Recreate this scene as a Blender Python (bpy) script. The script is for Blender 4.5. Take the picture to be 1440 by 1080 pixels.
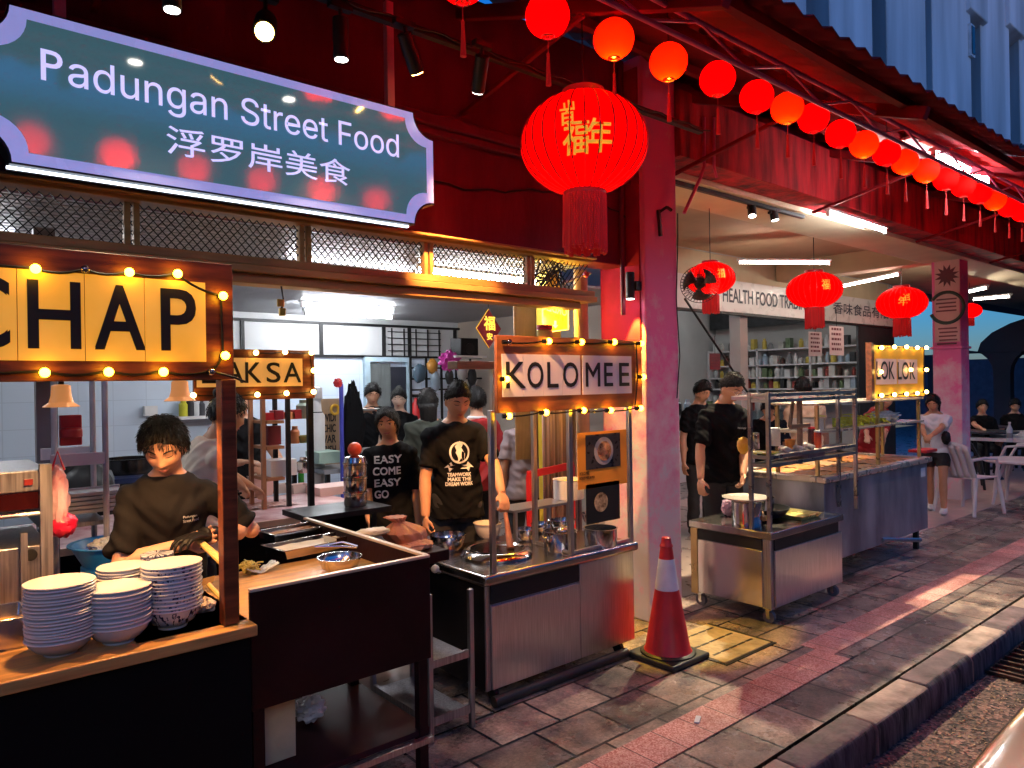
import bpy, bmesh, math, random
from math import radians as rad, sin, cos, pi
from mathutils import Vector, Matrix, noise
from mathutils.bvhtree import BVHTree
random.seed(7)
for o in list(bpy.data.objects): bpy.data.objects.remove(o)
sc = bpy.context.scene
col = sc.collection
# ---------------------------------------------------------------- camera
F, ROLL, HC = 1020.0, rad(.9), 1.6
YAW = math.atan2(1210, 1020)
v0 = Vector((cos(YAW), sin(YAW), 0)); r0 = Vector((sin(YAW), -cos(YAW), 0)); u0 = Vector((0, 0, 1))
rc = r0*cos(ROLL) - u0*sin(ROLL); uc = r0*sin(ROLL) + u0*cos(ROLL)
cam = bpy.data.cameras.new('camera'); cam.lens = 36*F/1440; cam.sensor_width = 36
cam.clip_start = .05; cam.clip_end = 600
camo = bpy.data.objects.new('camera', cam); col.objects.link(camo)
m = Matrix((rc, uc, -v0)).transposed().to_4x4(); m.translation = (0, 0, HC); camo.matrix_world = m
sc.camera = camo
# ---------------------------------------------------------------- dusk sky, low sun, exposure
w = bpy.data.worlds.new('World'); sc.world = w; w.use_nodes = True
nt = w.node_tree; nt.nodes.clear()
sky = nt.nodes.new('ShaderNodeTexSky'); sky.sky_type = 'NISHITA'; sky.sun_disc = False
sky.sun_elevation = rad(5.5); sky.sun_rotation = rad(200); sky.ozone_density = 8.0; sky.dust_density = .2; sky.air_density = 1.2
bg = nt.nodes.new('ShaderNodeBackground'); bg.inputs[1].default_value = .15
out = nt.nodes.new('ShaderNodeOutputWorld')
tint = nt.nodes.new('ShaderNodeMix'); tint.data_type = 'RGBA'; tint.blend_type = 'MULTIPLY'; tint.inputs[0].default_value = 1; tint.inputs[7].default_value = (1.14, .95, 1.04, 1)
nt.links.new(sky.outputs[0], tint.inputs[6]); nt.links.new(tint.outputs[2], bg.inputs[0]); nt.links.new(bg.outputs[0], out.inputs[0])
sun = bpy.data.lights.new('sun', 'SUN'); sun.energy = .1; sun.angle = rad(12); sun.color = (1, .9, .82)
suno = bpy.data.objects.new('sun', sun); col.objects.link(suno); suno.rotation_euler = (rad(62), 0, rad(-25))
sc.view_settings.view_transform = 'Standard'; sc.view_settings.look = 'None'
sc.view_settings.exposure = 1.12; sc.view_settings.gamma = 1
sc.cycles.use_denoising = True
sc.cycles.max_bounces = 6; sc.cycles.diffuse_bounces = 3; sc.cycles.glossy_bounces = 3
sc.cycles.transparent_max_bounces = 12; sc.cycles.sample_clamp_indirect = 4

# ---------------------------------------------------------------- helpers
def at(px, py, X=None, Y=None, Z=None, D=None):
    "point of the place seen at (px, py) of the 1440 x 1080 photograph, on a known plane"
    d = v0 + rc*((px-720)/F) + uc*((540-py)/F)
    t = D if D is not None else X/d.x if X is not None else Y/d.y if Y is not None else (Z-HC)/d.z
    return Vector((0, 0, HC)) + d*t

MATS = {}
def nodes(name):
    m = bpy.data.materials.new(name); m.use_nodes = True
    n = m.node_tree; b = n.nodes['Principled BSDF']; MATS[name] = m
    return m, n, b
def sock(n, b, k, v):
    b.inputs[k].default_value = v
def M(name, c=(.5, .5, .5), rough=.5, metal=0, var=.25, sc_=6, bump=.0, bs=40, stretch=(1, 1, 1), c2=None, emit=None, es=0, coat=0, spec=.5, rv=.15):
    if name in MATS: return MATS[name]
    m, n, b = nodes(name)
    L = n.links.new; N = n.nodes.new
    tc = N('ShaderNodeTexCoord'); mp = N('ShaderNodeMapping'); mp.inputs['Scale'].default_value = stretch
    L(tc.outputs['Object'], mp.inputs[0])
    nz = N('ShaderNodeTexNoise'); nz.inputs['Scale'].default_value = sc_; nz.inputs['Detail'].default_value = 6
    L(mp.outputs[0], nz.inputs['Vector'])
    rp = N('ShaderNodeValToRGB'); rp.color_ramp.elements[0].position = .3; rp.color_ramp.elements[1].position = .7
    a = [x*(1-var) for x in c]; z = list(c2) if c2 else [min(1, x*(1+var*.6)) for x in c]
    rp.color_ramp.elements[0].color = (*a, 1); rp.color_ramp.elements[1].color = (*z, 1)
    L(nz.outputs[0], rp.inputs[0]); L(rp.outputs[0], b.inputs['Base Color'])
    b.inputs['Metallic'].default_value = metal; b.inputs['Specular IOR Level'].default_value = spec
    mr = N('ShaderNodeMapRange'); mr.inputs[3].default_value = max(.03, rough-rv); mr.inputs[4].default_value = min(1, rough+rv)
    L(nz.outputs[0], mr.inputs[0]); L(mr.outputs[0], b.inputs['Roughness'])
    if bump:
        n2 = N('ShaderNodeTexNoise'); n2.inputs['Scale'].default_value = bs; n2.inputs['Detail'].default_value = 4
        L(mp.outputs[0], n2.inputs['Vector'])
        bp = N('ShaderNodeBump'); bp.inputs['Strength'].default_value = bump; bp.inputs['Distance'].default_value = .02
        L(n2.outputs[0], bp.inputs['Height']); L(bp.outputs[0], b.inputs['Normal'])
    if emit:
        b.inputs['Emission Color'].default_value = (*emit, 1); b.inputs['Emission Strength'].default_value = es
    if coat: b.inputs['Coat Weight'].default_value = coat; b.inputs['Coat Roughness'].default_value = .08
    return m
def glass(name, tint=(1, 1, 1), amt=.12, rough=.02):
    if name in MATS: return MATS[name]
    m, n, b = nodes(name); n.nodes.remove(b)
    t = n.nodes.new('ShaderNodeBsdfTransparent'); t.inputs[0].default_value = (*tint, 1)
    g = n.nodes.new('ShaderNodeBsdfGlossy'); g.inputs['Roughness'].default_value = rough
    x = n.nodes.new('ShaderNodeMixShader'); x.inputs[0].default_value = amt
    n.links.new(t.outputs[0], x.inputs[1]); n.links.new(g.outputs[0], x.inputs[2])
    n.links.new(x.outputs[0], n.nodes['Material Output'].inputs[0]); return m

class MB:
    def __init__(s): s.v = []; s.f = []
    def add(s, vs, fs):
        k = len(s.v); s.v += [Vector(p) for p in vs]; s.f += [tuple(i+k for i in f) for f in fs]; return s
    def box(s, x0, x1, y0, y1, z0, z1):
        vs = [(x, y, z) for z in (z0, z1) for y in (y0, y1) for x in (x0, x1)]
        return s.add(vs, [(0, 2, 3, 1), (4, 5, 7, 6), (0, 1, 5, 4), (2, 6, 7, 3), (0, 4, 6, 2), (1, 3, 7, 5)])
    def bar(s, p0, p1, w, h=None, up=(0, 0, 1)):
        "a square bar from p0 to p1"
        p0, p1 = Vector(p0), Vector(p1); h = h or w; d = (p1-p0).normalized(); up = Vector(up)
        if abs(d.dot(up)) > .98: up = Vector((0, 1, 0))
        a = d.cross(up).normalized()*w/2; b = a.cross(d).normalized()*h/2
        vs = [p+sa*a+sb*b for p in (p0, p1) for sa, sb in ((-1, -1), (1, -1), (1, 1), (-1, 1))]
        return s.add(vs, [(0, 1, 2, 3), (7, 6, 5, 4), (0, 4, 5, 1), (1, 5, 6, 2), (2, 6, 7, 3), (3, 7, 4, 0)])
    def tube(s, pts, r, n=10, r2=None, cap=True):
        pts = [Vector(p) for p in pts]; N_ = len(pts); k = len(s.v)
        rs = r if isinstance(r, (list, tuple)) else [r+((r2 if r2 is not None else r)-r)*i/(N_-1) for i in range(N_)]
        a = None
        for i, p in enumerate(pts):
            d = (pts[min(i+1, N_-1)]-pts[max(i-1, 0)]).normalized()
            if a is None: a = d.orthogonal().normalized()
            a = (a-d*a.dot(d)); a = a.normalized() if a.length > 1e-6 else d.orthogonal().normalized()
            b = d.cross(a)
            for j in range(n):
                t = 2*pi*j/n; s.v.append(p+(a*cos(t)+b*sin(t))*rs[i])
        for i in range(N_-1):
            for j in range(n):
                s.f.append((k+i*n+j, k+i*n+(j+1) % n, k+(i+1)*n+(j+1) % n, k+(i+1)*n+j))
        if cap: s.f.append(tuple(k+j for j in reversed(range(n)))); s.f.append(tuple(k+(N_-1)*n+j for j in range(n)))
        return s
    def lathe(s, prof, c=(0, 0, 0), n=32, sx=1, sy=1):
        c = Vector(c); k = len(s.v); N_ = len(prof)
        for r, z in prof:
            for j in range(n):
                t = 2*pi*j/n; s.v.append(c+Vector((r*cos(t)*sx, r*sin(t)*sy, z)))
        for i in range(N_-1):
            for j in range(n): s.f.append((k+i*n+j, k+i*n+(j+1) % n, k+(i+1)*n+(j+1) % n, k+(i+1)*n+j))
        if prof[0][0] > 1e-4: s.f.append(tuple(k+j for j in reversed(range(n))))
        if prof[-1][0] > 1e-4: s.f.append(tuple(k+(N_-1)*n+j for j in range(n)))
        return s
    def ball(s, c, r, n=16, m=10, sx=1, sy=1, sz=1):
        pr = [(max(1e-5, r*sin(pi*i/m)), -r*cos(pi*i/m)*sz) for i in range(m+1)]
        return s.lathe(pr, c, n, sx, sy)
    def loft(s, rings):
        "closed skin over rings of equal length"
        k = len(s.v); n = len(rings[0])
        for R_ in rings: s.v += [Vector(p) for p in R_]
        for i in range(len(rings)-1):
            for j in range(n): s.f.append((k+i*n+j, k+i*n+(j+1) % n, k+(i+1)*n+(j+1) % n, k+(i+1)*n+j))
        s.f.append(tuple(k+j for j in reversed(range(n)))); s.f.append(tuple(k+(len(rings)-1)*n+j for j in range(n)))
        return s
    def grid(s, fn, nu, nv):
        k = len(s.v)
        for i in range(nu+1):
            for j in range(nv+1): s.v.append(Vector(fn(i/nu, j/nv)))
        for i in range(nu):
            for j in range(nv): s.f.append((k+i*(nv+1)+j, k+(i+1)*(nv+1)+j, k+(i+1)*(nv+1)+j+1, k+i*(nv+1)+j+1))
        return s
    def prism(s, poly, y0, y1):
        "polygon of (x, z) extruded from y0 to y1"
        n = len(poly); vs = [(x, y0, z) for x, z in poly]+[(x, y1, z) for x, z in poly]
        return s.add(vs, [tuple(range(n)), tuple(range(2*n-1, n-1, -1))]+[(i, n+i, n+(i+1) % n, (i+1) % n) for i in range(n)])
    def xf(s, mat): s.v = [mat @ p for p in s.v]; return s
    def build(s, name, mat, parent=None, bevel=0, smooth=True, ang=35, seg=2, solid=0, sub=0):
        me = bpy.data.meshes.new(name)
        off = Vector((0, 0, 0)); q = parent
        while q: off = off+q.location; q = q.parent
        me.from_pydata([tuple(p-off) for p in s.v], [], s.f)
        bm = bmesh.new(); bm.from_mesh(me); bmesh.ops.recalc_face_normals(bm, faces=bm.faces)
        bm.to_mesh(me); bm.free()
        for mm in (mat if isinstance(mat, (list, tuple)) else [mat]): me.materials.append(mm)
        if smooth:
            me.polygons.foreach_set('use_smooth', [True]*len(me.polygons))
            if ang < 180: me.set_sharp_from_angle(angle=rad(ang))
        o = bpy.data.objects.new(name, me); col.objects.link(o); o.parent = parent
        if solid: q = o.modifiers.new('s', 'SOLIDIFY'); q.thickness = solid
        if bevel: q = o.modifiers.new('b', 'BEVEL'); q.width = bevel; q.segments = seg; q.limit_method = 'ANGLE'
        if sub: q = o.modifiers.new('u', 'SUBSURF'); q.levels = q.render_levels = sub
        return o

def tag(o, label=None, cat=None, group=None, kind=None):
    if label: o['label'] = label
    if cat: o['category'] = cat
    if group: o['group'] = group
    if kind: o['kind'] = kind
    return o
def thing(name, label, cat, loc=(0, 0, 0), group=None):
    o = bpy.data.objects.new(name, None); col.objects.link(o); o.location = loc; o.empty_display_size = .1
    return tag(o, label, cat, group)
def dup(root, loc, rotz=None, label=None, group=None, scale=None):
    r = root.copy(); col.objects.link(r); r.location = loc
    if rotz is not None: r.rotation_euler = (0, 0, rotz)
    if label: r['label'] = label
    if group: r['group'] = group
    if scale: r.scale = (scale,)*3
    for ch in root.children:
        c = ch.copy(); col.objects.link(c); c.parent = r
        for g in ch.children:
            d = g.copy(); col.objects.link(d); d.parent = c
    return r
ORD = 'first second third fourth fifth sixth seventh eighth ninth tenth eleventh twelfth thirteenth fourteenth fifteenth sixteenth seventeenth eighteenth nineteenth twentieth twenty-first twenty-second twenty-third twenty-fourth twenty-fifth twenty-sixth'.split()
FONT = None
try: FONT = bpy.data.fonts.load(bpy.utils.system_resource('DATAFILES', path='fonts')+'/Inter.woff2')
except Exception: pass
def text_geo(s, inter=False):
    cu = bpy.data.curves.new('t', 'FONT'); cu.body = s
    if FONT and inter: cu.font = FONT
    cu.resolution_u = 4
    o = bpy.data.objects.new('t', cu); col.objects.link(o)
    dg = bpy.context.evaluated_depsgraph_get(); me = o.evaluated_get(dg).to_mesh()
    vs = [v.co.copy() for v in me.vertices]; fs = [tuple(p.vertices) for p in me.polygons]
    o.evaluated_get(dg).to_mesh_clear(); bpy.data.objects.remove(o); bpy.data.curves.remove(cu)
    return vs, fs
def lettering(s, mat, parent, org, wid, hei, ax=(1, 0, 0), up=(0, 0, 1), name='lettering', onto=None, bold=0, inter=False):
    vs, fs = text_geo(s, inter)
    if not vs: return None
    x0 = min(v.x for v in vs); x1 = max(v.x for v in vs); y0 = min(v.y for v in vs); y1 = max(v.y for v in vs)
    ax, up, org = Vector(ax).normalized(), Vector(up).normalized(), Vector(org); nrm = ax.cross(up)
    P = [org+ax*((v.x-x0)/(x1-x0)*wid)+up*((v.y-y0)/(y1-y0)*hei) for v in vs]
    b = MB(); b.add(P, fs)
    if bold:
        for dx, dz in ((bold, 0), (0, bold), (bold, bold)): b.add([p+ax*dx+up*dz-nrm*.0003*(1+dx/bold+2*dz/bold) for p in P], fs)
    if onto:
        bvh = onto
        for i, p in enumerate(b.v):
            h = bvh.ray_cast(p+nrm*.4, -nrm)
            if h[0]: b.v[i] = h[0]+nrm*.003
    return b.build(name, mat, parent, smooth=False)
def link_light(name, kind, parent, loc, energy, color, **k):
    l = bpy.data.lights.new(name, kind); l.energy = energy; l.color = color
    for a, x in k.items():
        if a != 'target': setattr(l, a, x)
    o = bpy.data.objects.new(name, l); col.objects.link(o); o.parent = parent
    off = Vector((0, 0, 0)); q = parent
    while q: off = off+q.location; q = q.parent
    o.location = Vector(loc)-off
    if 'target' in k: o.rotation_euler = (Vector(k['target'])-Vector(loc)).to_track_quat('-Z', 'Y').to_euler()
    return o

# ---------------------------------------------------------------- materials
steel = M('brushed_steel', (.6, .58, .6), .32, 1, .25, 5, .03, 30, stretch=(40, 40, 1), rv=.1)
steel_d = M('worn_steel', (.42, .4, .42), .42, 1, .35, 4, .04, 30, stretch=(30, 30, 1))
steel_p = M('polished_steel', (.62, .6, .58), .16, 1, .12, 9, rv=.08)
black = M('black_paint', (.008, .007, .008), .5, 0, .3, spec=.2)
blackm = M('black_metal', (.01, .01, .011), .45, 0, .3, spec=.3)
dark_red = M('dark_red_paint', (.13, .008, .03), .5, 0, .45, 2.2, .25, 9, stretch=(2, 2, .5), spec=.3)
wood = M('red_stained_wood', (.11, .026, .008), .4, 0, .5, 5, .1, 30, stretch=(1, 8, 8), c2=(.2, .05, .015))
wood_l = M('oiled_counter_wood', (.52, .27, .08), .38, 0, .4, 5, .08, 30, stretch=(1, 9, 9))
white = M('white_plastic', (.72, .7, .7), .4, 0, .08, 6)
pink = M('pink_painted_plaster', (.62, .2, .3), .7, 0, .25, 3, .35, 9, c2=(.66, .38, .42))
cream = M('cream_plaster', (.62, .5, .33), .8, 0, .12, 3, .1, 14)
red_rust = M('red_peeling_paint', (.3, .006, .01), .65, 0, .93, 3.2, .4, 12, stretch=(2.6, 2.6, .45), c2=(.55, .02, .03), spec=.3)
red_p = M('red_plastic', (.5, .012, .015), .42, 0, .2)
paper = M('paper', (.75, .73, .72), .8, 0, .06)
tubes_m = M('lit_tube', (1, 1, 1), .5, emit=(.93, .96, 1), es=74)
tubes_far = M('lit_tube_warm', (1, 1, 1), .5, emit=(1, .9, .76), es=30)
bulb_m = M('lit_bulb', (1, .8, .4), .3, emit=(1, .46, .012), es=26)
clear = glass('clear_glass', (.97, .97, .97), .07)
porcelain = M('porcelain', (.5, .48, .47), .18, 0, .06, 5, coat=.4)
gold = M('gold_paint', (.8, .42, .05), .35, 0, .2, emit=(1, .5, .04), es=.25)
ink = M('black_ink', (.006, .006, .007), .55)
skin = M('skin', (.55, .29, .18), .5, 0, .1, 14, .05, 90)
skin_d = M('tanned_skin', (.5, .24, .13), .5, 0, .1, 14, .05, 90)
hair = M('black_hair', (.006, .005, .005), .5, 0, .5, 30, .6, 90, stretch=(1, 1, .25), spec=.25)
tee = M('black_cotton', (.006, .006, .007), .9, 0, .25, 4, .6, 7, spec=.08)
# ================================================================ SETTING
def struct(o): o['kind'] = 'structure'; return o
def paving():
    m, n, b = nodes('stone_paving'); L = n.links.new; N = n.nodes.new
    tc = N('ShaderNodeTexCoord'); mp = N('ShaderNodeMapping'); mp.inputs['Location'].default_value = (.13, -1.66, 0)
    L(tc.outputs['Object'], mp.inputs[0])
    wv = N('ShaderNodeTexNoise'); wv.inputs['Scale'].default_value = 1.7; L(mp.outputs[0], wv.inputs['Vector'])
    ad = N('ShaderNodeVectorMath'); ad.operation = 'MULTIPLY_ADD'; ad.inputs[1].default_value = (.03, .012, 0)
    L(wv.outputs['Color'], ad.inputs[0]); L(mp.outputs[0], ad.inputs[2])
    br = N('ShaderNodeTexBrick'); br.offset = .5; br.inputs['Scale'].default_value = 1
    br.inputs['Brick Width'].default_value = .36; br.inputs['Row Height'].default_value = .28
    br.inputs['Mortar Size'].default_value = .008; br.inputs['Mortar Smooth'].default_value = .15; br.inputs['Bias'].default_value = -.1
    br.inputs['Color1'].default_value = (.18, .155, .15, 1); br.inputs['Color2'].default_value = (.42, .35, .31, 1)
    br.inputs['Mortar'].default_value = (.008, .007, .008, 1); L(ad.outputs[0], br.inputs['Vector'])
    def nz(s, d=8, r=.6):
        t = N('ShaderNodeTexNoise'); t.inputs['Scale'].default_value = s; t.inputs['Detail'].default_value = d; t.inputs['Roughness'].default_value = r
        L(mp.outputs[0], t.inputs['Vector']); return t
    n1 = nz(2.6, 10, .72); r1 = N('ShaderNodeValToRGB'); e = r1.color_ramp.elements
    e[0].position = .38; e[0].color = (.22, .2, .23, 1); e[1].position = .62; e[1].color = (1.7, 1.45, 1.25, 1); L(n1.outputs[0], r1.inputs[0])
    mx = N('ShaderNodeMix'); mx.data_type = 'RGBA'; mx.blend_type = 'MULTIPLY'; mx.inputs[0].default_value = 1
    L(br.outputs[0], mx.inputs[6]); L(r1.outputs[0], mx.inputs[7])
    n2 = nz(60, 6, .7); r2 = N('ShaderNodeValToRGB'); e = r2.color_ramp.elements
    e[0].position = .3; e[0].color = (.55, .55, .55, 1); e[1].position = .72; e[1].color = (1.4, 1.4, 1.4, 1); L(n2.outputs[0], r2.inputs[0])
    m2 = N('ShaderNodeMix'); m2.data_type = 'RGBA'; m2.blend_type = 'MULTIPLY'; m2.inputs[0].default_value = 1
    L(mx.outputs[2], m2.inputs[6]); L(r2.outputs[0], m2.inputs[7]); L(m2.outputs[2], b.inputs['Base Color'])
    n3 = nz(3.3, 6); mr = N('ShaderNodeMapRange'); mr.inputs[1].default_value = .35; mr.inputs[2].default_value = .65
    mr.inputs[3].default_value = .12; mr.inputs[4].default_value = .5; L(n3.outputs[0], mr.inputs[0]); L(mr.outputs[0], b.inputs['Roughness'])
    su = N('ShaderNodeMath'); su.operation = 'MULTIPLY_ADD'; su.inputs[1].default_value = -1.2; L(br.outputs['Fac'], su.inputs[0])
    n4 = nz(22, 8, .7); L(n4.outputs[0], su.inputs[2])
    bp = N('ShaderNodeBump'); bp.inputs['Strength'].default_value = .75; bp.inputs['Distance'].default_value = .016
    L(su.outputs[0], bp.inputs['Height']); L(bp.outputs[0], b.inputs['Normal']); return m
def tactile():
    m, n, b = nodes('red_terrazzo'); L = n.links.new; N = n.nodes.new
    tc = N('ShaderNodeTexCoord'); vo = N('ShaderNodeTexVoronoi'); vo.inputs['Scale'].default_value = 150; L(tc.outputs['Object'], vo.inputs['Vector'])
    rp = N('ShaderNodeValToRGB'); e = rp.color_ramp.elements; e[0].color = (.58, .17, .14, 1); e[0].position = .25; e[1].color = (.9, .5, .44, 1); e[1].position = .75
    L(vo.outputs['Color'], rp.inputs[0])
    br = N('ShaderNodeTexBrick'); br.offset = 0; br.inputs['Scale'].default_value = 1; br.inputs['Brick Width'].default_value = .2; br.inputs['Row Height'].default_value = 8
    br.inputs['Mortar Size'].default_value = .003; br.inputs['Color1'].default_value = (1, 1, 1, 1); br.inputs['Color2'].default_value = (.72, .72, .72, 1); br.inputs['Mortar'].default_value = (.12, .1, .1, 1)
    L(tc.outputs['Object'], br.inputs['Vector'])
    nz = N('ShaderNodeTexNoise'); nz.inputs['Scale'].default_value = 4; nz.inputs['Detail'].default_value = 8; L(tc.outputs['Object'], nz.inputs['Vector'])
    r2 = N('ShaderNodeValToRGB'); e = r2.color_ramp.elements; e[0].position = .35; e[0].color = (.68, .64, .64, 1); e[1].position = .6; e[1].color = (1, 1, 1, 1); L(nz.outputs[0], r2.inputs[0])
    a = N('ShaderNodeMix'); a.data_type = 'RGBA'; a.blend_type = 'MULTIPLY'; a.inputs[0].default_value = 1; L(rp.outputs[0], a.inputs[6]); L(br.outputs[0], a.inputs[7])
    c = N('ShaderNodeMix'); c.data_type = 'RGBA'; c.blend_type = 'MULTIPLY'; c.inputs[0].default_value = 1; L(a.outputs[2], c.inputs[6]); L(r2.outputs[0], c.inputs[7])
    L(c.outputs[2], b.inputs['Base Color']); b.inputs['Roughness'].default_value = .6
    bp = N('ShaderNodeBump'); bp.inputs['Strength'].default_value = .25; bp.inputs['Distance'].default_value = .004; L(vo.outputs['Distance'], bp.inputs['Height']); L(bp.outputs[0], b.inputs['Normal'])
    return m
pave_m = paving()
struct(MB().box(-5, 40, 1.66, 3.3, -.3, 0).build('pavement', pave_m))
tm = tactile()
struct(MB().box(-5, 4.12, 1.935, 2.14, -.01, .004).box(4.122, 40, 2.03, 2.235, -.01, .004).build('tactile_paving_strip', tm))
# kerb: single stones, alternately bare and painted, worn
kb = [M('kerb_stone_pale', (.42, .3, .25), .75, 0, .6, 7, .6, 25), M('kerb_stone_dark', (.17, .115, .12), .7, 0, .65, 7, .6, 25)]
b0, b1 = MB(), MB(); x = -4.0; i = 0
while x < 40:
    L_ = .62; tgt = (b0, b1)[i % 2]
    y0 = 1.50+random.uniform(-.006, .006); z = random.uniform(-.004, .004)
    prof = [(y0-.012, -.32), (y0-.006, -.035), (y0+.004, -.012), (y0+.02, z-.001), (1.648, z+.001), (1.648, -.32)]
    xs = (x+.004, x+L_-.004)
    vs = [(xx, y, zz) for xx in xs for y, zz in prof]; n = len(prof)
    tgt.add(vs, [tuple(range(n)), tuple(range(2*n-1, n-1, -1))]+[(k, n+k, n+(k+1) % n, (k+1) % n) for k in range(n)])
    x += L_; i += 1
kface = M('kerb_face_dark', (.035, .03, .036), .85, 0, .8, 9, .5, 25, stretch=(3, 1, .6), c2=(.16, .14, .15))  # darker, streaky colour for the faces turned to the road
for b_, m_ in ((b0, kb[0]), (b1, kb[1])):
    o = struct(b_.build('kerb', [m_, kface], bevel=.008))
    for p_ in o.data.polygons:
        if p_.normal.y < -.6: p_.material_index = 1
def asphalt():
    m, n, b = nodes('asphalt_with_leaf_litter'); L = n.links.new; N = n.nodes.new
    tc = N('ShaderNodeTexCoord')
    v = N('ShaderNodeTexVoronoi'); v.inputs['Scale'].default_value = 55; v.inputs['Randomness'].default_value = 1; L(tc.outputs['Object'], v.inputs['Vector'])
    nz = N('ShaderNodeTexNoise'); nz.inputs['Scale'].default_value = 3; nz.inputs['Detail'].default_value = 8; L(tc.outputs['Object'], nz.inputs['Vector'])
    rp = N('ShaderNodeValToRGB'); e = rp.color_ramp.elements; e[0].color = (.04, .03, .03, 1); e[0].position = .2; e[1].color = (.46, .28, .22, 1); e[1].position = .95
    L(v.outputs['Color'], rp.inputs[0])
    r2 = N('ShaderNodeValToRGB'); e = r2.color_ramp.elements; e[0].position = .35; e[0].color = (.35, .35, .35, 1); e[1].position = .65; e[1].color = (1.1, 1, 1, 1); L(nz.outputs[0], r2.inputs[0])
    a = N('ShaderNodeMix'); a.data_type = 'RGBA'; a.blend_type = 'MULTIPLY'; a.inputs[0].default_value = 1; L(rp.outputs[0], a.inputs[6]); L(r2.outputs[0], a.inputs[7])
    L(a.outputs[2], b.inputs['Base Color']); b.inputs['Roughness'].default_value = .75
    bp = N('ShaderNodeBump'); bp.inputs['Strength'].default_value = .8; bp.inputs['Distance'].default_value = .01; L(v.outputs['Distance'], bp.inputs['Height']); L(bp.outputs[0], b.inputs['Normal'])
    return m
struct(MB().grid(lambda u, v: (-60+260*u, -80+81.6*v, -.15), 4, 4).build('road', asphalt()))
struct(MB().grid(lambda u, v: (40+160*u, 1.6+120*v, -.16), 2, 2).build('ground', M('far_ground', (.06, .055, .055), .9)))
lit = MB()
for i in range(1600):
    p = Vector((random.uniform(2.2, 6.8), 1.47-abs(random.gauss(0, .28)), -.146)); a = random.uniform(0, 6.3); s_ = random.uniform(.004, .013)
    d = Vector((cos(a), sin(a), random.uniform(-.2, .5)))*s_; e = Vector((-sin(a), cos(a), random.uniform(-.2, .4)))*s_*random.uniform(.3, .7)
    lit.add([p-d, p+e, p+d, p-e+Vector((0, 0, .004))], [(0, 1, 2, 3)])
tag(lit.build('leaf_litter', M('dry_leaves', (.5, .32, .2), .8, 0, .8, 40), smooth=False), 'dry leaf litter and grit in the gutter along the kerb', 'leaf litter', kind='stuff')
tiles_in = M('shop_floor_tile', (.26, .19, .17), .3, 0, .35, 5)
struct(MB().box(-5, 40, 3.3, 9.9, -.3, .004).build('shop_floor', tiles_in))
walk_m = M('walkway_tile', (.5, .34, .3), .4, 0, .25, 6, .05, 20)
struct(MB().box(7.6, 16, 3.02, 6.0, -.05, .008).build('walkway_floor', walk_m))

# ---------------------------------------------------------------- the shophouse
sh = thing('shophouse', 'red shophouse with food stalls under its canopy and pink columns', 'building', (3.9, 3.3, 0))
MB().box(-3, 3.776, 3.25, 3.45, 2.385, 3.78).box(4.132, 40, 3.3, 3.4, 3.63, 3.95).build('fascia_wall', dark_red, sh, bevel=.006)
MB().box(-3, 3.776, 3.2, 3.248, 2.93, 2.97).box(-3, 3.776, 3.17, 3.248, 2.972, 3.03).box(-3, 3.776, 3.215, 3.248, 3.032, 3.05).build('cornice', dark_red, sh, bevel=.006)
# columns: near column is red on the shop side and pink towards the street
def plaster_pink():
    m, n, b = nodes('peeling_pink_plaster_red_glow'); L = n.links.new; N = n.nodes.new
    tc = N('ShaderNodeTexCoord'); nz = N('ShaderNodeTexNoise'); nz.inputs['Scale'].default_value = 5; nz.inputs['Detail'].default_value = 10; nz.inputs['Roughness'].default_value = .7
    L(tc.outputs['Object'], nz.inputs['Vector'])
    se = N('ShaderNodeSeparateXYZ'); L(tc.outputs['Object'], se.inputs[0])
    mr = N('ShaderNodeMapRange'); mr.inputs[1].default_value = 0; mr.inputs[2].default_value = 2.4; mr.inputs[3].default_value = .34; mr.inputs[4].default_value = -.14; L(se.outputs[2], mr.inputs[0])  # height shift: red lantern light put into the paint, magenta above, pale below
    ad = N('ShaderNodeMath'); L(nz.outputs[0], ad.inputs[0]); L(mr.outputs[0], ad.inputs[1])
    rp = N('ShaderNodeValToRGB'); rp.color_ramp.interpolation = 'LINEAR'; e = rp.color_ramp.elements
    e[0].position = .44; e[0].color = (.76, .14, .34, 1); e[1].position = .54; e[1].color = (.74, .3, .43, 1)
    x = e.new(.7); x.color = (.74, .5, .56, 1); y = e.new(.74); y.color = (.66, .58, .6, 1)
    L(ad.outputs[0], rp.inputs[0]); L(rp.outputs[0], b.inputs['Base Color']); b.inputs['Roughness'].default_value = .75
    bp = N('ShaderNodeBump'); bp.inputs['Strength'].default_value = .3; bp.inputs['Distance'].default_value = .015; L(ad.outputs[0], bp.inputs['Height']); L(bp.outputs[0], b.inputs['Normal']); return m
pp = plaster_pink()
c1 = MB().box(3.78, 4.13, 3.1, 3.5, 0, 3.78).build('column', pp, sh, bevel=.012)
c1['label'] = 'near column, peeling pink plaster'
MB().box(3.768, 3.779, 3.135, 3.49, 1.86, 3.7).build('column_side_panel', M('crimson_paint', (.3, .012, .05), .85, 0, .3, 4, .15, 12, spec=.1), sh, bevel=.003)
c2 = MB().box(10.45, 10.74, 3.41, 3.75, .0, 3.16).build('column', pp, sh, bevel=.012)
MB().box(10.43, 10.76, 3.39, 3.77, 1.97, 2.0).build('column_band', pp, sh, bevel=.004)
MB().box(4.132, 40, 3.06, 3.32, 3.16, 3.62).build('beam', red_rust, sh, bevel=.006)
MB().box(4.132, 40, 3.325, 3.85, 3.12, 3.2).build('beam_soffit', cream, sh, bevel=.004)
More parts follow.
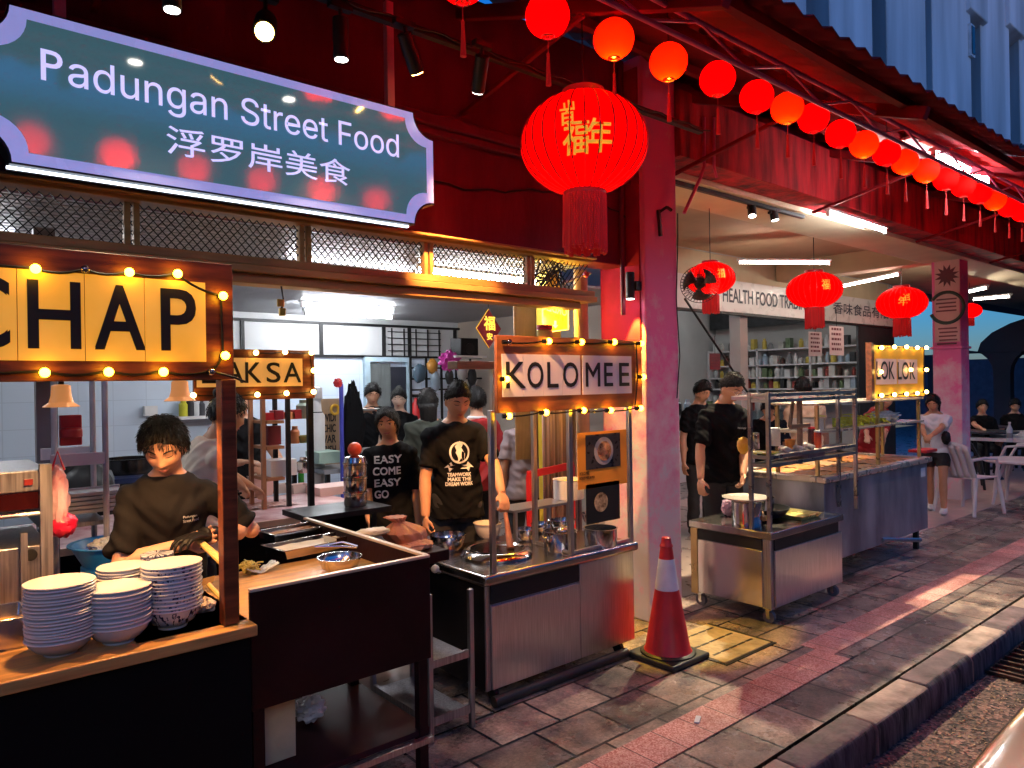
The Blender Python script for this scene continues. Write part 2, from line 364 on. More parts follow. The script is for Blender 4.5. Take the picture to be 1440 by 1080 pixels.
MB().box(4.132, 40, 3.85, 6.2, 3.42, 3.5).box(5.0, 5.25, 3.855, 6.0, 3.14, 3.418).box(10.5, 10.8, 3.855, 6.0, 3.14, 3.418).build('walkway_ceiling', M('brown_cream_ceiling', (.5, .33, .2), .8, 0, .15, 2), sh)
# shop interior of the near unit
tile_b = None
def tilewall(name, c1_, c2_, w_, h_):
    m, n, b = nodes(name); L = n.links.new; N = n.nodes.new
    tc = N('ShaderNodeTexCoord'); se = N('ShaderNodeSeparateXYZ'); co = N('ShaderNodeCombineXYZ'); ad = N('ShaderNodeMath'); L(tc.outputs['Object'], se.inputs[0])
    L(se.outputs[0], ad.inputs[0]); L(se.outputs[1], ad.inputs[1]); L(ad.outputs[0], co.inputs[0]); L(se.outputs[2], co.inputs[1])
    br = N('ShaderNodeTexBrick'); br.offset = 0; br.inputs['Scale'].default_value = 1; br.inputs['Brick Width'].default_value = w_; br.inputs['Row Height'].default_value = h_
    br.inputs['Mortar Size'].default_value = .004; br.inputs['Color1'].default_value = (*c1_, 1); br.inputs['Color2'].default_value = (*c2_, 1); br.inputs['Mortar'].default_value = (*[q*.86 for q in c1_], 1)
    L(co.outputs[0], br.inputs['Vector']); L(br.outputs[0], b.inputs['Base Color']); b.inputs['Roughness'].default_value = .3; return m
tile_b = tilewall('blue_white_wall_tile', (.56, .66, .8), (.6, .69, .81), .3, .25)
MB().box(-3, 5.8, 8.0, 8.15, 0, 1.98).build('back_wall', tile_b, sh)
MB().box(-3, 5.8, 8.0, 8.15, 1.984, 2.6).build('upper_back_wall', M('grey_board', (.5, .51, .52), .7, 0, .08, 2), sh)
bt = MB()
for px in (341, 452, 540, 576, 640): p = at(px, 470, Y=7.98); bt.box(p.x-.02, p.x+.02, 7.97, 7.998, 1.98, 2.34)
bt.box(-3, 5.8, 7.96, 7.996, 1.955, 1.979).box(-3, 5.8, 7.96, 7.996, 2.34, 2.37)
for k in range(5): bt.box(4.75+.18*k, 4.76+.18*k, 7.972, 7.99, 1.98, 2.33)
for k in range(4): bt.box(4.7, 5.5, 7.974, 7.992, 2.04+.08*k, 2.05+.08*k)
bt.build('batten', blackm, sh)
MB().box(5.8, 5.95, 4.5, 8.2, 0, 3.2).build('side_wall', M('tan_wall', (.42, .34, .28), .7, 0, .15, 2), sh)
MB().box(-3.1, -3, 3.3, 8.2, 0, 2.6).build('side_wall', tile_b, sh)
cl = MB()
for k in range(60):
    y = 3.5+k*.08
    xe_ = 5.8 if y > 4.45 else 3.78; cl.box(-3, xe_, y, y+.055, 2.44, 2.46).box(-3, xe_, y+.055, y+.08, 2.452, 2.47)
cl.build('corrugated_ceiling', M('grey_ceiling_sheet', (.32, .33, .35), .5, 0, .15, 2), sh, smooth=False)
# ---------------------------------------------------------------- transom above the stalls
tr = thing('transom_frame', 'ochre metal transom of diamond mesh above the stall opening', 'transom', (2, 3.2, 2.06))
och = M('ochre_metal', (.42, .22, .07), .45, .2, .35, 3, .05, 30, stretch=(1, 6, 6))
MB().box(-3, 3.3, 3.12, 3.24, 2.345, 2.384).box(-3, 3.3, 3.08, 3.24, 2.36, 2.372).build('top_rail', och, tr, bevel=.004)
MB().box(-3, 3.32, 3.12, 3.24, 2.135, 2.17).box(-3, 3.32, 3.1, 3.24, 2.1, 2.133).box(-3, 3.2, 3.13, 3.24, 2.055, 2.097).build('header_rail', och, tr, bevel=.004)
for px in (183, 425, 597, 740):
    p = at(px, 350, Y=3.2); MB().box(p.x-.028, p.x-.006, 3.16, 3.2, 2.171, 2.344).box(p.x+.006, p.x+.028, 3.16, 3.2, 2.171, 2.344).build('mullion', och, tr, bevel=.002)
ms = MB(); x = -.5
hh = .172
while x < 3.2:
    for s in (1, -1):
        ms.bar((x, 3.185, 2.171), (x+s*.155, 3.185+.004*s, 2.171+hh), .0035, .005, up=(0, 1, 0))
    x += .034
ms.build('mesh_panel', blackm, tr, smooth=False)
# ---------------------------------------------------------------- canopy over the pavement
cp = thing('canopy', 'dark red corrugated canopy hung with lanterns over the pavement', 'canopy', (4, 3.2, 3.8))
def roof_z(y): return 3.1+(y-1.55)*.40
def sheet(x0, x1, y0, y1, pitch, amp):
    b = MB(); n = int((x1-x0)/pitch*4); k = len(b.v)
    for i in range(n+1):
        x = x0+(x1-x0)*i/n; d = amp*sin(2*pi*(x-x0)/pitch)
        for y in (y0, (y0+y1)/2, y1): b.v.append(Vector((x, y, roof_z(y)+.04+d)))
    for i in range(n):
        for j in range(2): b.f.append((i*3+j, i*3+3+j, i*3+4+j, i*3+1+j))
    return b
roof_m = M('oxide_red_sheet', (.17, .007, .012), .75, 0, .4, 3, .1, 12, spec=.1)
sheet(-3, 6.0, 1.5, 3.3, .16, .016).build('roof_sheet', roof_m, cp, solid=.006)
sheet(6.03, 30, 1.42, 3.3, .2, .02).build('roof_sheet', M('red_painted_sheet', (.45, .012, .014), .75, 0, .4, 3, .1, 12, spec=.1), cp, solid=.006)
# ridged clay tile rolls lying over the far part
tl = MB(); x = 6.1
tile_m = M('glazed_dark_tile', (.03, .035, .05), .25, 0, .3, 6)
while x < 30:
    for k in range(9):
        y = 1.40+k*.2; z = roof_z(y)+.085
        tl.tube([(x, y, z), (x, y+.21, roof_z(y+.21)+.083)], .048, 8, r2=.042)
    x += .2
tl.build('roof_tile_roll', tile_m, cp)
pm = M('pink_steel_tube', (.6, .08, .2), .4, .2, .3)
pu = MB()
for y, zz in ((1.66, 0), (2.2, 0), (2.75, 0)): pu.box(-3, 30, y-.02, y+.02, roof_z(y)-.045, roof_z(y)+.005)
pu.build('purlin', roof_m, cp)
tr2 = MB().tube([(-3, 1.82, roof_z(1.82)-.09), (30, 1.82, roof_z(1.82)-.09)], .012).tube([(-3, 1.82, roof_z(1.82)-.19), (30, 1.82, roof_z(1.82)-.19)], .012)
x = -3
while x < 30:
    tr2.tube([(x, 1.82, roof_z(1.82)-.09), (x+.35, 1.82, roof_z(1.82)-.19)], .007, 6).tube([(x+.35, 1.82, roof_z(1.82)-.19), (x+.7, 1.82, roof_z(1.82)-.09)], .007, 6); x += .7
tr2.build('truss', pm, cp)
for x in (-1.2, .6, 2.4, 4.3, 6.3, 8.6, 11, 14, 18, 22):
    MB().bar((x, 3.3, roof_z(3.3)-.12), (x, 1.55, roof_z(1.55)-.06), .05, .07).bar((x, 3.24, 3.1), (x, 2.3, roof_z(2.3)-.12), .025).build('bracket', roof_m, cp, bevel=.004)
sl = MB()
for k in range(7): sl.box(5.55, 6.75, 2.0+k*.115, 2.06+k*.115, roof_z(2.0+k*.115)-.012, roof_z(2.0+k*.115)+.006)
sl.build('batten', M('white_painted_timber', (.75, .7, .68), .6), cp)

# ---------------------------------------------------------------- tall building above the canopy
ob = thing('office_building', 'tall grey concrete block with deep vertical fins and dark slots', 'building', (14, 5.4, 3.5))
con = M('weathered_concrete', (.62, .65, .7), .85, 0, .3, 1.1, .12, 5, stretch=(1.3, 1.3, .16), c2=(.82, .84, .9))
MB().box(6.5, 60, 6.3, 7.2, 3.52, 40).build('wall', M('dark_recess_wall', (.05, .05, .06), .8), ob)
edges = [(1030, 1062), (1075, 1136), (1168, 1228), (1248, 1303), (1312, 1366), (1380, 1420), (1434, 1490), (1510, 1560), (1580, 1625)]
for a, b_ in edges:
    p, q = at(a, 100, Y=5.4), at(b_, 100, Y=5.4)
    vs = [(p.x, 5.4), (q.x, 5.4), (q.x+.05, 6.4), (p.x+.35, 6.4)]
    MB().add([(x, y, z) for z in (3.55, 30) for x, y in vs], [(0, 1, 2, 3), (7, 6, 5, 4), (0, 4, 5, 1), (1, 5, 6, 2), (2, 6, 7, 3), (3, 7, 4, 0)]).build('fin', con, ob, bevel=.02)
# hooded slots near the top with small windows
for a, b_, yt in ((1366, 1380, 22), (1420, 1434, 42), (1490, 1510, 60)):
    p, q = at(a, yt, Y=5.42), at(b_, yt+5, Y=5.42)
    MB().add([(p.x-.4, 5.3, p.z), (q.x+.05, 5.3, p.z), (q.x+.05, 6.4, p.z-.45), (p.x-.4, 6.4, p.z-.45), (p.x-.4, 5.3, p.z+9), (q.x+.05, 5.3, p.z+9), (q.x+.05, 6.4, p.z+9), (p.x-.4, 6.4, p.z+9)],
             [(0, 1, 2, 3), (7, 6, 5, 4), (0, 4, 5, 1), (1, 5, 6, 2), (2, 6, 7, 3), (3, 7, 4, 0)]).build('hood', con, ob, bevel=.02)
p = at(1366, 55, Y=5.37); q = at(1366, 55, Y=5.37)
wf = MB().box(p.x-.12, p.x+.12, 5.34, 5.4, p.z-.38, p.z+.3).build('window', M('white_frame', (.6, .62, .66), .5), ob)
MB().box(p.x-.085, p.x+.085, 5.325, 5.338, p.z-.33, p.z+.25).build('pane', M('dark_pane', (.02, .025, .03), .1), wf)
# far arcade building at the end of the street
ar = thing('arcade_building', 'dark arcaded building beyond the end of the walkway', 'building', (24, 6, 0))
dk = M('dark_plaster', (.07, .07, .08), .8, 0, .3, 1)
def arch_wall(x, y0, y1, nA, zt):
    b = MB(); w_ = (y1-y0)/nA
    for i in range(nA):
        a = y0+i*w_; r = w_*.38; c = a+w_/2; zs = 1.7
        pts = [(a, 0), (c-r, 0), (c-r, zs)]+[(c-r*cos(pi*k/10), zs+r*sin(pi*k/10)) for k in range(1, 10)]+[(c+r, zs), (c+r, 0), (a+w_, 0), (a+w_, zt), (a, zt)]
        # split in quads: two piers + spandrels
        b.box(x, x+.3, a, c-r, 0, zs).box(x, x+.3, c+r, a+w_, 0, zs)
        for k in range(10):
            ya, yb = c-r*cos(pi*k/10), c-r*cos(pi*(k+1)/10); za, zb = zs+r*sin(pi*k/10), zs+r*sin(pi*(k+1)/10)
            b.add([(xx, yy, zz) for xx in (x, x+.3) for yy, zz in ((ya, za), (yb, zb), (yb, zt), (ya, zt))], [(0, 1, 2, 3), (7, 6, 5, 4), (0, 4, 5, 1), (1, 5, 6, 2), (2, 6, 7, 3), (3, 7, 4, 0)])
        b.box(x, x+.3, a, c-r, zs, zt).box(x, x+.3, c+r, a+w_, zs, zt)
    return b
arch_wall(21, 1.4, 9.0, 5, 2.2).build('arcade_wall', dk, ar)
MB().box(26, 27, 0, 12, 0, 2.15).build('back_wall', M('dim_blue_wall', (.12, .13, .18), .7), ar)
b = MB(); ring = []
for k in range(13):
    a = pi*k/12; ring.append((21.02, 4.0-2.5*cos(a), 2.205+1.0*sin(a)))
vs = ring+[(27, y, z) for _, y, z in ring]
b.add(vs, [tuple(range(13)), tuple(range(25, 12, -1))]+[(k, 13+k, 14+k, k+1) for k in range(12)]+[(0, 12, 25, 13)])
b.build('vault_roof', dk, ar)

# unseen shophouses added across the road to block low sky light, mirrored in steel
opp = thing('added_shophouse_row', 'unseen dark row of shophouses added across the road to block low sky light', 'building', (5, -15, -.15))
MB().box(-25, 40, -16, -15, -.15, 8.2).build('wall', M('dusk_plaster', (.16, .14, .15), .8, 0, .3, 1), opp)
MB().box(-25, 40, -16.2, -14.6, 8.2, 8.5).build('roof_edge', M('dark_plaster'), opp)
for k in range(9):
    x = -22+7*k
    MB().box(x, x+4.6, -14.98, -14.95, -.1, 2.6).build('shop_opening', M('dark_opening', (.02, .022, .035), .6), opp)
    for dx in (.3, 2.6): MB().box(x+dx, x+dx+1.6, -14.98, -14.95, 4, 6).build('window', M('dark_pane'), opp)
# ================================================================ LIT SHOP SIGN
SY = 2.75
sg = thing('light_box_sign', 'long lavender bordered light box sign reading Padungan Street Food', 'sign', (1.0, SY+.05, 2.3))
sx0, sx1, sz0, sz1 = .165, 1.872, 2.318, 2.822
def notch(x0, x1, z0, z1, r, n=8):
    P = []
    for cx, cz, a0 in ((x0, z0, 90), (x1, z0, 180), (x1, z1, 270), (x0, z1, 360)):
        for k in range(n+1):
            a = rad(a0-90*k/n); P.append((cx+r*cos(a), cz+r*sin(a)))
    return P
MB().prism(notch(sx0, sx1, sz0, sz1, .105), SY, SY+.1).build('casing', blackm, sg)
lav = M('lit_lavender_acrylic', (.3, .3, .5), .25, emit=(.34, .37, .88), es=.3)
MB().prism(notch(sx0+.006, sx1-.006, sz0+.006, sz1-.006, .105), SY-.004, SY-.001).build('border', lav, sg, smooth=False)
teal = M('tinted_acrylic_face', (.03, .055, .07), .09, 0, .12, 2, emit=(.045, .115, .15), es=.4, spec=.9, rv=.03)
MB().prism(notch(sx0+.045, sx1-.045, sz0+.04, sz1-.04, .11), SY-.008, SY-.005).build('face', teal, sg, smooth=False)
teal.node_tree.nodes['Principled BSDF'].inputs['IOR'].default_value = 1.8
let = M('lit_letter_acrylic', (.5, .5, .6), .4, emit=(.55, .52, 1), es=.52)
lettering('P', let, sg, (.356, SY-.0105, 2.6), .06, .1, bold=.0003)
lettering('adungan Street Food', let, sg, (.432, SY-.0105, 2.571), 1.25, .13, bold=.0006, inter=True)
lettering('浮罗岸美食', let, sg, (.73, SY-.0105, 2.435), .715, .102, bold=.0008)
MB().box(sx0+.1, sx1-.12, SY+.03, SY+.045, sz0-.008, sz0-.001).build('led_strip', M('lit_led_strip', (1, 1, 1), emit=(.75, .85, 1), es=2.2), sg)
for x in (1.655, .4): MB().box(x, x+.035, SY+.03, SY+.06, 2.823, 3.3).build('hanging_post', M('pink_post', (.6, .2, .32), .5), sg)

# ================================================================ TRACK SPOTLIGHTS
rail = MB().box(-.5, 3.6, 2.50, 2.535, 3.045, 3.075); rz = 3.045
rl = rail.build('light_track', blackm, bevel=.003); tag(rl, 'black light track running above the lit shop sign', 'light track')
MB().tube([(-.5+.05*k, 2.49, 3.06+.008*sin(k*1.3)) for k in range(84)], .005, 6).build('cable', blackm, rl)
lens = M('lit_lens', (1, 1, 1), .3, emit=(1, .93, .82), es=9); lens_hot = M('hot_lens', (1, 1, 1), .3, emit=(1, .55, .12), es=24)
def spot(px, py, top, aim, label, power, hot=False, r=.03, ln=.15, color=(1, .78, .45), size=70, zt=None, Y=2.5):
    p = at(px, py, Y=Y); tip = Vector(p); d = (Vector(aim)-tip).normalized(); back = tip-d*ln
    t = thing('track_spotlight', label, 'spotlight', back, 'black spotlights on tracks')
    zt = zt or rz
    MB().tube([back, back+d*(ln*.98), tip], [r, r, r*.97], 20).tube([tip-d*.001, tip+d*.004], r*.98, 20).build('housing', blackm, t, bevel=.003)
    MB().tube([(back.x, back.y, zt), back+d*.03], .008, 8).box(back.x-.045, back.x+.045, back.y-.016, back.y+.016, zt-.022, zt).build('bracket', blackm, t)
    MB().tube([tip+d*.004, tip+d*.007], r*.8, 20).build('lens', lens_hot if hot else lens, t)
    if power: link_light('beam', 'SPOT', t, tip+d*.02, power*2.2, color, spot_size=rad(size), spot_blend=.7, shadow_soft_size=.025, target=aim)
    return t
spot(242, 12, 0, at(242, 12, Y=2.5)+Vector((.0, -.02, -1)), 'black track spotlight pointing down, leftmost over the lit sign', 9)
spot(372, 44, 0, (.5, 1.4, 1.9), 'black track spotlight blazing orange towards the street above the lit sign', 10, True, size=100, r=.04)
spot(480, 82, 0, at(480, 82, Y=2.5)+Vector((.02, .02, -1)), 'black track spotlight pointing straight down beside the blazing one', 9)
spot(586, 101, 0, (3.0, 3.2, 1.0), 'tilted black track spotlight with bright lens beside the pink hanging post', 85, True, size=30, color=(1, .5, .18))
spot(672, 128, 0, (2.5, 3.7, 1.42), 'tilted black track spotlight near the big round lantern', 115, size=36, color=(1, .48, .16))
r2 = MB().box(4.25, 6.4, 3.36, 3.4, 3.085, 3.118).build('light_track', blackm, bevel=.003); tag(r2, 'short black light track under the beam beside the pink column', 'light track')
spot(1058, 303, 0, (5.0, 2.9, .9), 'upright black spotlight under the beam, nearer the pink column', 120, zt=3.085, Y=3.38, r=.036, color=(1, .85, .55))
spot(1090, 309, 0, (6.0, 3.0, .8), 'leaning black spotlight under the beam, farther from the pink column', 120, zt=3.085, Y=3.38, r=.036, color=(1, .85, .55))
# up-down lamp on the side of the near column
wl = thing('wall_lamp', 'black cylinder wall lamp throwing yellow light down the red column side', 'wall lamp', at(886, 402, X=3.70))
p = at(886, 402, X=3.70)
MB().tube([p+Vector((0, 0, -.085)), p+Vector((0, 0, .09))], .03, 20).build('housing', blackm, wl, bevel=.003)
MB().box(p.x+.02, 3.768, p.y-.04, p.y+.0, p.z-.03, p.z+.03).build('bracket', blackm, wl)
MB().tube([p+Vector((0, 0, -.089)), p+Vector((0, 0, -.086))], .026, 16).build('lens', lens, wl)
link_light('beam', 'SPOT', wl, p+Vector((0, 0, -.095)), 110, (1, .62, .03), spot_size=rad(50), spot_blend=.3, shadow_soft_size=.01, target=p+Vector((.062, 0, -1.)))

# ================================================================ FLUORESCENT TUBES
def tube_light(a, b, label, up=(0, 0, 1), mat=tubes_m, group='fluorescent tubes', r=.014, lug=True):
    a, b = Vector(a), Vector(b); up = Vector(up); d = (b-a).normalized()
    t = thing('fluorescent_tube', label, 'tube light', (a+b)/2, group)
    MB().tube([a, b], r, 12).build('lit_tube', mat, t)
    s = MB().bar(a+up*.035-d*.03, b+up*.035+d*.03, .05, .025)
    for p in (a, b): s.bar(p-d*.015 if p is a else p+d*.0, p if p is a else p+d*.015, .03, .055)
    s.build('batten', M('white_enamel', (.75, .75, .75), .4), t, bevel=.003); return t
Zc = 2.40
for (px, py, L_, lab) in ((430, 440, 1.05, 'white tube light on the shop ceiling behind the laksa sign'), (405, 374, .9, 'white tube light seen through the diamond mesh, left one'), (588, 380, 1.1, 'white tube light seen through the diamond mesh, right one'), (425, 428, 1.0, 'white tube light farther back on the shop ceiling')):
    a = at(px, py, Z=Zc); tube_light(a, a+Vector((L_, 0, 0)), lab)
tube_light((-.6, 5, Zc), (.5, 5, Zc), 'white tube light at the left end of the shop ceiling')
a = at(1040, 369, Y=5.2); tube_light(a, at(1166, 370, Y=4.3), 'bright tube light over the walkway nearest the pink column', mat=tubes_far)
tube_light(at(1184, 403, Y=5.4), at(1264, 386, Y=4.3), 'slanting bright tube light between the two oval lanterns', mat=tubes_far)
tube_light(at(1165, 300, Y=3.1), at(1244, 325, Y=3.1), 'tube light glowing pinkish fixed under the red beam', mat=tubes_m)
tube_light(at(1364, 410, Y=4.2), at(1388, 405, Y=3.6), 'small distant tube light right of the far column, upper one', mat=tubes_far)
tube_light(at(1370, 421, Y=4.4), at(1420, 417, Y=3.7), 'small distant tube light right of the far column, lower one', mat=tubes_far)
tube_light((5.6, 1.98, roof_z(1.98)-.1), (6.7, 1.98, roof_z(1.98)-.1), 'tube light under the canopy shining on white battens')

# ================================================================ LANTERNS
def lantern_paper(name, c, es, tr):
    m, n, b = nodes(name); L = n.links.new; N = n.nodes.new
    n.nodes.remove(b)
    d = N('ShaderNodeBsdfDiffuse'); d.inputs[0].default_value = (*c, 1)
    t = N('ShaderNodeBsdfTranslucent'); t.inputs[0].default_value = (*tr, 1)
    e = N('ShaderNodeEmission'); e.inputs[0].default_value = (1, .002, .002, 1); e.inputs[1].default_value = es
    a = N('ShaderNodeMixShader'); a.inputs[0].default_value = .55; L(d.outputs[0], a.inputs[1]); L(t.outputs[0], a.inputs[2])
    s = N('ShaderNodeAddShader'); L(a.outputs[0], s.inputs[0]); L(e.outputs[0], s.inputs[1]); L(s.outputs[0], n.nodes['Material Output'].inputs[0]); return m
lp = lantern_paper('lantern_paper', (.5, .004, .003), .05, (1, .05, .003))
lpd = lantern_paper('lantern_paper_dim', (.5, .004, .003), .05, (1, .02, .01))
lps = lantern_paper('lantern_silk', (.5, .004, .003), .02, (1, .02, .01))
fila = M('lit_filament', (1, .7, .2), emit=(1, .42, .01), es=60)
tas_m = M('red_tassel', (.4, .008, .01), .7, 0, .4, 60, .6, 120, stretch=(1, 1, .05), emit=(1, .02, .02), es=.05)
def small_lantern(lit):
    t = thing('small_lantern', 'x', 'lantern', (0, 0, 0), 'string of small round red lanterns')
    pr = []
    for i in range(17):
        a = -pi/2+.28+(pi-.56)*i/16; rr = .09*cos(a)*(1+.006*(i % 2)); pr.append((rr, .09*sin(a)*.97))
    b = MB().lathe(pr, (0, 0, 0), 28); b.f = [f for f in b.f if len(f) == 4]
    b.build('paper_shade', lp if lit else lpd, t)
    MB().tube([(.026*cos(k*pi/8), .026*sin(k*pi/8), -.086) for k in range(17)], .0035, 6).tube([(-.026, 0, -.086), (.026, 0, -.086)], .002, 5).tube([(0, -.026, -.086), (0, .026, -.086)], .002, 5).build('wire_ring', M('lantern_wire', (.4, .1, .08), .4, .6), t)
    MB().tube([(0, 0, .084), (0, 0, .3)], .0022, 5).lathe([(.028, .082), (.028, .09), (.01, .094)], n=14).build('cord', blackm, t)
    MB().tube([(0, 0, -.086), (0, 0, -.15)], .0018, 5).lathe([(.002, -.15), (.007, -.155), (.007, -.165), (.006, -.17), (.012, -.285)], n=10).build('tassel', tas_m, t)
    MB().ball((0, 0, -.066), .014, 12, 8).build('bulb', fila if lit else M('dim_bulb', (.8, .3, .1), .3), t)
    link_light('glow', 'POINT', t, (.0, 0, -.03), 1.4 if lit else 1.0, (1, .004, .02), shadow_soft_size=.02)
    return t
pos = [(650, -29), (770, 22), (863, 55), (940, 87), (1009, 111), (1064, 136), (1107, 152), (1144, 166), (1182, 188), (1215, 203), (1247, 215), (1273, 228)]
P0 = [at(px, py, Y=2.15) for px, py in pos]
x = P0[-1].x
while len(P0) < 27: x += .385; P0.append(Vector((x, 2.15, P0[-1].z+random.uniform(-.012, .012))))
litp = small_lantern(True); dimp = small_lantern(False)
P0 = [P0[0]+Vector((-.42*1, 0, 0))]*0+P0
for i, p in enumerate(P0):
    lit = i in (2, 3, 6, 9, 11, 12, 16, 19, 20, 23)
    lab = '%s small round red lantern from the left in the canopy row' % ORD[i] if i < 26 else 'farthest small round red lantern at the right end of the canopy row'
    src = litp if lit else dimp
    used = src.get('used', 0)
    if not used: src['used'] = 1; src.location = p; src['label'] = lab; src.rotation_euler.z = random.uniform(0, 6)
    else: dup(src, p, random.uniform(0, 6), lab)
for s in (litp, dimp): del s['used']
for o in list(col.objects):
    if 'used' in o: del o['used']
for k in range(8): dup(litp if k % 3 == 0 else dimp, (-.3+.44*k, .62, 3.02), k*1.0, 'small red lantern over the road mirrored in the sign, %s from the left' % ORD[k], 'lanterns hung over the road')
tag(MB().tube([(-1.5, .62, 3.33)]+[(-.3+.44*k, .62, 3.315) for k in range(8)]+[(4.5, .62, 3.34)], .004, 6).build('lantern_wire', blackm), 'thin wire over the road carrying the mirrored lanterns', 'wire')
tag(MB().tube([(P0[0].x-1, 2.15, P0[0].z+.3)]+[(p.x, 2.15, p.z+.295) for p in P0], .004, 6).build('lantern_wire', blackm), 'thin dark wire carrying the string of small red lanterns', 'wire')
def big_lantern(c, R_, flat, label, cat_sign, tas_len, fringe=True, face=(0, -1), name='big_lantern', cord=.4):
    c = Vector(c); t = thing(name, label, 'lantern', c)
    n_r = 28
    pr = []
    N_ = 26
    for i in range(N_+1):
        a = -pi/2+.33+(pi-.66)*i/N_; pr.append((R_*cos(a), R_*flat*sin(a)))
    b = MB(); k = 0
    nn = 72
    for r, z in pr:
        for j in range(nn):
            q = 2*pi*j/nn; rr = r*(1-.03*abs(cos(n_r/2*q)))
            b.v.append(c+Vector((rr*cos(q), rr*sin(q), z)))
    for i in range(N_):
        for j in range(nn): b.f.append((i*nn+j, i*nn+(j+1) % nn, (i+1)*nn+(j+1) % nn, (i+1)*nn+j))
    bv = BVHTree.FromPolygons(b.v, b.f)
    b.build('silk_shade', lps, t, ang=180)
    rb_ = MB()
    for j in range(0, n_r):
        q = 2*pi*(j+.5)/n_r; rb_.tube([c+Vector((r*1.0*cos(q), r*1.0*sin(q), z)) for r, z in pr[::2]], R_*.011, 4)
    rb_.build('wire_ribs', M('lantern_rib', (.2, .004, .006), .6), t)
    zt, zb = R_*flat*sin(pi/2-.33), -R_*flat*sin(pi/2-.33); rr = R_*cos(pi/2-.33)
    MB().lathe([(rr*1.03, zt-.004), (rr*1.03, zt+R_*.09), (rr*.6, zt+R_*.1)], c, 28).build('collar', M('lantern_collar', (.2, .006, .01), .5, emit=(1, .02, .02), es=.05), t)
    MB().lathe([(rr*.6, zb-R_*.1), (rr*1.04, zb-R_*.08), (rr*1.03, zb+.004)], c, 28).build('collar', M('lantern_collar', (.2, .006, .01), .5, emit=(1, .02, .02), es=.05), t)
    MB().tube([c+Vector((0, 0, zt+R_*.1)), c+Vector((0, 0, zt+cord))], .004, 6).build('cord', blackm, t)
    if fringe:
        f = MB()
        for layer in range(2):
            for j in range(46):
                q = 2*pi*j/46+layer*.07; r1 = rr*(1.0-.12*layer); L_ = tas_len*random.uniform(.86, 1.0)
                p = c+Vector((r1*cos(q), r1*sin(q), zb-R_*.06)); o2 = Vector((random.uniform(-.006, .006), random.uniform(-.006, .006), 0))
                f.tube([p, p+o2*.5-Vector((0, 0, L_*.5)), p+o2-Vector((0, 0, L_))], R_*.026, 5)
        f.build('fringe', tas_m, t)
    v = Vector((face[0], face[1], 0)).normalized(); ax = Vector((-v.y, v.x, 0)); ax = Vector((0, 0, 1)).cross(v)*1
    for s, du, dv, sz in cat_sign:
        lettering(s, gold, t, c+v*R_*1.3+ax*(du*R_)+Vector((0, 0, dv*R_)), sz*R_, sz*R_*1.25, ax=ax, name='gold_emblem', onto=bv, bold=R_*.012)
    link_light('glow', 'POINT', t, c+Vector((0, 0, -.1*R_)), 17*R_, (1, .004, .02), shadow_soft_size=R_*.25)
    return t
cB = at(821, 203, Y=2.36)
RB = 89/1020*(cB-Vector((0, 0, HC))).dot(v0)
big_lantern(cB, RB, .80, 'huge round red silk lantern with long fringe beside the pink column', [('百', -.46, -.02, .2), ('福', -.42, -.42, .36), ('年', -.08, -.4, .36), ('山', -.4, .2, .14)], RB*.92, face=(-.62, -.78), cord=.5)
for (px, py, rpx, Y, lab, sgn, nm) in ((1145, 408, 37.5, 4.3, 'oval red lantern with gold emblem hanging before the white shop sign', [('福', -.05, -.1, .3)], 'oval_lantern'), (1268, 426, 33, 4.35, 'oval red lantern with gold emblem above the lok lok sign', [('年', -.5, -.2, .3), ('百', -.3, .0, .22)], 'oval_lantern'), (999, 392, 34, 3.75, 'oval red lantern beside the pink column behind the wall fan', [('福', .1, -.1, .3)], 'oval_lantern'), (1364, 437, 15, 5.0, 'small distant red lantern right of the far column', [], 'oval_lantern')):
    c = at(px, py, Y=Y); R_ = rpx/1020*(c-Vector((0, 0, HC))).dot(v0)
    big_lantern(c, R_, .68, lab, sgn, R_*.75, face=(-.7, -.7), name=nm, cord=R_*2.2 if px != 999 else R_*4)
# dark wall fan in front of the hidden lantern
fc = at(984, 400, Y=3.66); fn_ = thing('wall_fan', 'dark oscillating fan hanging before the red lantern at the column', 'fan', fc)
ax_ = Vector((-.75, -.5, -.35)).normalized(); qa = ax_.to_track_quat('Z', 'Y').to_matrix().to_4x4(); qa.translation = fc
cage = MB()
for k in range(36):
    a = 2*pi*k/36; e = Vector((cos(a), sin(a), 0)); cage.tube([Vector((0, 0, .055)), e*.09+Vector((0, 0, .05)), e*.16+Vector((0, 0, .0)), e*.09+Vector((0, 0, -.05))], .0022, 5)
for r_ in (.05, .1, .16): cage.tube([(r_*cos(k*pi/14), r_*sin(k*pi/14), .052 if r_ < .12 else 0) for k in range(29)], .003, 5)
cage.xf(qa).build('cage', blackm, fn_)
bl = MB()
for k in range(3):
    a0 = 2*pi*k/3
    bl.grid(lambda u, v: ((.02+.12*u)*cos(a0+v*(.5+.9*u)), (.02+.12*u)*sin(a0+v*(.5+.9*u)), -.015+.03*v), 6, 6)
bl.xf(qa).build('blade', M('dark_blade', (.05, .012, .015), .4), fn_, solid=.003)
MB().tube([(0, 0, -.05), (0, 0, -.14)], .05, 16).tube([(0, 0, -.12), (.02, .06, -.2)], .014, 8).xf(qa).build('motor', blackm, fn_)
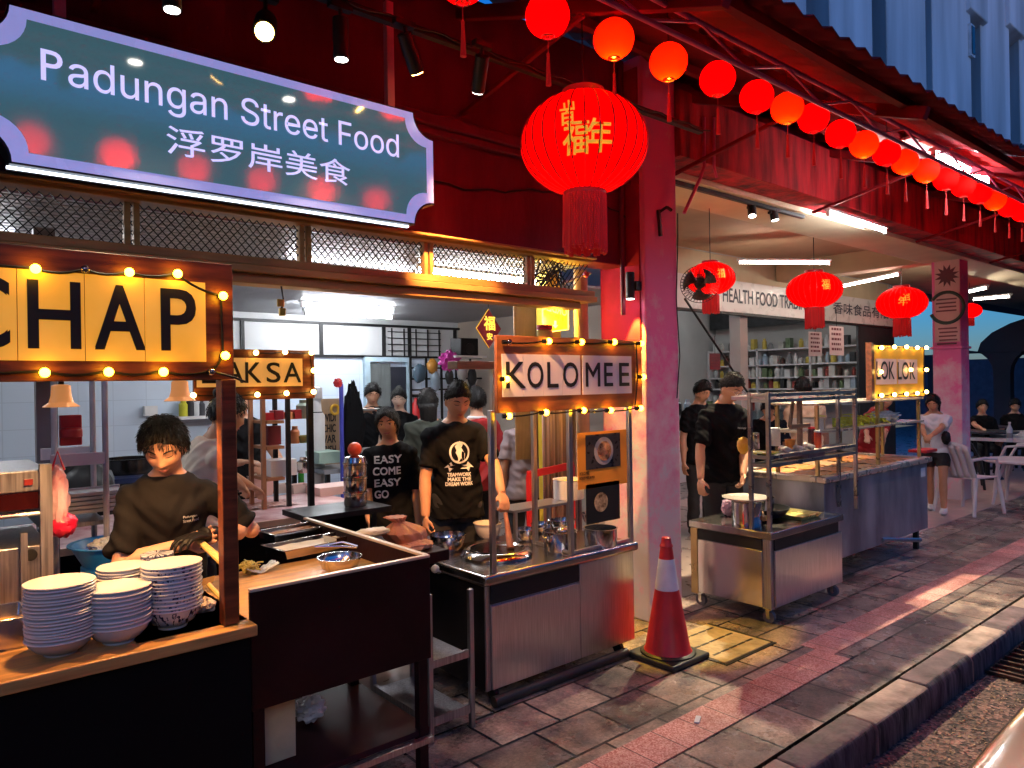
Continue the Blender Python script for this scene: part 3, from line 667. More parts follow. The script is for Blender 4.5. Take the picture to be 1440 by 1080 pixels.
# ================================================================ STALL HELPERS
def bulbs_on(parent, pts, unlit=(), r=.0135, sockdir=(0, .03, 0), n_off=0, es_mat=None):
    for k, p in enumerate(pts):
        p = Vector(p)
        b = MB().ball(p, r, 14, 10)
        MB().tube([p+Vector(sockdir)*.35, p+Vector(sockdir)], r*.72, 10).build('socket', blackm, b.build('bulb', (es_mat or bulb_m), parent)) if parent.type == 'EMPTY' else (b.build('bulb', (es_mat or bulb_m), parent), MB().tube([p+Vector(sockdir)*.35, p+Vector(sockdir)], r*.72, 10).build('socket', blackm, parent))
    for p in unlit:
        p = Vector(p); MB().ball(p, r*.95, 14, 10).build('unlit_bulb', glass('bulb_glass', (.5, .4, .35), .3), parent)
        MB().tube([p+Vector(sockdir)*.35, p+Vector(sockdir)], r*.72, 10).build('socket', blackm, parent)
def festoon(parent, pts, r=.004, sag=.012):
    P = []
    for a, b in zip(pts, pts[1:]):
        a, b = Vector(a), Vector(b)
        for k in range(6): t = k/6; P.append(a.lerp(b, t)-Vector((0, 0, sag*4*t*(1-t))))
    P.append(Vector(pts[-1])); MB().tube(P, r, 6).build('cable', blackm, parent)

# ================================================================ CHAP STALL (left foreground)
ch = thing('food_stall', 'dark wooden stall with large yellow CHAP letter board and bowls on its counter', 'food stall', (.3, 2.6, 0))
CY = 2.45
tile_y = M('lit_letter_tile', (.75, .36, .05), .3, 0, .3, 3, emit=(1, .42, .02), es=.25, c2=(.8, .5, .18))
sb = MB().box(-.5, .853, CY, CY+.035, 1.628, 2.014).build('sign_board', wood, ch, bevel=.004)
xs = [at(px, 450, Y=CY).x for px in (-60, 24, 119, 203, 289)]
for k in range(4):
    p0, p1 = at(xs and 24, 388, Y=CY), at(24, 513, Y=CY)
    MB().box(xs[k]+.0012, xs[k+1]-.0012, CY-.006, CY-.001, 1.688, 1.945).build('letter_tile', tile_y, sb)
for s, a, b in (('C', -48, 10), ('H', 38, 110), ('A', 132, 200), ('P', 225, 272)):
    xa, xb = at(a, 450, Y=CY).x, at(b, 450, Y=CY).x
    lettering(s, ink, sb, (xa, CY-.009, 1.722), xb-xa, .19, bold=.006)
B = [at(px, py, Y=CY-.03) for px, py in ((50, 378), (182, 383), (250, 385), (314, 416), (317, 500), (63, 524), (153, 523), (230, 523))]
U = [at(px, py, Y=CY-.03) for px, py in ((120, 379), (298, 523))]
bulbs_on(sb, B, U)
bulbs_on(sb, [(-.12, CY-.03, 1.985), (-.12, CY-.03, 1.652)])
q = Vector((0, .022, .004))
festoon(sb, [Vector((-.4, CY-.012, 1.99)), B[0]+q, U[0]+q, B[1]+q, B[2]+q, B[3]+q, B[4]+q, U[1]+q, B[7]+q, B[6]+q, B[5]+q, Vector((-.4, CY-.012, 1.66))])
MB().tube([U[1]+q, at(330, 531, Y=CY-.03), at(345, 537, Y=CY-.02)], .004, 6).build('plug_lead', blackm, sb)
MB().box(.808, .858, CY-.002, CY+.05, .815, 1.63).build('post', wood, ch, bevel=.003)
MB().box(-.5, .9, 2.4, 2.98, .775, .812).build('counter_top', wood_l, ch, bevel=.004)
MB().box(-.5, .885, 2.43, 2.46, .03, .774).box(.855, .885, 2.461, 2.95, .03, .774).build('front_panel', M('black_board', (.003, .0026, .003), .7, 0, .3, spec=.1), ch)
# two bell shades hanging under the board
def bell(px, py, lab):
    c = at(px, py, Y=2.62); t = thing('pendant_lamp', lab, 'lamp', c, 'small bell shaped pendant lamps')
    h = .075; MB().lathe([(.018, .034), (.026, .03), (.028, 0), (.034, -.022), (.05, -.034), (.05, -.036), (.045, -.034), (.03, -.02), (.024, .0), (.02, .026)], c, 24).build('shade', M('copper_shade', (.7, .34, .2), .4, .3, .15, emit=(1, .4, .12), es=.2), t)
    MB().tube([c+Vector((0, 0, .034)), c+Vector((.002, 0, .06))], .008, 8).tube([c+Vector((0, 0, .06)), Vector((c.x, c.y, 1.66))], .0025, 6).build('cord', blackm, t)
    MB().ball(c+Vector((0, 0, -.018)), .014, 12, 8).build('bulb', bulb_m, t)
    MB().box(c.x-.03, c.x+.03, 2.49, c.y+.02, 1.64, 1.66).build('arm', wood, t)
    link_light('beam', 'SPOT', t, c+Vector((0, 0, -.045)), 15, (1, .5, .17), spot_size=rad(140), spot_blend=.6, shadow_soft_size=.02, target=c+Vector((0, 0, -1)))
bell(86, 556, 'copper bell pendant lamp under the left end of the CHAP board')
bell(253, 549, 'copper bell pendant lamp above the boy in black')
# ---- bowls
CT = .812
def bowl_geo(r, h, t=.003):
    return [(r*.5, 0), (r*.5, h*.1), (r*.47, h*.1), (r*.75, h*.32), (r*.93, h*.68), (r, h), (r-t*.4, h+t*.3), (r-t, h), (r*.9, h*.68), (r*.7, h*.36), (.0001, h*.2)]
def bowl(name, r, h, m, rim=None, label='', cat='bowl', band=None):
    t = thing(name, label, cat)
    if band: MB().lathe([(r*.7+.0016, h*.28), (r*.75+.0009, h*.32), (r*.93+.0009, h*.68), (r*.99+.0009, h*.96)], n=40).build('painted_band', band, t)
    MB().lathe(bowl_geo(r, h), n=40).build('body', m, t)
    if rim: MB().lathe([(r*.985, h-.006), (r+.0035, h-.0035), (r+.0045, h-.001), (r+.003, h+.0012), (r*.985, h+.0012)], n=40).build('rim', rim, t)
    return t
def painted(name, c1_, c2_, zb, zt, k, th=.5):
    m, n, b = nodes(name); L = n.links.new; N = n.nodes.new
    tc = N('ShaderNodeTexCoord'); se = N('ShaderNodeSeparateXYZ'); L(tc.outputs['Object'], se.inputs[0])
    at_ = N('ShaderNodeMath'); at_.operation = 'ARCTAN2'; L(se.outputs[1], at_.inputs[0]); L(se.outputs[0], at_.inputs[1])
    co = N('ShaderNodeCombineXYZ'); ml = N('ShaderNodeMath'); ml.operation = 'MULTIPLY'; ml.inputs[1].default_value = k; L(at_.outputs[0], ml.inputs[0]); L(ml.outputs[0], co.inputs[0])
    m2 = N('ShaderNodeMath'); m2.operation = 'MULTIPLY'; m2.inputs[1].default_value = 28; L(se.outputs[2], m2.inputs[0]); L(m2.outputs[0], co.inputs[1])
    nz = N('ShaderNodeTexNoise'); nz.inputs['Scale'].default_value = 1.6; nz.inputs['Detail'].default_value = 3; L(co.outputs[0], nz.inputs['Vector'])
    g = N('ShaderNodeMath'); g.operation = 'GREATER_THAN'; g.inputs[1].default_value = th; L(nz.outputs[0], g.inputs[0])
    a = N('ShaderNodeMath'); a.operation = 'GREATER_THAN'; a.inputs[1].default_value = zb; L(se.outputs[2], a.inputs[0])
    c = N('ShaderNodeMath'); c.operation = 'LESS_THAN'; c.inputs[1].default_value = zt; L(se.outputs[2], c.inputs[0])
    d = N('ShaderNodeMath'); d.operation = 'MULTIPLY'; L(a.outputs[0], d.inputs[0]); L(c.outputs[0], d.inputs[1])
    e = N('ShaderNodeMath'); e.operation = 'MULTIPLY'; L(d.outputs[0], e.inputs[0]); L(g.outputs[0], e.inputs[1])
    mx = N('ShaderNodeMix'); mx.data_type = 'RGBA'; mx.inputs[6].default_value = (*c1_, 1); mx.inputs[7].default_value = (*c2_, 1); L(e.outputs[0], mx.inputs[0])
    L(mx.outputs[2], b.inputs['Base Color']); b.inputs['Roughness'].default_value = .18; b.inputs['Coat Weight'].default_value = .3; return m
blue_m = painted('blue_painted_porcelain', (.46, .46, .52), (.02, .025, .06), .012, .064, 4.5, .55)
cream_m = M('cream_porcelain', (.44, .37, .31), .2, 0, .06, coat=.3)
rim_m = M('pale_glazed_rim', (.74, .7, .66), .15, 0, .05, coat=.4)
def stack(proto, c, n, dz, fmt, group, jit=.0022):
    for i in range(n):
        k = n-1-i
        pos = c+Vector((random.uniform(-jit, jit), random.uniform(-jit, jit), dz*i))
        lab = fmt % ('topmost' if k == 0 else 'bottom' if i == 0 else ORD[k])
        lab = lab if k == 0 or i == 0 else lab+' from the top'
        tl_ = (random.uniform(-.02, .02), random.uniform(-.02, .02)) if i else (0, 0)
        if i == 0: proto.location = pos; proto['label'] = lab; proto['group'] = group; proto.rotation_euler.z = random.uniform(0, 6)
        else: o_ = dup(proto, pos, random.uniform(0, 6), lab, group); o_.rotation_euler.x, o_.rotation_euler.y = tl_
def ontop(px, py, Z): return at(px, py, Z=Z)
c1_ = ontop(86, 917, CT); c2_ = ontop(167, 901, CT); c3_ = ontop(243, 880, CT)
R1 = 42.5/1020*(c1_.dot(v0)); R2 = 41/1020*(c2_.dot(v0)); R3 = 38/1020*c3_.dot(v0)
stack(bowl('cream_bowl', R1, .052, cream_m, rim_m), c1_, 18, .0096, 'cream bowl with pale rim in the tall front left stack, %s', 'cream bowls stacked at the front left')
stack(bowl('white_bowl', R2, .06, porcelain, rim_m), c2_, 10, .0125, 'plain white bowl in the middle stack on the counter, %s', 'white bowls stacked in the middle')
stack(bowl('patterned_bowl', R3, .07, porcelain, rim_m, band=blue_m), c3_, 13, .0118, 'blue painted porcelain bowl in the tall right stack, %s', 'blue painted bowls stacked at the right', .0016)
c4_ = c1_+Vector((.012, .19, 0)); stack(bowl('small_bowl', .06, .04, cream_m, rim_m), c4_, 11, .009, 'small cream bowl half hidden behind the front left stack, %s', 'small cream bowls behind the front left stack')
c5_ = c2_+Vector((.05, .17, 0)); stack(bowl('white_bowl', .075, .05, porcelain, rim_m), c5_, 15, .0105, 'white bowl in the stack behind the middle one, %s', 'white bowls stacked behind the middle stack')
c6_ = c3_+Vector((-.0, .18, 0)); stack(bowl('white_bowl', .05, .035, porcelain, blue_m), c6_, 17, .011, 'small blue rimmed bowl behind the painted stack, %s', 'small blue rimmed bowls behind the painted stack')
# steel tub at the left edge
def steel_tub(c, wx, wy, h, lab, name='steel_tub', fill=None):
    t = thing(name, lab, 'tub', c); x, y, z = c
    pr = lambda sx, sy, zz, rr=.02: [(x+sx*(wx/2)+(a*rr if 0 else 0), y+sy*(wy/2), zz) for a in (0,) for sx, sy in ((-1, -1), (1, -1), (1, 1), (-1, 1))]
    def ring(k, zz): return [(x+sx*wx/2*k, y+sy*wy/2*k, zz) for sx, sy in ((-1, -1), (1, -1), (1, 1), (-1, 1))]
    b = MB(); b.loft([ring(.86, z), ring(.97, z+h), ring(1.06, z+h+.001), ring(1.06, z+h+.004), ring(.95, z+h+.004), ring(.84, z+.006)])
    b.build('body', steel_p, t, bevel=.006)
    if fill: MB().loft([ring(.86, z+.007), ring(.92, z+h*.6)]).build('food', fill, t)
    return t
steel_tub(ontop(-8, 915, CT)+Vector((0, .06, 0)), .17, .2, .095, 'deep steel tub with yellow food at the left counter end', fill=M('curry_food', (.5, .24, .03), .4, 0, .5, 20, .6, 40))
bw = bowl('white_bowl', .075, .06, porcelain, rim_m, 'single white bowl behind the steel tub at the left edge'); bw.location = ontop(5, 855, CT)+Vector((0, .1, .05))
MB().lathe([(.06, -.05), (.055, -.001), (.0001, -.001)], n=24).build('food', M('curry_food'), bw)
pl = thing('white_plate', 'big white plate lying behind the cream bowl stack', 'plate', ontop(50, 835, CT)+Vector((0, .06, .012)))
MB().lathe([(.06, -.012), (.1, -.004), (.125, .006), (.124, .009), (.09, .0), (.0001, -.004)], n=40).xf(Matrix.Translation(pl.location)).build('body', porcelain, pl)
# blue basin with bags of noodles
bs = thing('blue_basin', 'wide blue plastic basin behind the stacked bowls', 'basin', ontop(176, 822, CT)+Vector((0, .16, .06)))
blue_p = M('blue_plastic', (.02, .24, .75), .35, 0, .15)
MB().lathe([(.12, 0), (.165, .085), (.178, .088), (.178, .092), (.16, .09), (.115, .006), (.0001, .006)], bs.location, 40).build('body', blue_p, bs); MB().lathe([(.13, -.06), (.13, -.002), (.0001, -.002)], bs.location, 24).build('stand_ring', blue_p, bs)
bagm = M('clear_bag', (.75, .75, .7), .2, 0, .15, 30, .8, 60)
def crumple(c, rx, ry, rz, sd, fine=9, amp=.25, n=28, m_=18):
    b = MB(); c = Vector(c)
    for i in range(m_+1):
        for j in range(n):
            th, ph = pi*i/m_, 2*pi*j/n
            d = Vector((sin(th)*cos(ph), sin(th)*sin(ph), -cos(th)))
            q = abs(noise.noise(d*2.1+Vector((sd, 0, 0))))*1.3+.5*abs(noise.noise(d*fine*.6+Vector((0, sd, 0))))
            k = 1-amp+amp*1.6*q
            b.v.append(c+Vector((d.x*rx*k, d.y*ry*k, d.z*rz*k)))
    for i in range(m_):
        for j in range(n): b.f.append((i*n+j, i*n+(j+1) % n, (i+1)*n+(j+1) % n, (i+1)*n+j))
    return b
o = crumple(bs.location+Vector((-.04, -.03, .085)), .07, .055, .035, 3.1).build('noodle_bag', bagm); tag(o, 'clear bag of noodles lying in the blue basin', 'bag')
# knives and wrapped stuff by the post
kn = thing('cleaver', 'steel cleaver with yellow handle resting by the wooden post', 'knife', ontop(302, 850, CT)+Vector((0, .08, .05)))
p = kn.location
MB().add([p+Vector(q) for q in ((-.07, 0, 0), (.03, .03, 0), (.035, .02, .03), (-.065, -.012, .032))]+[p+Vector(q)+Vector((0, .002, 0)) for q in ((-.07, 0, 0), (.03, .03, 0), (.035, .02, .03), (-.065, -.012, .032))], [(0, 1, 2, 3), (7, 6, 5, 4), (0, 4, 5, 1), (1, 5, 6, 2), (2, 6, 7, 3), (3, 7, 4, 0)]).build('blade', steel_p, kn)
MB().tube([p+Vector((0, -.01, .01)), p+Vector((.035, -.07, -.045))], .009, 10).build('handle', M('yellow_handle', (.6, .4, .12), .4), kn)
o = crumple(ontop(290, 862, CT)+Vector((0, .02, .022)), .038, .03, .03, 9.4).build('paper_wrap', M('crumpled_paper', (.66, .5, .36), .7, 0, .3, 25, .6, 50)); tag(o, 'crumpled brown paper wrap beside the wooden post', 'paper wrap')

# ---- steel steamer cabinet at the far left
sm = thing('steamer_cabinet', 'worn steel food warmer with red lit window at the left edge', 'warmer', (.2, 3.1, .0))
c0 = at(70, 700, Y=3.0); X1 = c0.x
zt, z2, z3, z4 = at(60, 660, Y=3).z, at(60, 712, Y=3).z, at(60, 745, Y=3).z, at(60, 765, Y=3).z
MB().box(-.6, X1, 3.0, 3.5, zt-.075, zt).box(-.6, -.57, 3.0, 3.5, z3, zt-.075).box(X1-.03, X1, 3.0, 3.5, z3, zt-.075).box(-.57, X1-.03, 3.47, 3.5, z3, zt-.075).box(-.6, X1, 3.0, 3.5, z4-.3, z3-.05).build('cabinet', steel_d, sm, bevel=.006)
MB().box(-.57, X1-.03, 3.002, 3.008, z2-.005, zt-.077).build('window', M('dark_window', (.03, .004, .004), .08, 0, .2), sm)
MB().box(X1-.032, X1+.004, 2.97, 2.999, .3, zt+.02).box(X1-.09, X1-.07, 2.97, 2.999, .3, z3).build('leg', steel_d, sm)
MB().tube([(-.5, 2.985, z2-.02), (X1-.03, 2.985, z2-.02)], .008, 8).build('handle', steel_p, sm)
MB().box(X1-.075, X1-.05, 2.99, 3.0, zt-.05, zt-.03).build('switch', M('switch_red', (.25, .02, .02), .4), sm)
MB().tube([(X1-.06, 2.985, z3-.08), (X1-.06, 3.0, z3-.08)], .02, 16).build('knob', blackm, sm)
o = crumple((.06, 3.2, zt+.055), .17, .14, .06, 5.2, amp=.12).build('foil_pack', M('foil_paper', (.6, .55, .56), .35, .3, .15, 20, .5, 40)); tag(o, 'silvery wrapped pack lying on the steel food warmer', 'pack')
# pink plastic bag hanging from the warmer
bg_ = thing('pink_bag', 'pink and grey plastic bag hanging beside the food warmer', 'bag', at(82, 700, Y=3.1))
crumple(bg_.location, .035, .05, .12, 1.7, amp=.15).build('body', M('pink_film', (.55, .06, .14), .3, 0, .4, 6, .3, 20, c2=(.6, .45, .55)), bg_)
crumple(bg_.location+Vector((.01, 0, -.1)), .05, .05, .05, 4.7, amp=.15).build('bottom', M('red_film', (.5, .01, .05), .3, 0, .3, 6), bg_)
MB().tube([bg_.location+Vector((-.02, 0, .1)), bg_.location+Vector((0, 0, .17)), bg_.location+Vector((.02, 0, .1))], .005, 6).build('handle', M('red_film'), bg_)
# plates on a white trolley behind
for k in range(5):
    p = at(128, 716, Y=3.6)+Vector((random.uniform(-.02, .02), 0, k*.018))
    o = MB().box(p.x-.16, p.x+.14, p.y-.1, p.y+.1, p.z, p.z+.006).box(p.x-.17, p.x+.15, p.y-.11, p.y-.1, p.z, p.z+.014).box(p.x-.17, p.x+.15, p.y+.1, p.y+.11, p.z, p.z+.014).build('white_tray', porcelain, bevel=.003)
    tag(o, '%s white plastic tray from the bottom of the pile on the wire rack' % ORD[k] if k else 'bottom white plastic tray of the pile on the wire rack', 'tray', 'white trays piled on the rack')
rk = thing('wire_rack', 'white metal rack with trays beside the blue tiled wall', 'rack', at(138, 740, Y=3.6))
p = at(138, 735, Y=3.6); xl, xr = at(85, 735, Y=3.6).x, at(141, 735, Y=3.6).x
MB().box(xl-.03, xr, 3.47, 3.73, p.z+.012, p.z+.03).build('shelf', steel_d, rk)
for x, y in ((xr, 3.47), (xr, 3.73), (xl, 3.73)): MB().tube([(x, y, .005), (x, y, 2.2)], .012, 8).build('post', M('grey_white_pole', (.5, .48, .5), .4), rk)
for y, z in ((3.735, 1.3), (3.46, 1.29)): MB().box(xl-.05, xr, y, y+.015, z, z+.05).build('rail', white, rk)
# folding shutters and the post at the far left
fs = thing('folding_shutter', 'dark brown folding metal shutters at the left end of the stall', 'shutter', (-.2, 4.4, 0))
b = MB()
for k in range(14):
    x = -1.2+.095*k; b.add([(x, 4.3+.05*(k % 2), z) for z in (0.01, 2.4)]+[(x+.095, 4.3+.05*((k+1) % 2), z) for z in (2.4, .01)], [(0, 1, 2, 3)])
b.build('leaf', M('brown_shutter', (.06, .03, .028), .5, .2, .5, 4, stretch=(6, 6, .5)), fs, smooth=False, solid=.004)
p = at(64, 600, Y=4.2); MB().box(p.x-.04, p.x+.05, 4.18, 4.24, .005, 2.4).build('jamb', M('grey_jamb', (.2, .19, .2), .5, .3, .3, 3), fs)
o = MB().box(p.x+.055, p.x+.15, 4.16, 4.2, 1.33, 1.48).lathe([(.05, 0), (.05, .04), (.04, .05)], (p.x+.1, 4.15, 1.37), 18).build('alarm_bell', red_p, bevel=.005); tag(o, 'round red alarm box on the grey shutter jamb', 'alarm bell')

# ================================================================ DARK BOX COUNTER in the middle
bx = thing('box_counter', 'dark maroon box counter with raised sides and a low shelf', 'counter', (1.25, 2.9, 0))
maroon = M('maroon_board', (.018, .002, .003), .5, 0, .5, 3, .1, 20, spec=.2); edge = M('pale_edge_strip', (.66, .52, .38), .35, .2, .2)
X0, X1b, Y0, Y1, ZT = .897, 1.625, 2.46, 3.3, .905
MB().box(X0, X1b, Y0, Y0+.016, .5, ZT).build('front_panel', maroon, bx, bevel=.002)
MB().box(X1b-.016, X1b, Y0+.017, Y1+.32, .5, ZT).build('side_panel', maroon, bx, bevel=.002)
MB().box(X0, X1b, Y0-.003, Y0+.02, ZT+.001, ZT+.012).box(X1b-.02, X1b+.004, Y0+.021, Y1+.32, ZT+.001, ZT+.012).build('edge_strip', edge, bx, bevel=.002)
MB().box(.55, X1b-.017, Y0+.018, 3.15, .79, .812).build('worktop', wood_l, bx, bevel=.002)
MB().box(X0, X1b, Y0+.02, 3.1, .19, .215).build('low_shelf', M('maroon_shelf', (.035, .006, .008), .6, 0, .5, 4, spec=.2), bx, bevel=.002)
for x, y in ((X0+.03, Y0+.03), (X1b-.03, Y0+.03), (X0+.03, 3.07), (X1b-.03, 3.07)): MB().box(x-.02, x+.02, y-.015, y+.02, 0, .5).build('leg', maroon, bx)
MB().box(X0+.02, X1b, Y0-.01, Y0+.015, .165, .188).build('shelf_edge', steel_d, bx)
# trays, bowl, noodles, tongs on it
WT = .812
def tray(px, py, wx, wy, lab, m_in, rot=.0, z=WT):
    c = at(px, py, Z=z+.02); t = thing('baking_tray', lab, 'tray', c, 'dough trays on the dark counter')
    b = MB(); b.loft([[(sx*wx/2*k, sy*wy/2*k, zz) for sx, sy in ((-1, -1), (1, -1), (1, 1), (-1, 1))] for k, zz in ((.92, -.02), (1, .018), (1.05, .02), (1.05, .022), (.97, .021), (.9, -.014))])
    b.xf(Matrix.Translation(c)@Matrix.Rotation(rot, 4, 'Z')).build('pan', steel_p, t, bevel=.003)
    b = MB().grid(lambda u, v: ((u-.5)*wx*.9, (v-.5)*wy*.9, .004+.006*noise.noise(Vector((u*4, v*4, px)))), 12, 12)
    b.xf(Matrix.Translation(c)@Matrix.Rotation(rot, 4, 'Z')).build('dough', m_in, t)
tray(413, 748, .3, .16, 'steel tray of orange batter at the back of the dark counter', M('orange_batter', (.55, .26, .08), .3, 0, .2), .12, WT+.05)
tray(432, 768, .34, .2, 'steel tray lined with pale dough sheet on the dark counter', M('pale_dough', (.74, .62, .44), .5, 0, .1), .12, WT+.02)
tray(480, 757, .13, .12, 'small tray of pale dumplings behind the steel bowl', M('pale_dough'), .1, WT+.04)
def sbowl(c, r, h, lab, m=None, name='steel_bowl', food=None, group=None):
    t = thing(name, lab, 'bowl', c, group)
    MB().lathe([(r*.55, 0), (r*.82, h*.3), (r*.95, h*.75), (r*.97, h*.97), (r*1.05, h), (r*1.05, h*1.02), (r*.96, h*1.02), (r*.93, h*.8), (r*.8, h*.34), (r*.5, h*.05), (.0001, h*.05)], c, 40).build('body', m or steel_p, t)
    if food: MB().lathe([(r*.86, h*.55), (r*.5, h*.6), (.0001, h*.63)], c, 24).build('food', food, t)
    return t
c = at(478, 803, Z=WT); sbowl(c, 30/1020*c.dot(v0), .062, 'shiny steel bowl at the front edge of the dark counter')
c = at(446, 790, Z=WT)
o = MB()
for k in range(60):
    a = random.uniform(0, 6.28); r = random.uniform(0, .045); p = at(352, 806, Z=WT)+Vector((r*cos(a), r*sin(a)+.02, random.uniform(.004, .035)))
    d = Vector((random.uniform(-1, 1), random.uniform(-1, 1), random.uniform(-.3, .3))).normalized()*.025
    o.tube([p-d, p+Vector((0, 0, .008)), p+d], .0035, 5)
tag(o.build('noodle_heap', M('yellow_noodle', (.75, .56, .12), .4, 0, .2)), 'small heap of yellow noodles on the counter by the post', 'noodles')
o = MB().grid(lambda u, v: tuple(at(372, 806, Z=WT)+Vector(((u-.5)*.13, (v-.5)*.07+.03, .004+.05*abs(u-.4)+.01*noise.noise(Vector((u*5, v*5, 1)))))), 14, 10)
tag(o.build('noodle_wrapper', bagm, solid=.0015), 'open clear wrapper beside the yellow noodle heap', 'wrapper')
tg = thing('tongs', 'steel tongs lying behind the steel bowl on the dark counter', 'tongs', at(478, 770, Z=WT+.05)); p = tg.location
MB().tube([p+Vector((-.1, .05, .01)), p+Vector((0, 0, .005)), p+Vector((.06, -.05, 0))], .006, 8).tube([p+Vector((-.1, .05, .01)), p+Vector((.02, .01, .02)), p+Vector((.075, -.03, .0))], .006, 8).build('arms', steel_p, tg)
# box of groceries under the counter, for the white glints in its shadow
o = MB().box(1.0, 1.12, 2.62, 2.75, .217, .43).build('carton', M('cream_carton', (.6, .5, .3), .7), bevel=.003); tag(o, 'cream carton on the low shelf of the dark counter', 'carton')
o = crumple((1.28, 2.85, .27), .07, .06, .05, 2.2).build('plastic_bag', M('white_film', (.7, .7, .72), .3, 0, .15, 20)); tag(o, 'white plastic bag on the low shelf of the dark counter', 'bag')
# orange plastic bag and wrapped bread between counter and cart
bgp = at(580, 768, Z=.79); bb = thing('orange_bag', 'orange and white plastic bag of bread at the counter corner', 'bag', bgp)
film = M('orange_film', (.85, .2, .06), .25, 0, .15, 5, .5, 22, c2=(.85, .42, .25))
rg = []
for i in range(26):
    f = i/25; z = .175*f; r = (.05+.062*sin(min(1, f*1.9)*pi/2)) if f < .55 else .112-.085*((f-.55)/.3)**1.2 if f < .85 else .027+.03*((f-.85)/.15)
    rg.append([bgp+Vector((-.02*f-.06*f*f+r*(1+(.03+.16*f)*sin(13*q+2*sin(3*q)+f*2)*.6+.1*noise.noise(Vector((cos(q)*2, sin(q)*2, f*4))))*cos(q), .03+r*.9*(1+(.03+.16*f)*cos(11*q+f*3)*.5)*sin(q), z-.02)) for q in [2*pi*j/72 for j in range(72)]])
MB().loft(rg).build('body', film, bb)
crumple(bgp+Vector((.0, -.03, .01)), .1, .06, .035, 8.6, amp=.16, n=40, m_=24).build('gathered_neck', film, bb)
o = crumple(at(535, 752, Z=.9)+Vector((0, .08, 0)), .1, .05, .022, 2.9, amp=.15).build('bread_pack', M('bread_pack_film', (.7, .52, .3), .3, 0, .25, 8)); tag(o, 'flat pack of bread lying left of the orange plastic bag', 'bread')
MB().box(1.64, 2.1, 3.0, 3.6, .72, .775).build('ledge', maroon, bx, bevel=.003)
# folding steel rack between box and cart
fr = thing('steel_rack', 'narrow steel frame rack standing between the dark counter and the noodle cart', 'rack', (1.9, 2.66, 0))
pA, pB = at(606, 1045, Z=0), at(664, 1022, Z=0); pB2 = Vector((pB.x, pB.y, 0))
for q_, zt_ in ((pA, .665), (pB, .645)): MB().box(q_.x-.012, q_.x+.012, q_.y-.012, q_.y+.012, 0, zt_).build('leg', steel_d, fr, bevel=.003)
for q_ in (pA, pB): MB().box(q_.x-.012, q_.x+.012, q_.y+.5, q_.y+.524, 0, .65).build('leg', steel_d, fr, bevel=.003)
for z, h in ((.07, .04), (.33, .035)):
    MB().box(pA.x+.013, pB.x-.013, pA.y-.005, pA.y+.012, z, z+h).box(pA.x-.01, pA.x+.008, pA.y+.013, pA.y+.5, z, z+h).build('rail', steel_d, fr)
    MB().box(pA.x+.013, pB.x-.013, pA.y+.013, pA.y+.5, z+h*.4, z+h*.5).build('shelf', steel_d, fr)
sk = thing('socket_plug', 'white power plug dangling on the side of the noodle cart', 'plug', at(612, 800, Y=2.9)); p = sk.location
MB().ball(p, .02, 14, 10).tube([p, p+Vector((.03, 0, -.02)), p+Vector((.05, .05, -.04))], .004, 6).build('plug', M('grey_plug', (.4, .38, .36), .5), sk)

# ================================================================ KOLO MEE CART
kc = thing('noodle_cart', 'brushed steel noodle cart under the KOLO MEE bulb board', 'food cart', (2.75, 3.1, 0))
KX0, KX1, KY0, KY1, KT = 2.2, 3.305, 2.83, 3.5, .655
MB().box(KX0, KX1, KY0+.012, KY1, .075, KT-.055).build('body', steel_d, kc, bevel=.004)
xs1 = at(817, 900, Y=KY0).x
MB().box(KX0+.03, xs1-.002, KY0, KY0+.011, .08, KT-.16).build('door', steel, kc, bevel=.002)
MB().box(xs1+.001, KX1, KY0, KY0+.011, .08, KT-.056).build('end_panel', steel, kc, bevel=.002)
MB().box(KX0+.03, xs1-.002, KY0+.004, KY0+.0115, KT-.15, KT-.058).build('vent_slot', M('slot_black', (.003, .003, .003), .6), kc)
MB().box(KX0-.004, KX0-.001, KY0+.02, KY1-.03, .08, KT-.06).build('side_panel', M('black_side', (.01, .008, .01), .35, .2), kc)
tp = MB().box(KX0-.02, KX1+.03, KY0-.02, KY1+.02, KT-.052, KT)
tp.build('top', M('scratched_steel_top', (.42, .38, .36), .24, 1, .12, 5, .03, 12, stretch=(1, 4, 1), rv=.08), kc, bevel=.016, seg=4)
for x in (KX0+.08, KX1-.08):
    for y in (KY0+.06, KY1-.06): MB().tube([(x-.012, y, .035), (x+.012, y, .035)], .033, 20).build('wheel', blackm, kc)
o = MB().tube([(KX0+.02, KY0-.02, .03), (KX1-.1, KY0-.02, .03)], .028, 18).build('rubber_roll', M('black_rubber', (.015, .016, .015), .5)); tag(o, 'long black rubber roll lying under the noodle cart front', 'roll')
for px, yy in ((692, KY0+.02), (802, KY0+.02), (886, KY0+.02)):
    p = at(px, 700, Y=yy); MB().box(p.x-.014, p.x+.014, yy-.012, yy+.012, KT+.001, 1.47).build('post', steel, kc, bevel=.002)
p = at(753, 765, Z=KT); MB().box(p.x-.014, p.x+.014, p.y-.012, p.y+.012, KT+.001, 1.5).build('post', steel, kc, bevel=.002); kbp = p
xa, xb = at(802, 700, Y=KY0+.02).x, at(886, 700, Y=KY0+.02).x
MB().box(xa+.016, xb-.016, KY0+.01, KY0+.03, KT+.001, KT+.02).bar((xa, KY0+.034, KT+.01), (kbp.x, kbp.y, KT+.01), .018).build('foot_rail', steel, kc, bevel=.002)
MB().box(xa+.016, xb-.016, KY0+.018, KY0+.022, KT+.021, 1.45).build('glass_panel', clear, kc)
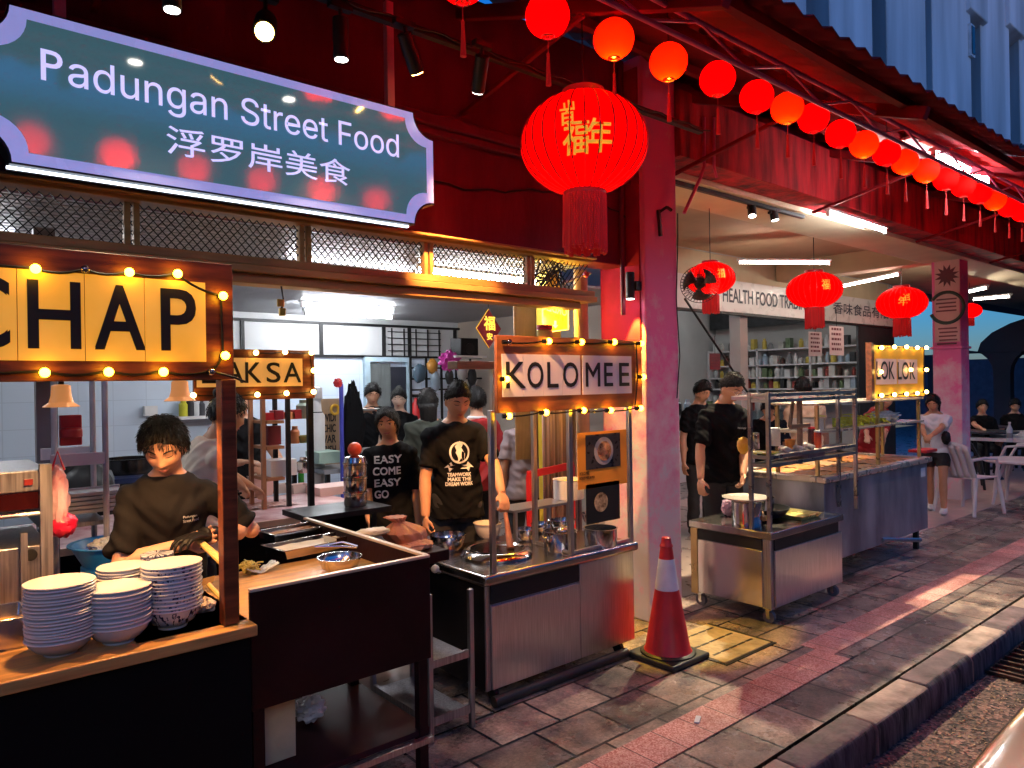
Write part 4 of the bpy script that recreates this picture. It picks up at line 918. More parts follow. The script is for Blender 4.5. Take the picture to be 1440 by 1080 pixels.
# KOLO MEE board
kwood = M('orange_brown_wood', (.27, .085, .025), .42, 0, .35, 4, .1, 25, stretch=(1, 7, 7))
kb_ = MB().box(2.275, 3.39, KY0-.016, KY0+.006, 1.455, 1.846).build('sign_board', kwood, kc, bevel=.003)
xt = [at(px, 530, Y=KY0-.02).x for px in (706, 816, 819, 888)]
tile_w = M('white_letter_tile', (.66, .6, .68), .4, 0, .08)
for a, b, n_ in ((xt[0], xt[1], 4), (xt[2], xt[3], 3)):
    for k in range(n_): MB().box(a+(b-a)*k/n_+.0008, a+(b-a)*(k+1)/n_-.0008, KY0-.022, KY0-.017, 1.535, 1.752).build('letter_tile', tile_w, kb_)
for s, a, b in (('K', 711, 738), ('O', 741, 763), ('L', 769, 784), ('O', 791, 812), ('M', 823, 843), ('E', 849, 861), ('E', 870, 884)):
    x_, y_ = at(a, 530, Y=KY0-.02).x, at(b, 530, Y=KY0-.02).x
    lettering(s, ink, kb_, (x_, KY0-.0245, 1.578), y_-x_, .132, bold=.003)
KB = [at(px, py, Y=KY0-.045) for px, py in ((772, 480), (818, 481), (864, 481), (903, 483), (905, 530), (901, 574), (859, 577), (821, 577), (768, 580), (716, 585), (713, 533))]
KU = [at(716, 481, Y=KY0-.045)]
bulbs_on(kb_, KB, KU, r=.0165, sockdir=(-.034, .012, .0))
festoon(kb_, [KU[0]+Vector((-.03, .02, 0))]+[p+Vector((-.03, .02, 0)) for p in KB[:10]], .0045, .008)
# posters
def poster(c0, c1, yy, m_, name, lab, parts):
    o = MB().box(c0.x, c1.x, yy, yy+.0025, c1.z, c0.z).build(name, m_); tag(o, lab, 'poster'); return o
yP = KY0+.012
ps1 = poster(at(812, 609, Y=yP), at(882, 679, Y=yP), yP, M('orange_paper', (.8, .3, .025), .5, 0, .06), 'menu_poster', 'orange menu poster with noodle photograph on the cart glass', 0)
c = at(847, 630, Y=yP); a_, b_ = at(823, 612, Y=yP), at(872, 655, Y=yP)
MB().box(a_.x, b_.x, yP-.0025, yP-.0005, b_.z, a_.z).build('photo', M('dark_photo', (.05, .045, .045), .3, 0, .5, 25), ps1)
pc = (a_+b_)/2; pc.y = yP-.004
MB().lathe([(.0001, 0), (.078, 0), (.08, .002), (.0001, .002)], n=28).xf(Matrix.Translation(pc)@Matrix.Rotation(rad(90), 4, 'X')).build('photo_plate', M('plate_print', (.4, .38, .36), .4, 0, .2), ps1)
MB().lathe([(.0001, 0), (.056, 0), (.056, .002), (.0001, .002)], n=18).xf(Matrix.Translation(pc+Vector((.004, -.003, 0)))@Matrix.Rotation(rad(90), 4, 'X')).build('photo_noodles', M('noodle_print', (.4, .06, .02), .4, 0, .9, 45, c2=(.75, .4, .18)), ps1)
lettering('KOLO MEE', ink, ps1, (at(815, 669, Y=yP).x, yP-.003, at(815, 669, Y=yP).z), .075, .017, bold=.001)
lettering('KOLO MEE JAWA', ink, ps1, (at(815, 676, Y=yP).x, yP-.003, at(815, 676, Y=yP).z), .12, .017, bold=.001)
ps2 = poster(at(824, 682, Y=yP), at(872, 729, Y=yP), yP, M('black_card', (.012, .014, .014), .4), 'menu_card', 'black menu card with round bowl picture below the orange poster', 0)
pc = at(845, 706, Y=yP); pc.y = yP-.001
MB().lathe([(.0001, 0), (.055, 0), (.055, .002), (.0001, .002)], n=24).xf(Matrix.Translation(pc)@Matrix.Rotation(rad(90), 4, 'X')).build('bowl_print', M('bowl_print', (.5, .22, .05), .4, 0, .8, 40, c2=(.6, .5, .3)), ps2)
# wok ring and vessels
wk = thing('wok_burner', 'wide steel wok ring sunk into the noodle cart top', 'wok', at(698, 782, Z=KT)); c = at(698, 781, Z=KT); wr = 51/1020*c.dot(v0)
c = c+Vector((0, .0, .002)); wk.location = c
MB().lathe([(wr*1.0, 0), (wr*1.0, .012), (wr*.9, .035), (wr*.8, .04), (wr*.74, .03), (wr*.5, -.0), (.0001, .0)], c, 48).build('ring', steel_p, wk)
MB().lathe([(wr*.73, .029), (.0001, .0292)], c, 40).build('broth', M('dark_broth', (.05, .025, .012), .06, 0, .3), wk)
MB().add([c+Vector((wr*.72*cos(t), wr*.72*sin(t), .0425)) for t in [pi*.35+pi*k/16 for k in range(17)]]+[c+Vector((wr*.72*cos(t), wr*.72*sin(t), .0395)) for t in [pi*.35+pi*k/16 for k in range(17)]], [tuple(range(17)), tuple(range(33, 16, -1))]+[(k, 17+k, 17+(k+1) % 17, (k+1) % 17) for k in range(17)]).build('half_lid', M('dark_steel_lid', (.06, .055, .055), .2, .9, .3), wk)
def pot(c, r, h, lab, m=None, name='steel_pot', handles=True, food=None, group=None, lid=False):
    c = Vector(c); t = thing(name, lab, 'pot', c, group)
    MB().lathe([(r*.97, 0), (r, .006), (r, h*.96), (r*1.06, h), (r*1.06, h*1.015), (r*.97, h*1.01), (r*.95, h*.1), (.0001, h*.08)], c, 40).build('body', m or steel_p, t)
    if food: MB().lathe([(r*.955, h*.86), (.0001, h*.87)], c, 32).build('food', food, t)
    if handles:
        for s in (-1, 1): MB().tube([c+Vector((s*r, -.02, h*.75)), c+Vector((s*r*1.25, -.015, h*.78)), c+Vector((s*r*1.25, .015, h*.78)), c+Vector((s*r, .02, h*.75))], .004, 6).build('handle', m or steel_p, t)
    if lid: MB().lathe([(r*1.08, h*1.016), (r*1.05, h*1.05), (r*.4, h*1.16), (r*.1, h*1.18), (r*.1, h*1.26), (.0001, h*1.28)], c, 36).build('lid', m or steel_p, t)
    return t
def scaled(px, rpx, Z, py): c = at(px, py, Z=Z); return c, rpx/1020*c.dot(v0)
c, r = scaled(630, 25, KT, 775); sbowl(c, r, .095, 'deep steel bowl at the back left corner of the noodle cart')
c, r = scaled(692, 20, KT, 757); sbowl(c+Vector((0, .04, 0)), r, .09, 'clear plastic bowl of yellow sauce behind the wok ring', M('cloudy_plastic', (.55, .5, .45), .25, 0, .1), 'plastic_bowl', M('yellow_sauce', (.6, .35, .04), .3))
c, r = scaled(741, 16, KT, 760); sbowl(c, r, .07, 'small steel bowl of bagged sauces behind the wok ring', food=M('mixed_topping', (.6, .35, .3), .5, 0, .9, 60))
c, r = scaled(788, 23, KT, 772); pot(c, r, .105, 'steel pot with ladle sticking out beside the glass panel', food=M('dark_soup', (.1, .06, .03), .2))
ld = thing('ladle', 'steel ladle leaning in the pot beside the glass panel', 'ladle', c+Vector((0, 0, .1))); p = ld.location
MB().tube([p+Vector((.0, .02, -.03)), p+Vector((-.07, .02, .07))], .006, 8).ball(p+Vector((.02, 0, .0)), .035, 16, 10, sz=.6).build('ladle_body', steel_p, ld)
for o_ in ld.children: o_.name = 'scoop'
c, r = scaled(845, 23, KT, 766); pot(c, r, .1, 'wide empty steel pot behind the black menu card', handles=False)
sbk = thing('tiered_shelf', 'small steel shelf with pots at the back of the noodle cart', 'shelf', at(815, 740, Y=3.42)); p = at(815, 735, Y=3.42)
MB().box(2.78, 3.26, 3.3, 3.5, .83, .845).build('shelf', steel, sbk)
for x in (2.8, 3.24):
    for y in (3.31, 3.49): MB().box(x-.01, x+.01, y-.01, y+.01, KT, .829).build('leg', steel, sbk)
c = at(800, 714, Y=3.4); c.z = .846; pot(c, .1, .125, 'big white enamel pot on the small steel shelf', white, 'enamel_pot', food=M('yellow_noodle'), handles=False)
c = at(762, 742, Y=3.4); c.z = KT; sbowl(c, .07, .06, 'steel bowl of green and white toppings left of the small shelf', food=M('green_topping', (.3, .34, .16), .6, 0, .8, 60))
c = at(792, 745, Y=3.36); c.z = KT; sbowl(c, .08, .07, 'steel bowl of brown toppings under the small steel shelf', food=M('mixed_topping'))
c = at(835, 742, Y=3.36); c.z = KT; sbowl(c, .08, .075, 'steel bowl of pale toppings under the small steel shelf', food=M('pale_dough'))

# ================================================================ TRAFFIC CONE
cn = thing('traffic_cone', 'red traffic cone with white band standing on the pavement', 'traffic cone', (3.385, 2.65, 0)); c = cn.location
cone_red = M('cone_red', (.52, .015, .015), .45, 0, .25, 6); H_ = .70
def cr(z): return .118+(.026-.118)*((z-.05)/(H_-.05))
MB().box(c.x-.17, c.x+.17, c.y-.17, c.y+.17, 0, .035).lathe([(.165, .035), (.15, .05), (.0001, .05)], c, 32).build('rubber_base', M('black_rubber'), cn, bevel=.012)
MB().lathe([(cr(.05)+.02, .05), (cr(.06)+.012, .065), (cr(.4), .4)], c, 40).build('lower_shell', cone_red, cn)
MB().lathe([(cr(.4)+.001, .4), (cr(.575)+.001, .575)], c, 40).build('white_band', M('reflective_white', (.7, .68, .7), .4, 0, .15, 8), cn)
MB().lathe([(cr(.575), .575), (cr(.64), .64), (cr(.64)+.004, .645), (cr(.655)+.004, .655), (cr(.66), .66), (cr(.7), .695), (.014, .7), (.0001, .7)], c, 40).build('top', cone_red, cn)
# drain cover with slots, lit litter, gutter grating, weed, pipe, white litter
dc = thing('drain_cover', 'square stone drain cover with slots beside the traffic cone', 'drain cover', (3.82, 2.72, .0))
d0 = at(1010, 905, Z=0)
stone_l = M('pale_drain_stone', (.36, .27, .16), .7, 0, .45, 6, .5, 30)
MB().box(d0.x-.24, d0.x+.24, d0.y-.21, d0.y+.25, -.02, .007).build('slab', stone_l, dc, bevel=.004)
b = MB()
for r_ in range(3):
    for k in range(5): b.box(d0.x-.2+.085*k, d0.x-.135+.085*k, d0.y-.11+.14*r_, d0.y-.095+.14*r_, .0065, .0085)
    b.box(d0.x-.2, d0.x+.2, d0.y-.104+.14*r_, d0.y-.099+.14*r_, .0066, .0086)
b.build('slot', M('slot_black'), dc, smooth=False)
MB().box(d0.x-.265, d0.x+.265, d0.y-.235, d0.y-.215, -.02, .005).box(d0.x-.265, d0.x-.245, d0.y-.21, d0.y+.25, -.02, .005).box(d0.x+.245, d0.x+.265, d0.y-.21, d0.y+.25, -.02, .005).build('frame', M('slot_black'), dc)
o = MB().box(-.035, .035, -.012, .012, 0, .008).xf(Matrix.Translation(at(981, 1013, Z=.005))@Matrix.Rotation(.5, 4, 'Z')).build('litter', paper, bevel=.002); tag(o, 'small white wrapper lying on the red tactile strip', 'litter')
gr = thing('gutter_grate', 'rusty iron grating in the gutter below the kerb', 'grate', at(1425, 920, Z=-.14)); c = at(1425, 922, Z=-.14)
b = MB()
for k in range(9): b.bar((c.x-.36+.09*k, 1.48, -.132), (c.x-.36+.09*k, 1.1, -.132), .014, .02)
b.box(c.x-.42, c.x+.42, 1.475, 1.49, -.145, -.125).box(c.x-.42, c.x+.42, 1.29, 1.3, -.14, -.13).box(c.x-.42, c.x-.4, 1.1, 1.475, -.145, -.125)
b.build('bars', M('rusty_iron', (.12, .07, .05), .6, .6, .5, 12), gr); MB().box(c.x-.41, c.x+.41, 1.1, 1.48, -.149, -.147).build('pit', M('slot_black'), gr)
o = MB()
for k in range(14):
    a = random.uniform(0, 6.28); p = at(1325, 966, Z=-.14); e = Vector((cos(a)*.035, sin(a)*.02, random.uniform(.02, .05)))
    s_ = Vector((-sin(a), cos(a), 0))*.006; o.add([p, p+e*.6-s_, p+e, p+e*.6+s_], [(0, 1, 2, 3)])
tag(o.build('weed', M('weed_leaf', (.09, .16, .03), .6), smooth=False), 'tiny green weed sprouting at the foot of the kerb', 'weed')
pp_ = thing('drain_pipe', 'pale pipe running down the far side of the pink column', 'pipe', (4.15, 3.14, 0))
MB().tube([(4.152, 3.16, .0), (4.152, 3.16, 2.9)], .018, 12).build('pipe', M('pinkish_pipe', (.55, .4, .42), .5), pp_)
for z in (.4, 1.1, 1.8, 2.5): MB().box(4.134, 4.175, 3.135, 3.142, z, z+.02).build('clip', M('pinkish_pipe'), pp_)
cd_ = thing('conduit', 'pink conduit bending from the column top to the beam', 'conduit', (4.1, 3.09, 2.6))
MB().tube([at(962, 300, Y=3.085), at(985, 250, Y=3.05), at(990, 235, Y=3.05), at(990, 165, Y=3.05)], .012, 10).tube([at(1004, 165, Y=3.05), at(1004, 235, Y=3.05), at(1008, 250, Y=3.05)], .01, 8).build('pipe', M('pink_steel_tube'), cd_)
hk = thing('iron_hook', 'black iron bracket fixed high on the pink column face', 'bracket', at(938, 310, Y=3.09)); p = at(926, 295, Y=3.09); q_ = at(929, 332, Y=3.09)
MB().bar(p, q_, .02).bar(p+Vector((0, 0, -.02)), p+Vector((.05, -.03, .02)), .018).bar(p+Vector((.05, -.03, .02)), p+Vector((.09, -.04, -.0)), .016).build('arm', blackm, hk)
kl = thing('cable_run', 'thin black cable running down the pink column face', 'cable', at(950, 400, Y=3.09)); MB().tube([at(x_, y_, Y=3.092) for x_, y_ in ((953, 300), (953, 350), (951, 420), (956, 500), (952, 560))], .004, 6).build('wire', blackm, kl)
# ================================================================ LAKSA STALL (behind)
lk = thing('laksa_stall', 'small wooden stall with LAKSA bulb board deeper inside the shop', 'food stall', (1.75, 4.6, 0))
LY = 4.3
a, b = at(272, 491, Y=LY), at(443, 565, Y=LY); zb_ = at(440, 560, Y=LY).z; zt_ = at(440, 493, Y=LY).z
lb = MB().box(a.x, b.x, LY, LY+.03, zb_, zt_).build('sign_board', wood, lk, bevel=.003)
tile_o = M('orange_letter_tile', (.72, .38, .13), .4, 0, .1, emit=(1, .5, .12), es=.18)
xe = [at(px, 520, Y=LY).x for px in (276, 312, 345, 368, 396, 425)]
zl0, zl1 = at(400, 543, Y=LY).z, at(400, 504, Y=LY).z
for k in range(5): MB().box(xe[k]+.0008, xe[k+1]-.0008, LY-.006, LY-.001, zl0, zl1).build('letter_tile', tile_o, lb)
for s, p, q_ in (('L', 283, 303), ('A', 316, 341), ('K', 344, 366), ('S', 374, 393), ('A', 398, 422)):
    xa, xb = at(p, 520, Y=LY).x, at(q_, 520, Y=LY).x; lettering(s, ink, lb, (xa, LY-.009, zl0+.022), xb-xa, zl1-zl0-.05, bold=.003)
bulb_w = M('lit_bulb_pale', (1, .9, .6), .3, emit=(1, .6, .12), es=16)
BL = [at(px, py, Y=LY-.03) for px, py in ((360, 496), (401, 495), (438, 496), (441, 521), (441, 551), (403, 553), (362, 555), (272, 556))]
bulbs_on(lb, BL, r=.015, es_mat=bulb_w); festoon(lb, [p+Vector((0, .022, 0)) for p in BL], .003, .004)
xr = at(440, 600, Y=LY).x
LT = .80
MB().box(xr-.03, xr+.005, LY, LY+.03, LT, zb_).build('post', blackm, lk)
xl = at(369, 640, Y=LY+.4).x
tb0 = at(483, 700, Z=LT); 
MB().box(.4, tb0.x, LY-.02, LY+.95, LT-.03, LT).build('table_top', M('pink_oilcloth', (.55, .16, .18), .35, 0, .45, 12, c2=(.6, .45, .45)), lk, bevel=.004)
MB().box(.4, tb0.x+.005, LY-.03, LY-.021, LT-.035, LT+.003).build('edge_strip', M('pale_edge_strip'), lk)
MB().box(.42, tb0.x-.05, LY+.02, LY+.05, .02, LT-.031).build('front_panel', M('black_board'), lk)
wood_o = M('orange_shelf_wood', (.35, .15, .07), .5, 0, .3)
for zz in (at(400, 590, Y=LY+.5).z, at(400, 625, Y=LY+.5).z, at(400, 668, Y=LY+.5).z): MB().box(xl+.03, xr-.02, LY+.4, LY+.65, zz-.02, zz).build('shelf', wood_o, lk)
for x in (xl, xr-.0): MB().box(x, x+.025, LY+.4, LY+.43, LT, 1.75).box(x, x+.025, LY+.62, LY+.65, LT, 1.75).build('post', wood_o if x == xl else blackm, lk)
zz = [at(400, 590, Y=LY+.5).z, at(400, 625, Y=LY+.5).z, at(400, 668, Y=LY+.5).z]
def small(name, geo, m, lab, cat, group=None): o = geo.build(name, m, bevel=.002); tag(o, lab, cat, group); return o
def jar_geo(c, r, h): return MB().lathe([(r*.9, 0), (r, h*.08), (r, h*.7), (r*.6, h*.82), (r*.6, h), (.0001, h)], c, 14)
y_ = LY+.52
for i, (px, m_, lab) in enumerate(((377, ('red_pack', (.5, .02, .03)), 'red food pack at the left end of the laksa top shelf'), (389, ('dark_red_pack', (.2, .01, .02)), 'dark red food pack in the middle of the laksa top shelf'), (405, ('orange_pack', (.6, .25, .1)), 'orange food pack on the laksa top shelf'), (415, ('maroon_pack', (.3, .015, .02)), 'maroon food pack right of the orange one on the laksa top shelf'))):
    p = at(px, 588, Y=y_); small('food_pack', MB().box(p.x-.035, p.x+.035, y_-.04, y_+.04, zz[0]+.001, zz[0]+.05+.015*(i % 2)), M(m_[0], m_[1], .4), lab, 'food pack')
p = at(428, 588, Y=y_); small('steel_canister', jar_geo((p.x, y_, zz[0]+.001), .055, .13), M('pale_green_tin', (.3, .36, .3), .35, .3), 'grey green canister at the right end of the laksa top shelf', 'canister')
p = at(385, 622, Y=y_); small('menu_book', MB().box(p.x-.045, p.x+.045, y_-.02, y_+.03, zz[1]+.001, zz[1]+.13), M('maroon_cover', (.16, .012, .02), .5), 'maroon box standing on the laksa middle shelf', 'box')
p = at(415, 622, Y=y_); small('spice_bottle', jar_geo((p.x, y_, zz[1]+.001), .032, .12), M('orange_pack'), 'orange bottle on the laksa middle shelf', 'bottle')
p = at(428, 624, Y=y_); small('lime_bowl', MB().lathe(bowl_geo(.06, .05), (p.x, y_, zz[1]+.001), 20), M('olive_green', (.2, .22, .04), .5), 'olive green bowl on the laksa middle shelf', 'bowl')
p = at(395, 664, Y=y_); small('white_tub', MB().box(p.x-.1, p.x+.08, y_-.08, y_+.08, zz[2]+.001, zz[2]+.11), white, 'white plastic tub on the laksa bottom shelf', 'tub')
p = at(428, 664, Y=y_); small('steel_tin', jar_geo((p.x, y_, zz[2]+.001), .05, .11), steel_p, 'steel tin on the laksa bottom shelf', 'tin')
p = at(365, 697, Z=LT); bk = thing('pink_bucket', 'pale pink square bucket of food on the laksa table', 'bucket', p+Vector((0, .0, 0)))
MB().loft([[(p.x+sx*k, p.y+sy*k, p.z+z) for sx, sy in ((-1, -1), (1, -1), (1, 1), (-1, 1))] for k, z in ((.07, .002), (.095, .15), (.1, .15), (.1, .156), (.088, .156), (.065, .01))]).build('body', M('pale_pink_plastic', (.7, .45, .4), .4, 0, .1), bk, bevel=.004)
crumple(p+Vector((0, 0, .16)), .08, .08, .03, 4.4).build('food', M('pale_dough'), bk)
for px, py, lab, cc in ((394, 693, 'dark brown sauce box on the laksa table', (.1, .02, .01)), (420, 693, 'red sauce box on the laksa table', (.35, .03, .01))):
    p = at(px, py, Z=LT); t = thing('sauce_box', lab, 'sauce box', p)
    MB().loft([[(p.x+sx*k, p.y+sy*k*.8, p.z+z) for sx, sy in ((-1, -1), (1, -1), (1, 1), (-1, 1))] for k, z in ((.055, .001), (.065, .065), (.068, .067), (.06, .066), (.05, .01))]).build('box', M('clear_box', (.6, .5, .45), .2, 0, .1), t)
    MB().loft([[(p.x+sx*k, p.y+sy*k*.8, p.z+z) for sx, sy in ((-1, -1), (1, -1), (1, 1), (-1, 1))] for k, z in ((.05, .011), (.058, .052))]).build('sauce', M('sauce_'+lab[:4], cc, .15), t)
p = at(424, 683, Z=LT); small('green_bottle', MB().lathe([(.022, 0), (.024, .01), (.024, .1), (.011, .14), (.0115, .175), (.0001, .176)], p+Vector((.01, .03, 0)), 16), M('green_glass', (.03, .18, .03), .08, 0, .2), 'slim green glass bottle standing on the laksa table', 'bottle')
o = MB().grid(lambda u, v: tuple(at(360, 712, Z=LT)+Vector(((u-.5)*.5, (v-.5)*.28, .005+.014*abs(noise.noise(Vector((u*9, v*6, 2))))))), 40, 24)
tag(o.build('shrimp_heap', M('pink_prawns', (.62, .16, .14), .4, 0, .6, 30, .6, 40, c2=(.75, .42, .36))), 'layer of pink prawns spread over the laksa table', 'prawns')
p = at(455, 690, Y=5.0); small('steel_grill', MB().box(p.x-.05, p.x+.3, 4.95, 5.2, LT, LT+.06), M('pale_pink_plastic'), 'pale pink tray at the right end of the laksa table', 'tray')
# tiffin carrier with red knob
p = at(500, 712, Y=3.75); r = 16/1020*p.dot(v0); tf = thing('tiffin_carrier', 'stacked steel tiffin carrier with orange red lid knob beside the laughing woman', 'tiffin carrier', p)
zt_ = at(500, 650, Y=3.75).z; hh_ = (zt_-p.z)/3
for k in range(3): MB().lathe([(r*.92, hh_*k+.002), (r, hh_*k+.012), (r, hh_*(k+1)-.012), (r*1.07, hh_*(k+1)-.008), (r*1.07, hh_*(k+1)), (.0001, hh_*(k+1))], p, 32).build('tier', steel_p, tf)
MB().lathe([(r, hh_*3+.001), (r*.9, hh_*3+.03), (r*.4, hh_*3+.04), (.0001, hh_*3+.04)], p, 32).build('lid', steel_p, tf)
MB().ball(p+Vector((0, 0, hh_*3+.075)), r*.62, 18, 12).build('knob', M('orange_red_knob', (.6, .06, .02), .35), tf)
MB().box(p.x-.35, p.x+.16, 3.62, 3.95, p.z-.03, p.z).build('stand_top', blackm, tf)
for dx in (-.3, .12): MB().box(p.x+dx-.015, p.x+dx+.015, 3.75, 3.78, 0, p.z-.031).build('stand_leg', blackm, tf)
# ================================================================ BACK OF THE SHOP
dr = thing('doorway', 'pale blue framed doorway in the back wall', 'door', (at(545, 600, Y=7.9).x, 7.95, 0))
x0, x1 = at(514, 600, Y=7.95).x, at(578, 600, Y=7.95).x
lb_ = M('pale_blue_frame', (.45, .6, .7), .4)
MB().box(x0, x0+.07, 7.93, 7.995, 0, 1.9).box(x0, x1, 7.93, 7.995, 1.9, 1.96).box(x1-.05, x1, 7.93, 7.995, 0, 1.9).build('frame', lb_, dr)
MB().box(x0+.35, x1-.05, 7.965, 7.994, .01, 1.84).build('opening', M('dark_opening', (.02, .022, .035), .6), dr)
b = MB(); n = 26
for k in range(n): b.add([(x0+.08+.28*k/n, 7.95+.02*(k % 2), z) for z in (.05, 1.88)]+[(x0+.08+.28*(k+1)/n, 7.95+.02*((k+1) % 2), z) for z in (1.88, .05)], [(0, 1, 2, 3)])
b.build('curtain', M('grey_curtain', (.1, .11, .11), .7), dr, solid=.004)
def bgbox(name, px0, py0, px1, py1, Y, m, lab, cat, dy=.2, extra=None, zmin=None):
    a, b = at(px0, py0, Y=Y), at(px1, py1, Y=Y)
    o = MB().box(min(a.x, b.x), max(a.x, b.x), Y, Y+dy, zmin if zmin is not None else min(a.z, b.z), max(a.z, b.z)).build(name, m, bevel=.005); tag(o, lab, cat); return o
# white water filter tower, kraft poster on easel, tables
wt = thing('water_filter', 'tall white water filter tower beside the kraft paper sign', 'water filter', at(446, 650, Y=6.6)); p = wt.location
MB().lathe([(.075, -.35), (.08, .45), (.05, .5), (.045, .6), (.06, .62), (.06, .72), (.0001, .74)], p, 20).build('body', white, wt); MB().lathe([(.062, .45), (.062, .49)], p, 18).build('band', blackm, wt)
ks = thing('kraft_sign', 'brown kraft paper sign with bold black words and a yellow ring', 'sign', at(464, 600, Y=6.7))
a, b = at(449, 561, Y=6.7), at(479, 640, Y=6.7)
MB().box(a.x, b.x, 6.7, 6.72, b.z-.1, a.z).build('board', M('kraft_card', (.38, .25, .15), .7, 0, .1), ks)
for k, s in enumerate(('WIDI', 'CHIC', 'VAR', 'IRISH')): lettering(s, ink, ks, (a.x+.03, 6.695, at(460, 593+15*k, Y=6.7).z), (b.x-a.x)*.62, .075, bold=.004)
q_ = at(471, 576, Y=6.69); MB().tube([q_+Vector((.04*cos(t*pi/10), 0, .045*sin(t*pi/10))) for t in range(21)], .014, 8).build('ring', M('yellow_ring', (.7, .4, .03), .4), ks)
small('green_crate', MB().box(*[f for f in (at(449, 640, Y=6.3).x, at(482, 640, Y=6.3).x)], 6.3, 6.6, at(460, 652, Y=6.3).z, at(460, 636, Y=6.3).z), M('pale_green_plastic', (.36, .5, .42), .4), 'pale green crate below the kraft sign', 'crate')
bt_ = thing('back_table', 'dark table with cups against the blue back wall', 'table', at(500, 680, Y=6.6)); tz = at(500, 653, Y=6.5).z; xl_, xr_ = at(440, 650, Y=6.5).x, at(560, 650, Y=6.5).x
MB().box(xl_, xr_, 6.25, 7.1, tz-.04, tz).build('table_top', M('grey_table', (.25, .25, .27), .4), bt_)
for x in (xl_+.05, xr_-.05):
    for y in (6.3, 7.05): MB().box(x-.02, x+.02, y-.02, y+.02, .004, tz-.041).build('leg', blackm, bt_)
for k, px in enumerate((499, 505, 511, 517, 523)):
    p = at(px, 650, Y=6.6); p.z = tz
    t = tag(MB().lathe([(.035, .001), (.045, .14), (.048, .142), (.048, .146), (.042, .144), (.033, .004)], p, 16).build('plastic_cup', M('frosted_cup', (.55, .5, .48), .3)), '%s tall plastic cup from the left on the back table' % ORD[k], 'cup', 'plastic cups on the back table')
    MB().lathe([(.04, .03), (.0415, .075)], p, 16).build('label_band', M('orange_band', (.75, .25, .06), .4), t)
bp_ = thing('blue_pole', 'blue pole with black aprons hanging from its red top', 'pole', at(482, 690, Y=6.2)); p = at(482, 690, Y=6.2); zt_ = at(482, 540, Y=6.2).z
MB().tube([(p.x, 6.2, .004), (p.x, 6.2, zt_)], .02, 10).build('shaft', M('blue_paint', (.05, .06, .4), .4), bp_); crumple((p.x-.03, 6.2, zt_+.01), .045, .04, .045, 1.1).build('red_tip', red_p, bp_)
crumple((p.x+.13, 6.22, zt_-.4), .11, .06, .42, 7.1, amp=.2).build('apron', tee, bp_)
# shelf over the tiled wall behind the woman in profile
sh_ = thing('wall_shelf', 'white wall shelf with bottles on the blue tiles behind the woman in profile', 'shelf', at(285, 590, Y=7.8)); a, b = at(248, 586, Y=7.8), at(318, 586, Y=7.8)
MB().box(a.x, b.x, 7.75, 7.99, a.z-.03, a.z).build('board', white, sh_)
for k, (px, c_) in enumerate(((258, (.6, .55, .04)), (268, (.03, .03, .035)), (275, (.6, .6, .6)), (283, (.05, .05, .06)), (291, (.55, .56, .58)), (303, (.7, .6, .02)))):
    p = at(px, 585, Y=7.85); p.z = a.z
    tag(jar_geo(p, .045, .17+.03*(k % 3)).build('shelf_bottle', M('shelf_item_%d' % k, c_, .4)), '%s bottle from the left on the white wall shelf' % ORD[k], 'bottle', 'bottles on the white wall shelf')
small('wall_box', MB().box(at(204, 580, Y=7.9).x, at(222, 580, Y=7.9).x, 7.9, 7.99, at(210, 585, Y=7.9).z, at(210, 571, Y=7.9).z), white, 'white switch box on the blue tiled wall', 'switch box')
# dark benches, tables with pots behind the boy
db = thing('side_table', 'dark table with pots standing before the blue tiled wall', 'table', at(170, 690, Y=6.8)); tz = at(170, 668, Y=6.8).z
x0, x1 = at(110, 670, Y=6.8).x, at(260, 670, Y=6.8).x
MB().box(x0, x1, 6.5, 7.3, tz-.04, tz).build('table_top', M('navy_table', (.02, .03, .09), .35), db); MB().box(x0+.04, x1-.04, 6.6, 7.2, .01, tz-.05).build('base', blackm, db)
p = at(182, 668, Y=6.9); p.z = tz; pot(p, .2, .13, 'wide dark pot with steel rim on the table by the tiled wall', M('dark_steel_lid'))
o = crumple((at(120, 690, Y=5.6).x, 5.6, .85), .2, .2, .3, 3.9, amp=.1).build('black_sack', blackm); tag(o, 'bulky black sack under the tiled wall left of the boy', 'sack')
# clutter right of the doorway
pg = thing('pegboard_rack', 'black wire rack of hanging goods right of the doorway', 'rack', at(620, 540, Y=7.4)); a, b = at(577, 502, Y=7.5), at(700, 546, Y=7.5)
b_ = MB()
for k in range(7): x = a.x+(b.x-a.x)*k/6; b_.box(x-.012, x+.012, 7.49, 7.51, .9, a.z)
for k in range(4): z = a.z-(a.z-b.z)*k/3; b_.box(a.x, b.x, 7.485, 7.505, z-.01, z+.01)
b_.build('wire_frame', blackm, pg)
goods = ((590, 525, .1, .12, (.05, .09, .13), 'dark blue'), (608, 515, .08, .1, (.5, .22, .03), 'orange'), (612, 535, .07, .14, (.35, .45, .55), 'pale blue'), (632, 530, .06, .1, (.03, .03, .03), 'black'), (650, 525, .08, .12, (.5, .5, .5), 'grey'), (642, 545, .06, .08, (.55, .05, .06), 'red'), (664, 530, .07, .13, (.02, .02, .025), 'jet black'), (600, 560, .1, .1, (.3, .3, .32), 'dull grey'), (652, 566, .07, .06, (.7, .75, .1), 'lime yellow'))
for px, py, rx, rz_, c_, nm in goods:
    o = crumple(at(px, py, Y=7.4), rx, .05, rz_, px*.1, amp=.15, n=14, m_=10).build('hanging_pack', M('goods_'+nm.replace(' ', '_'), c_, .5)); tag(o, '%s packet hanging on the wire rack right of the doorway' % nm, 'packet')
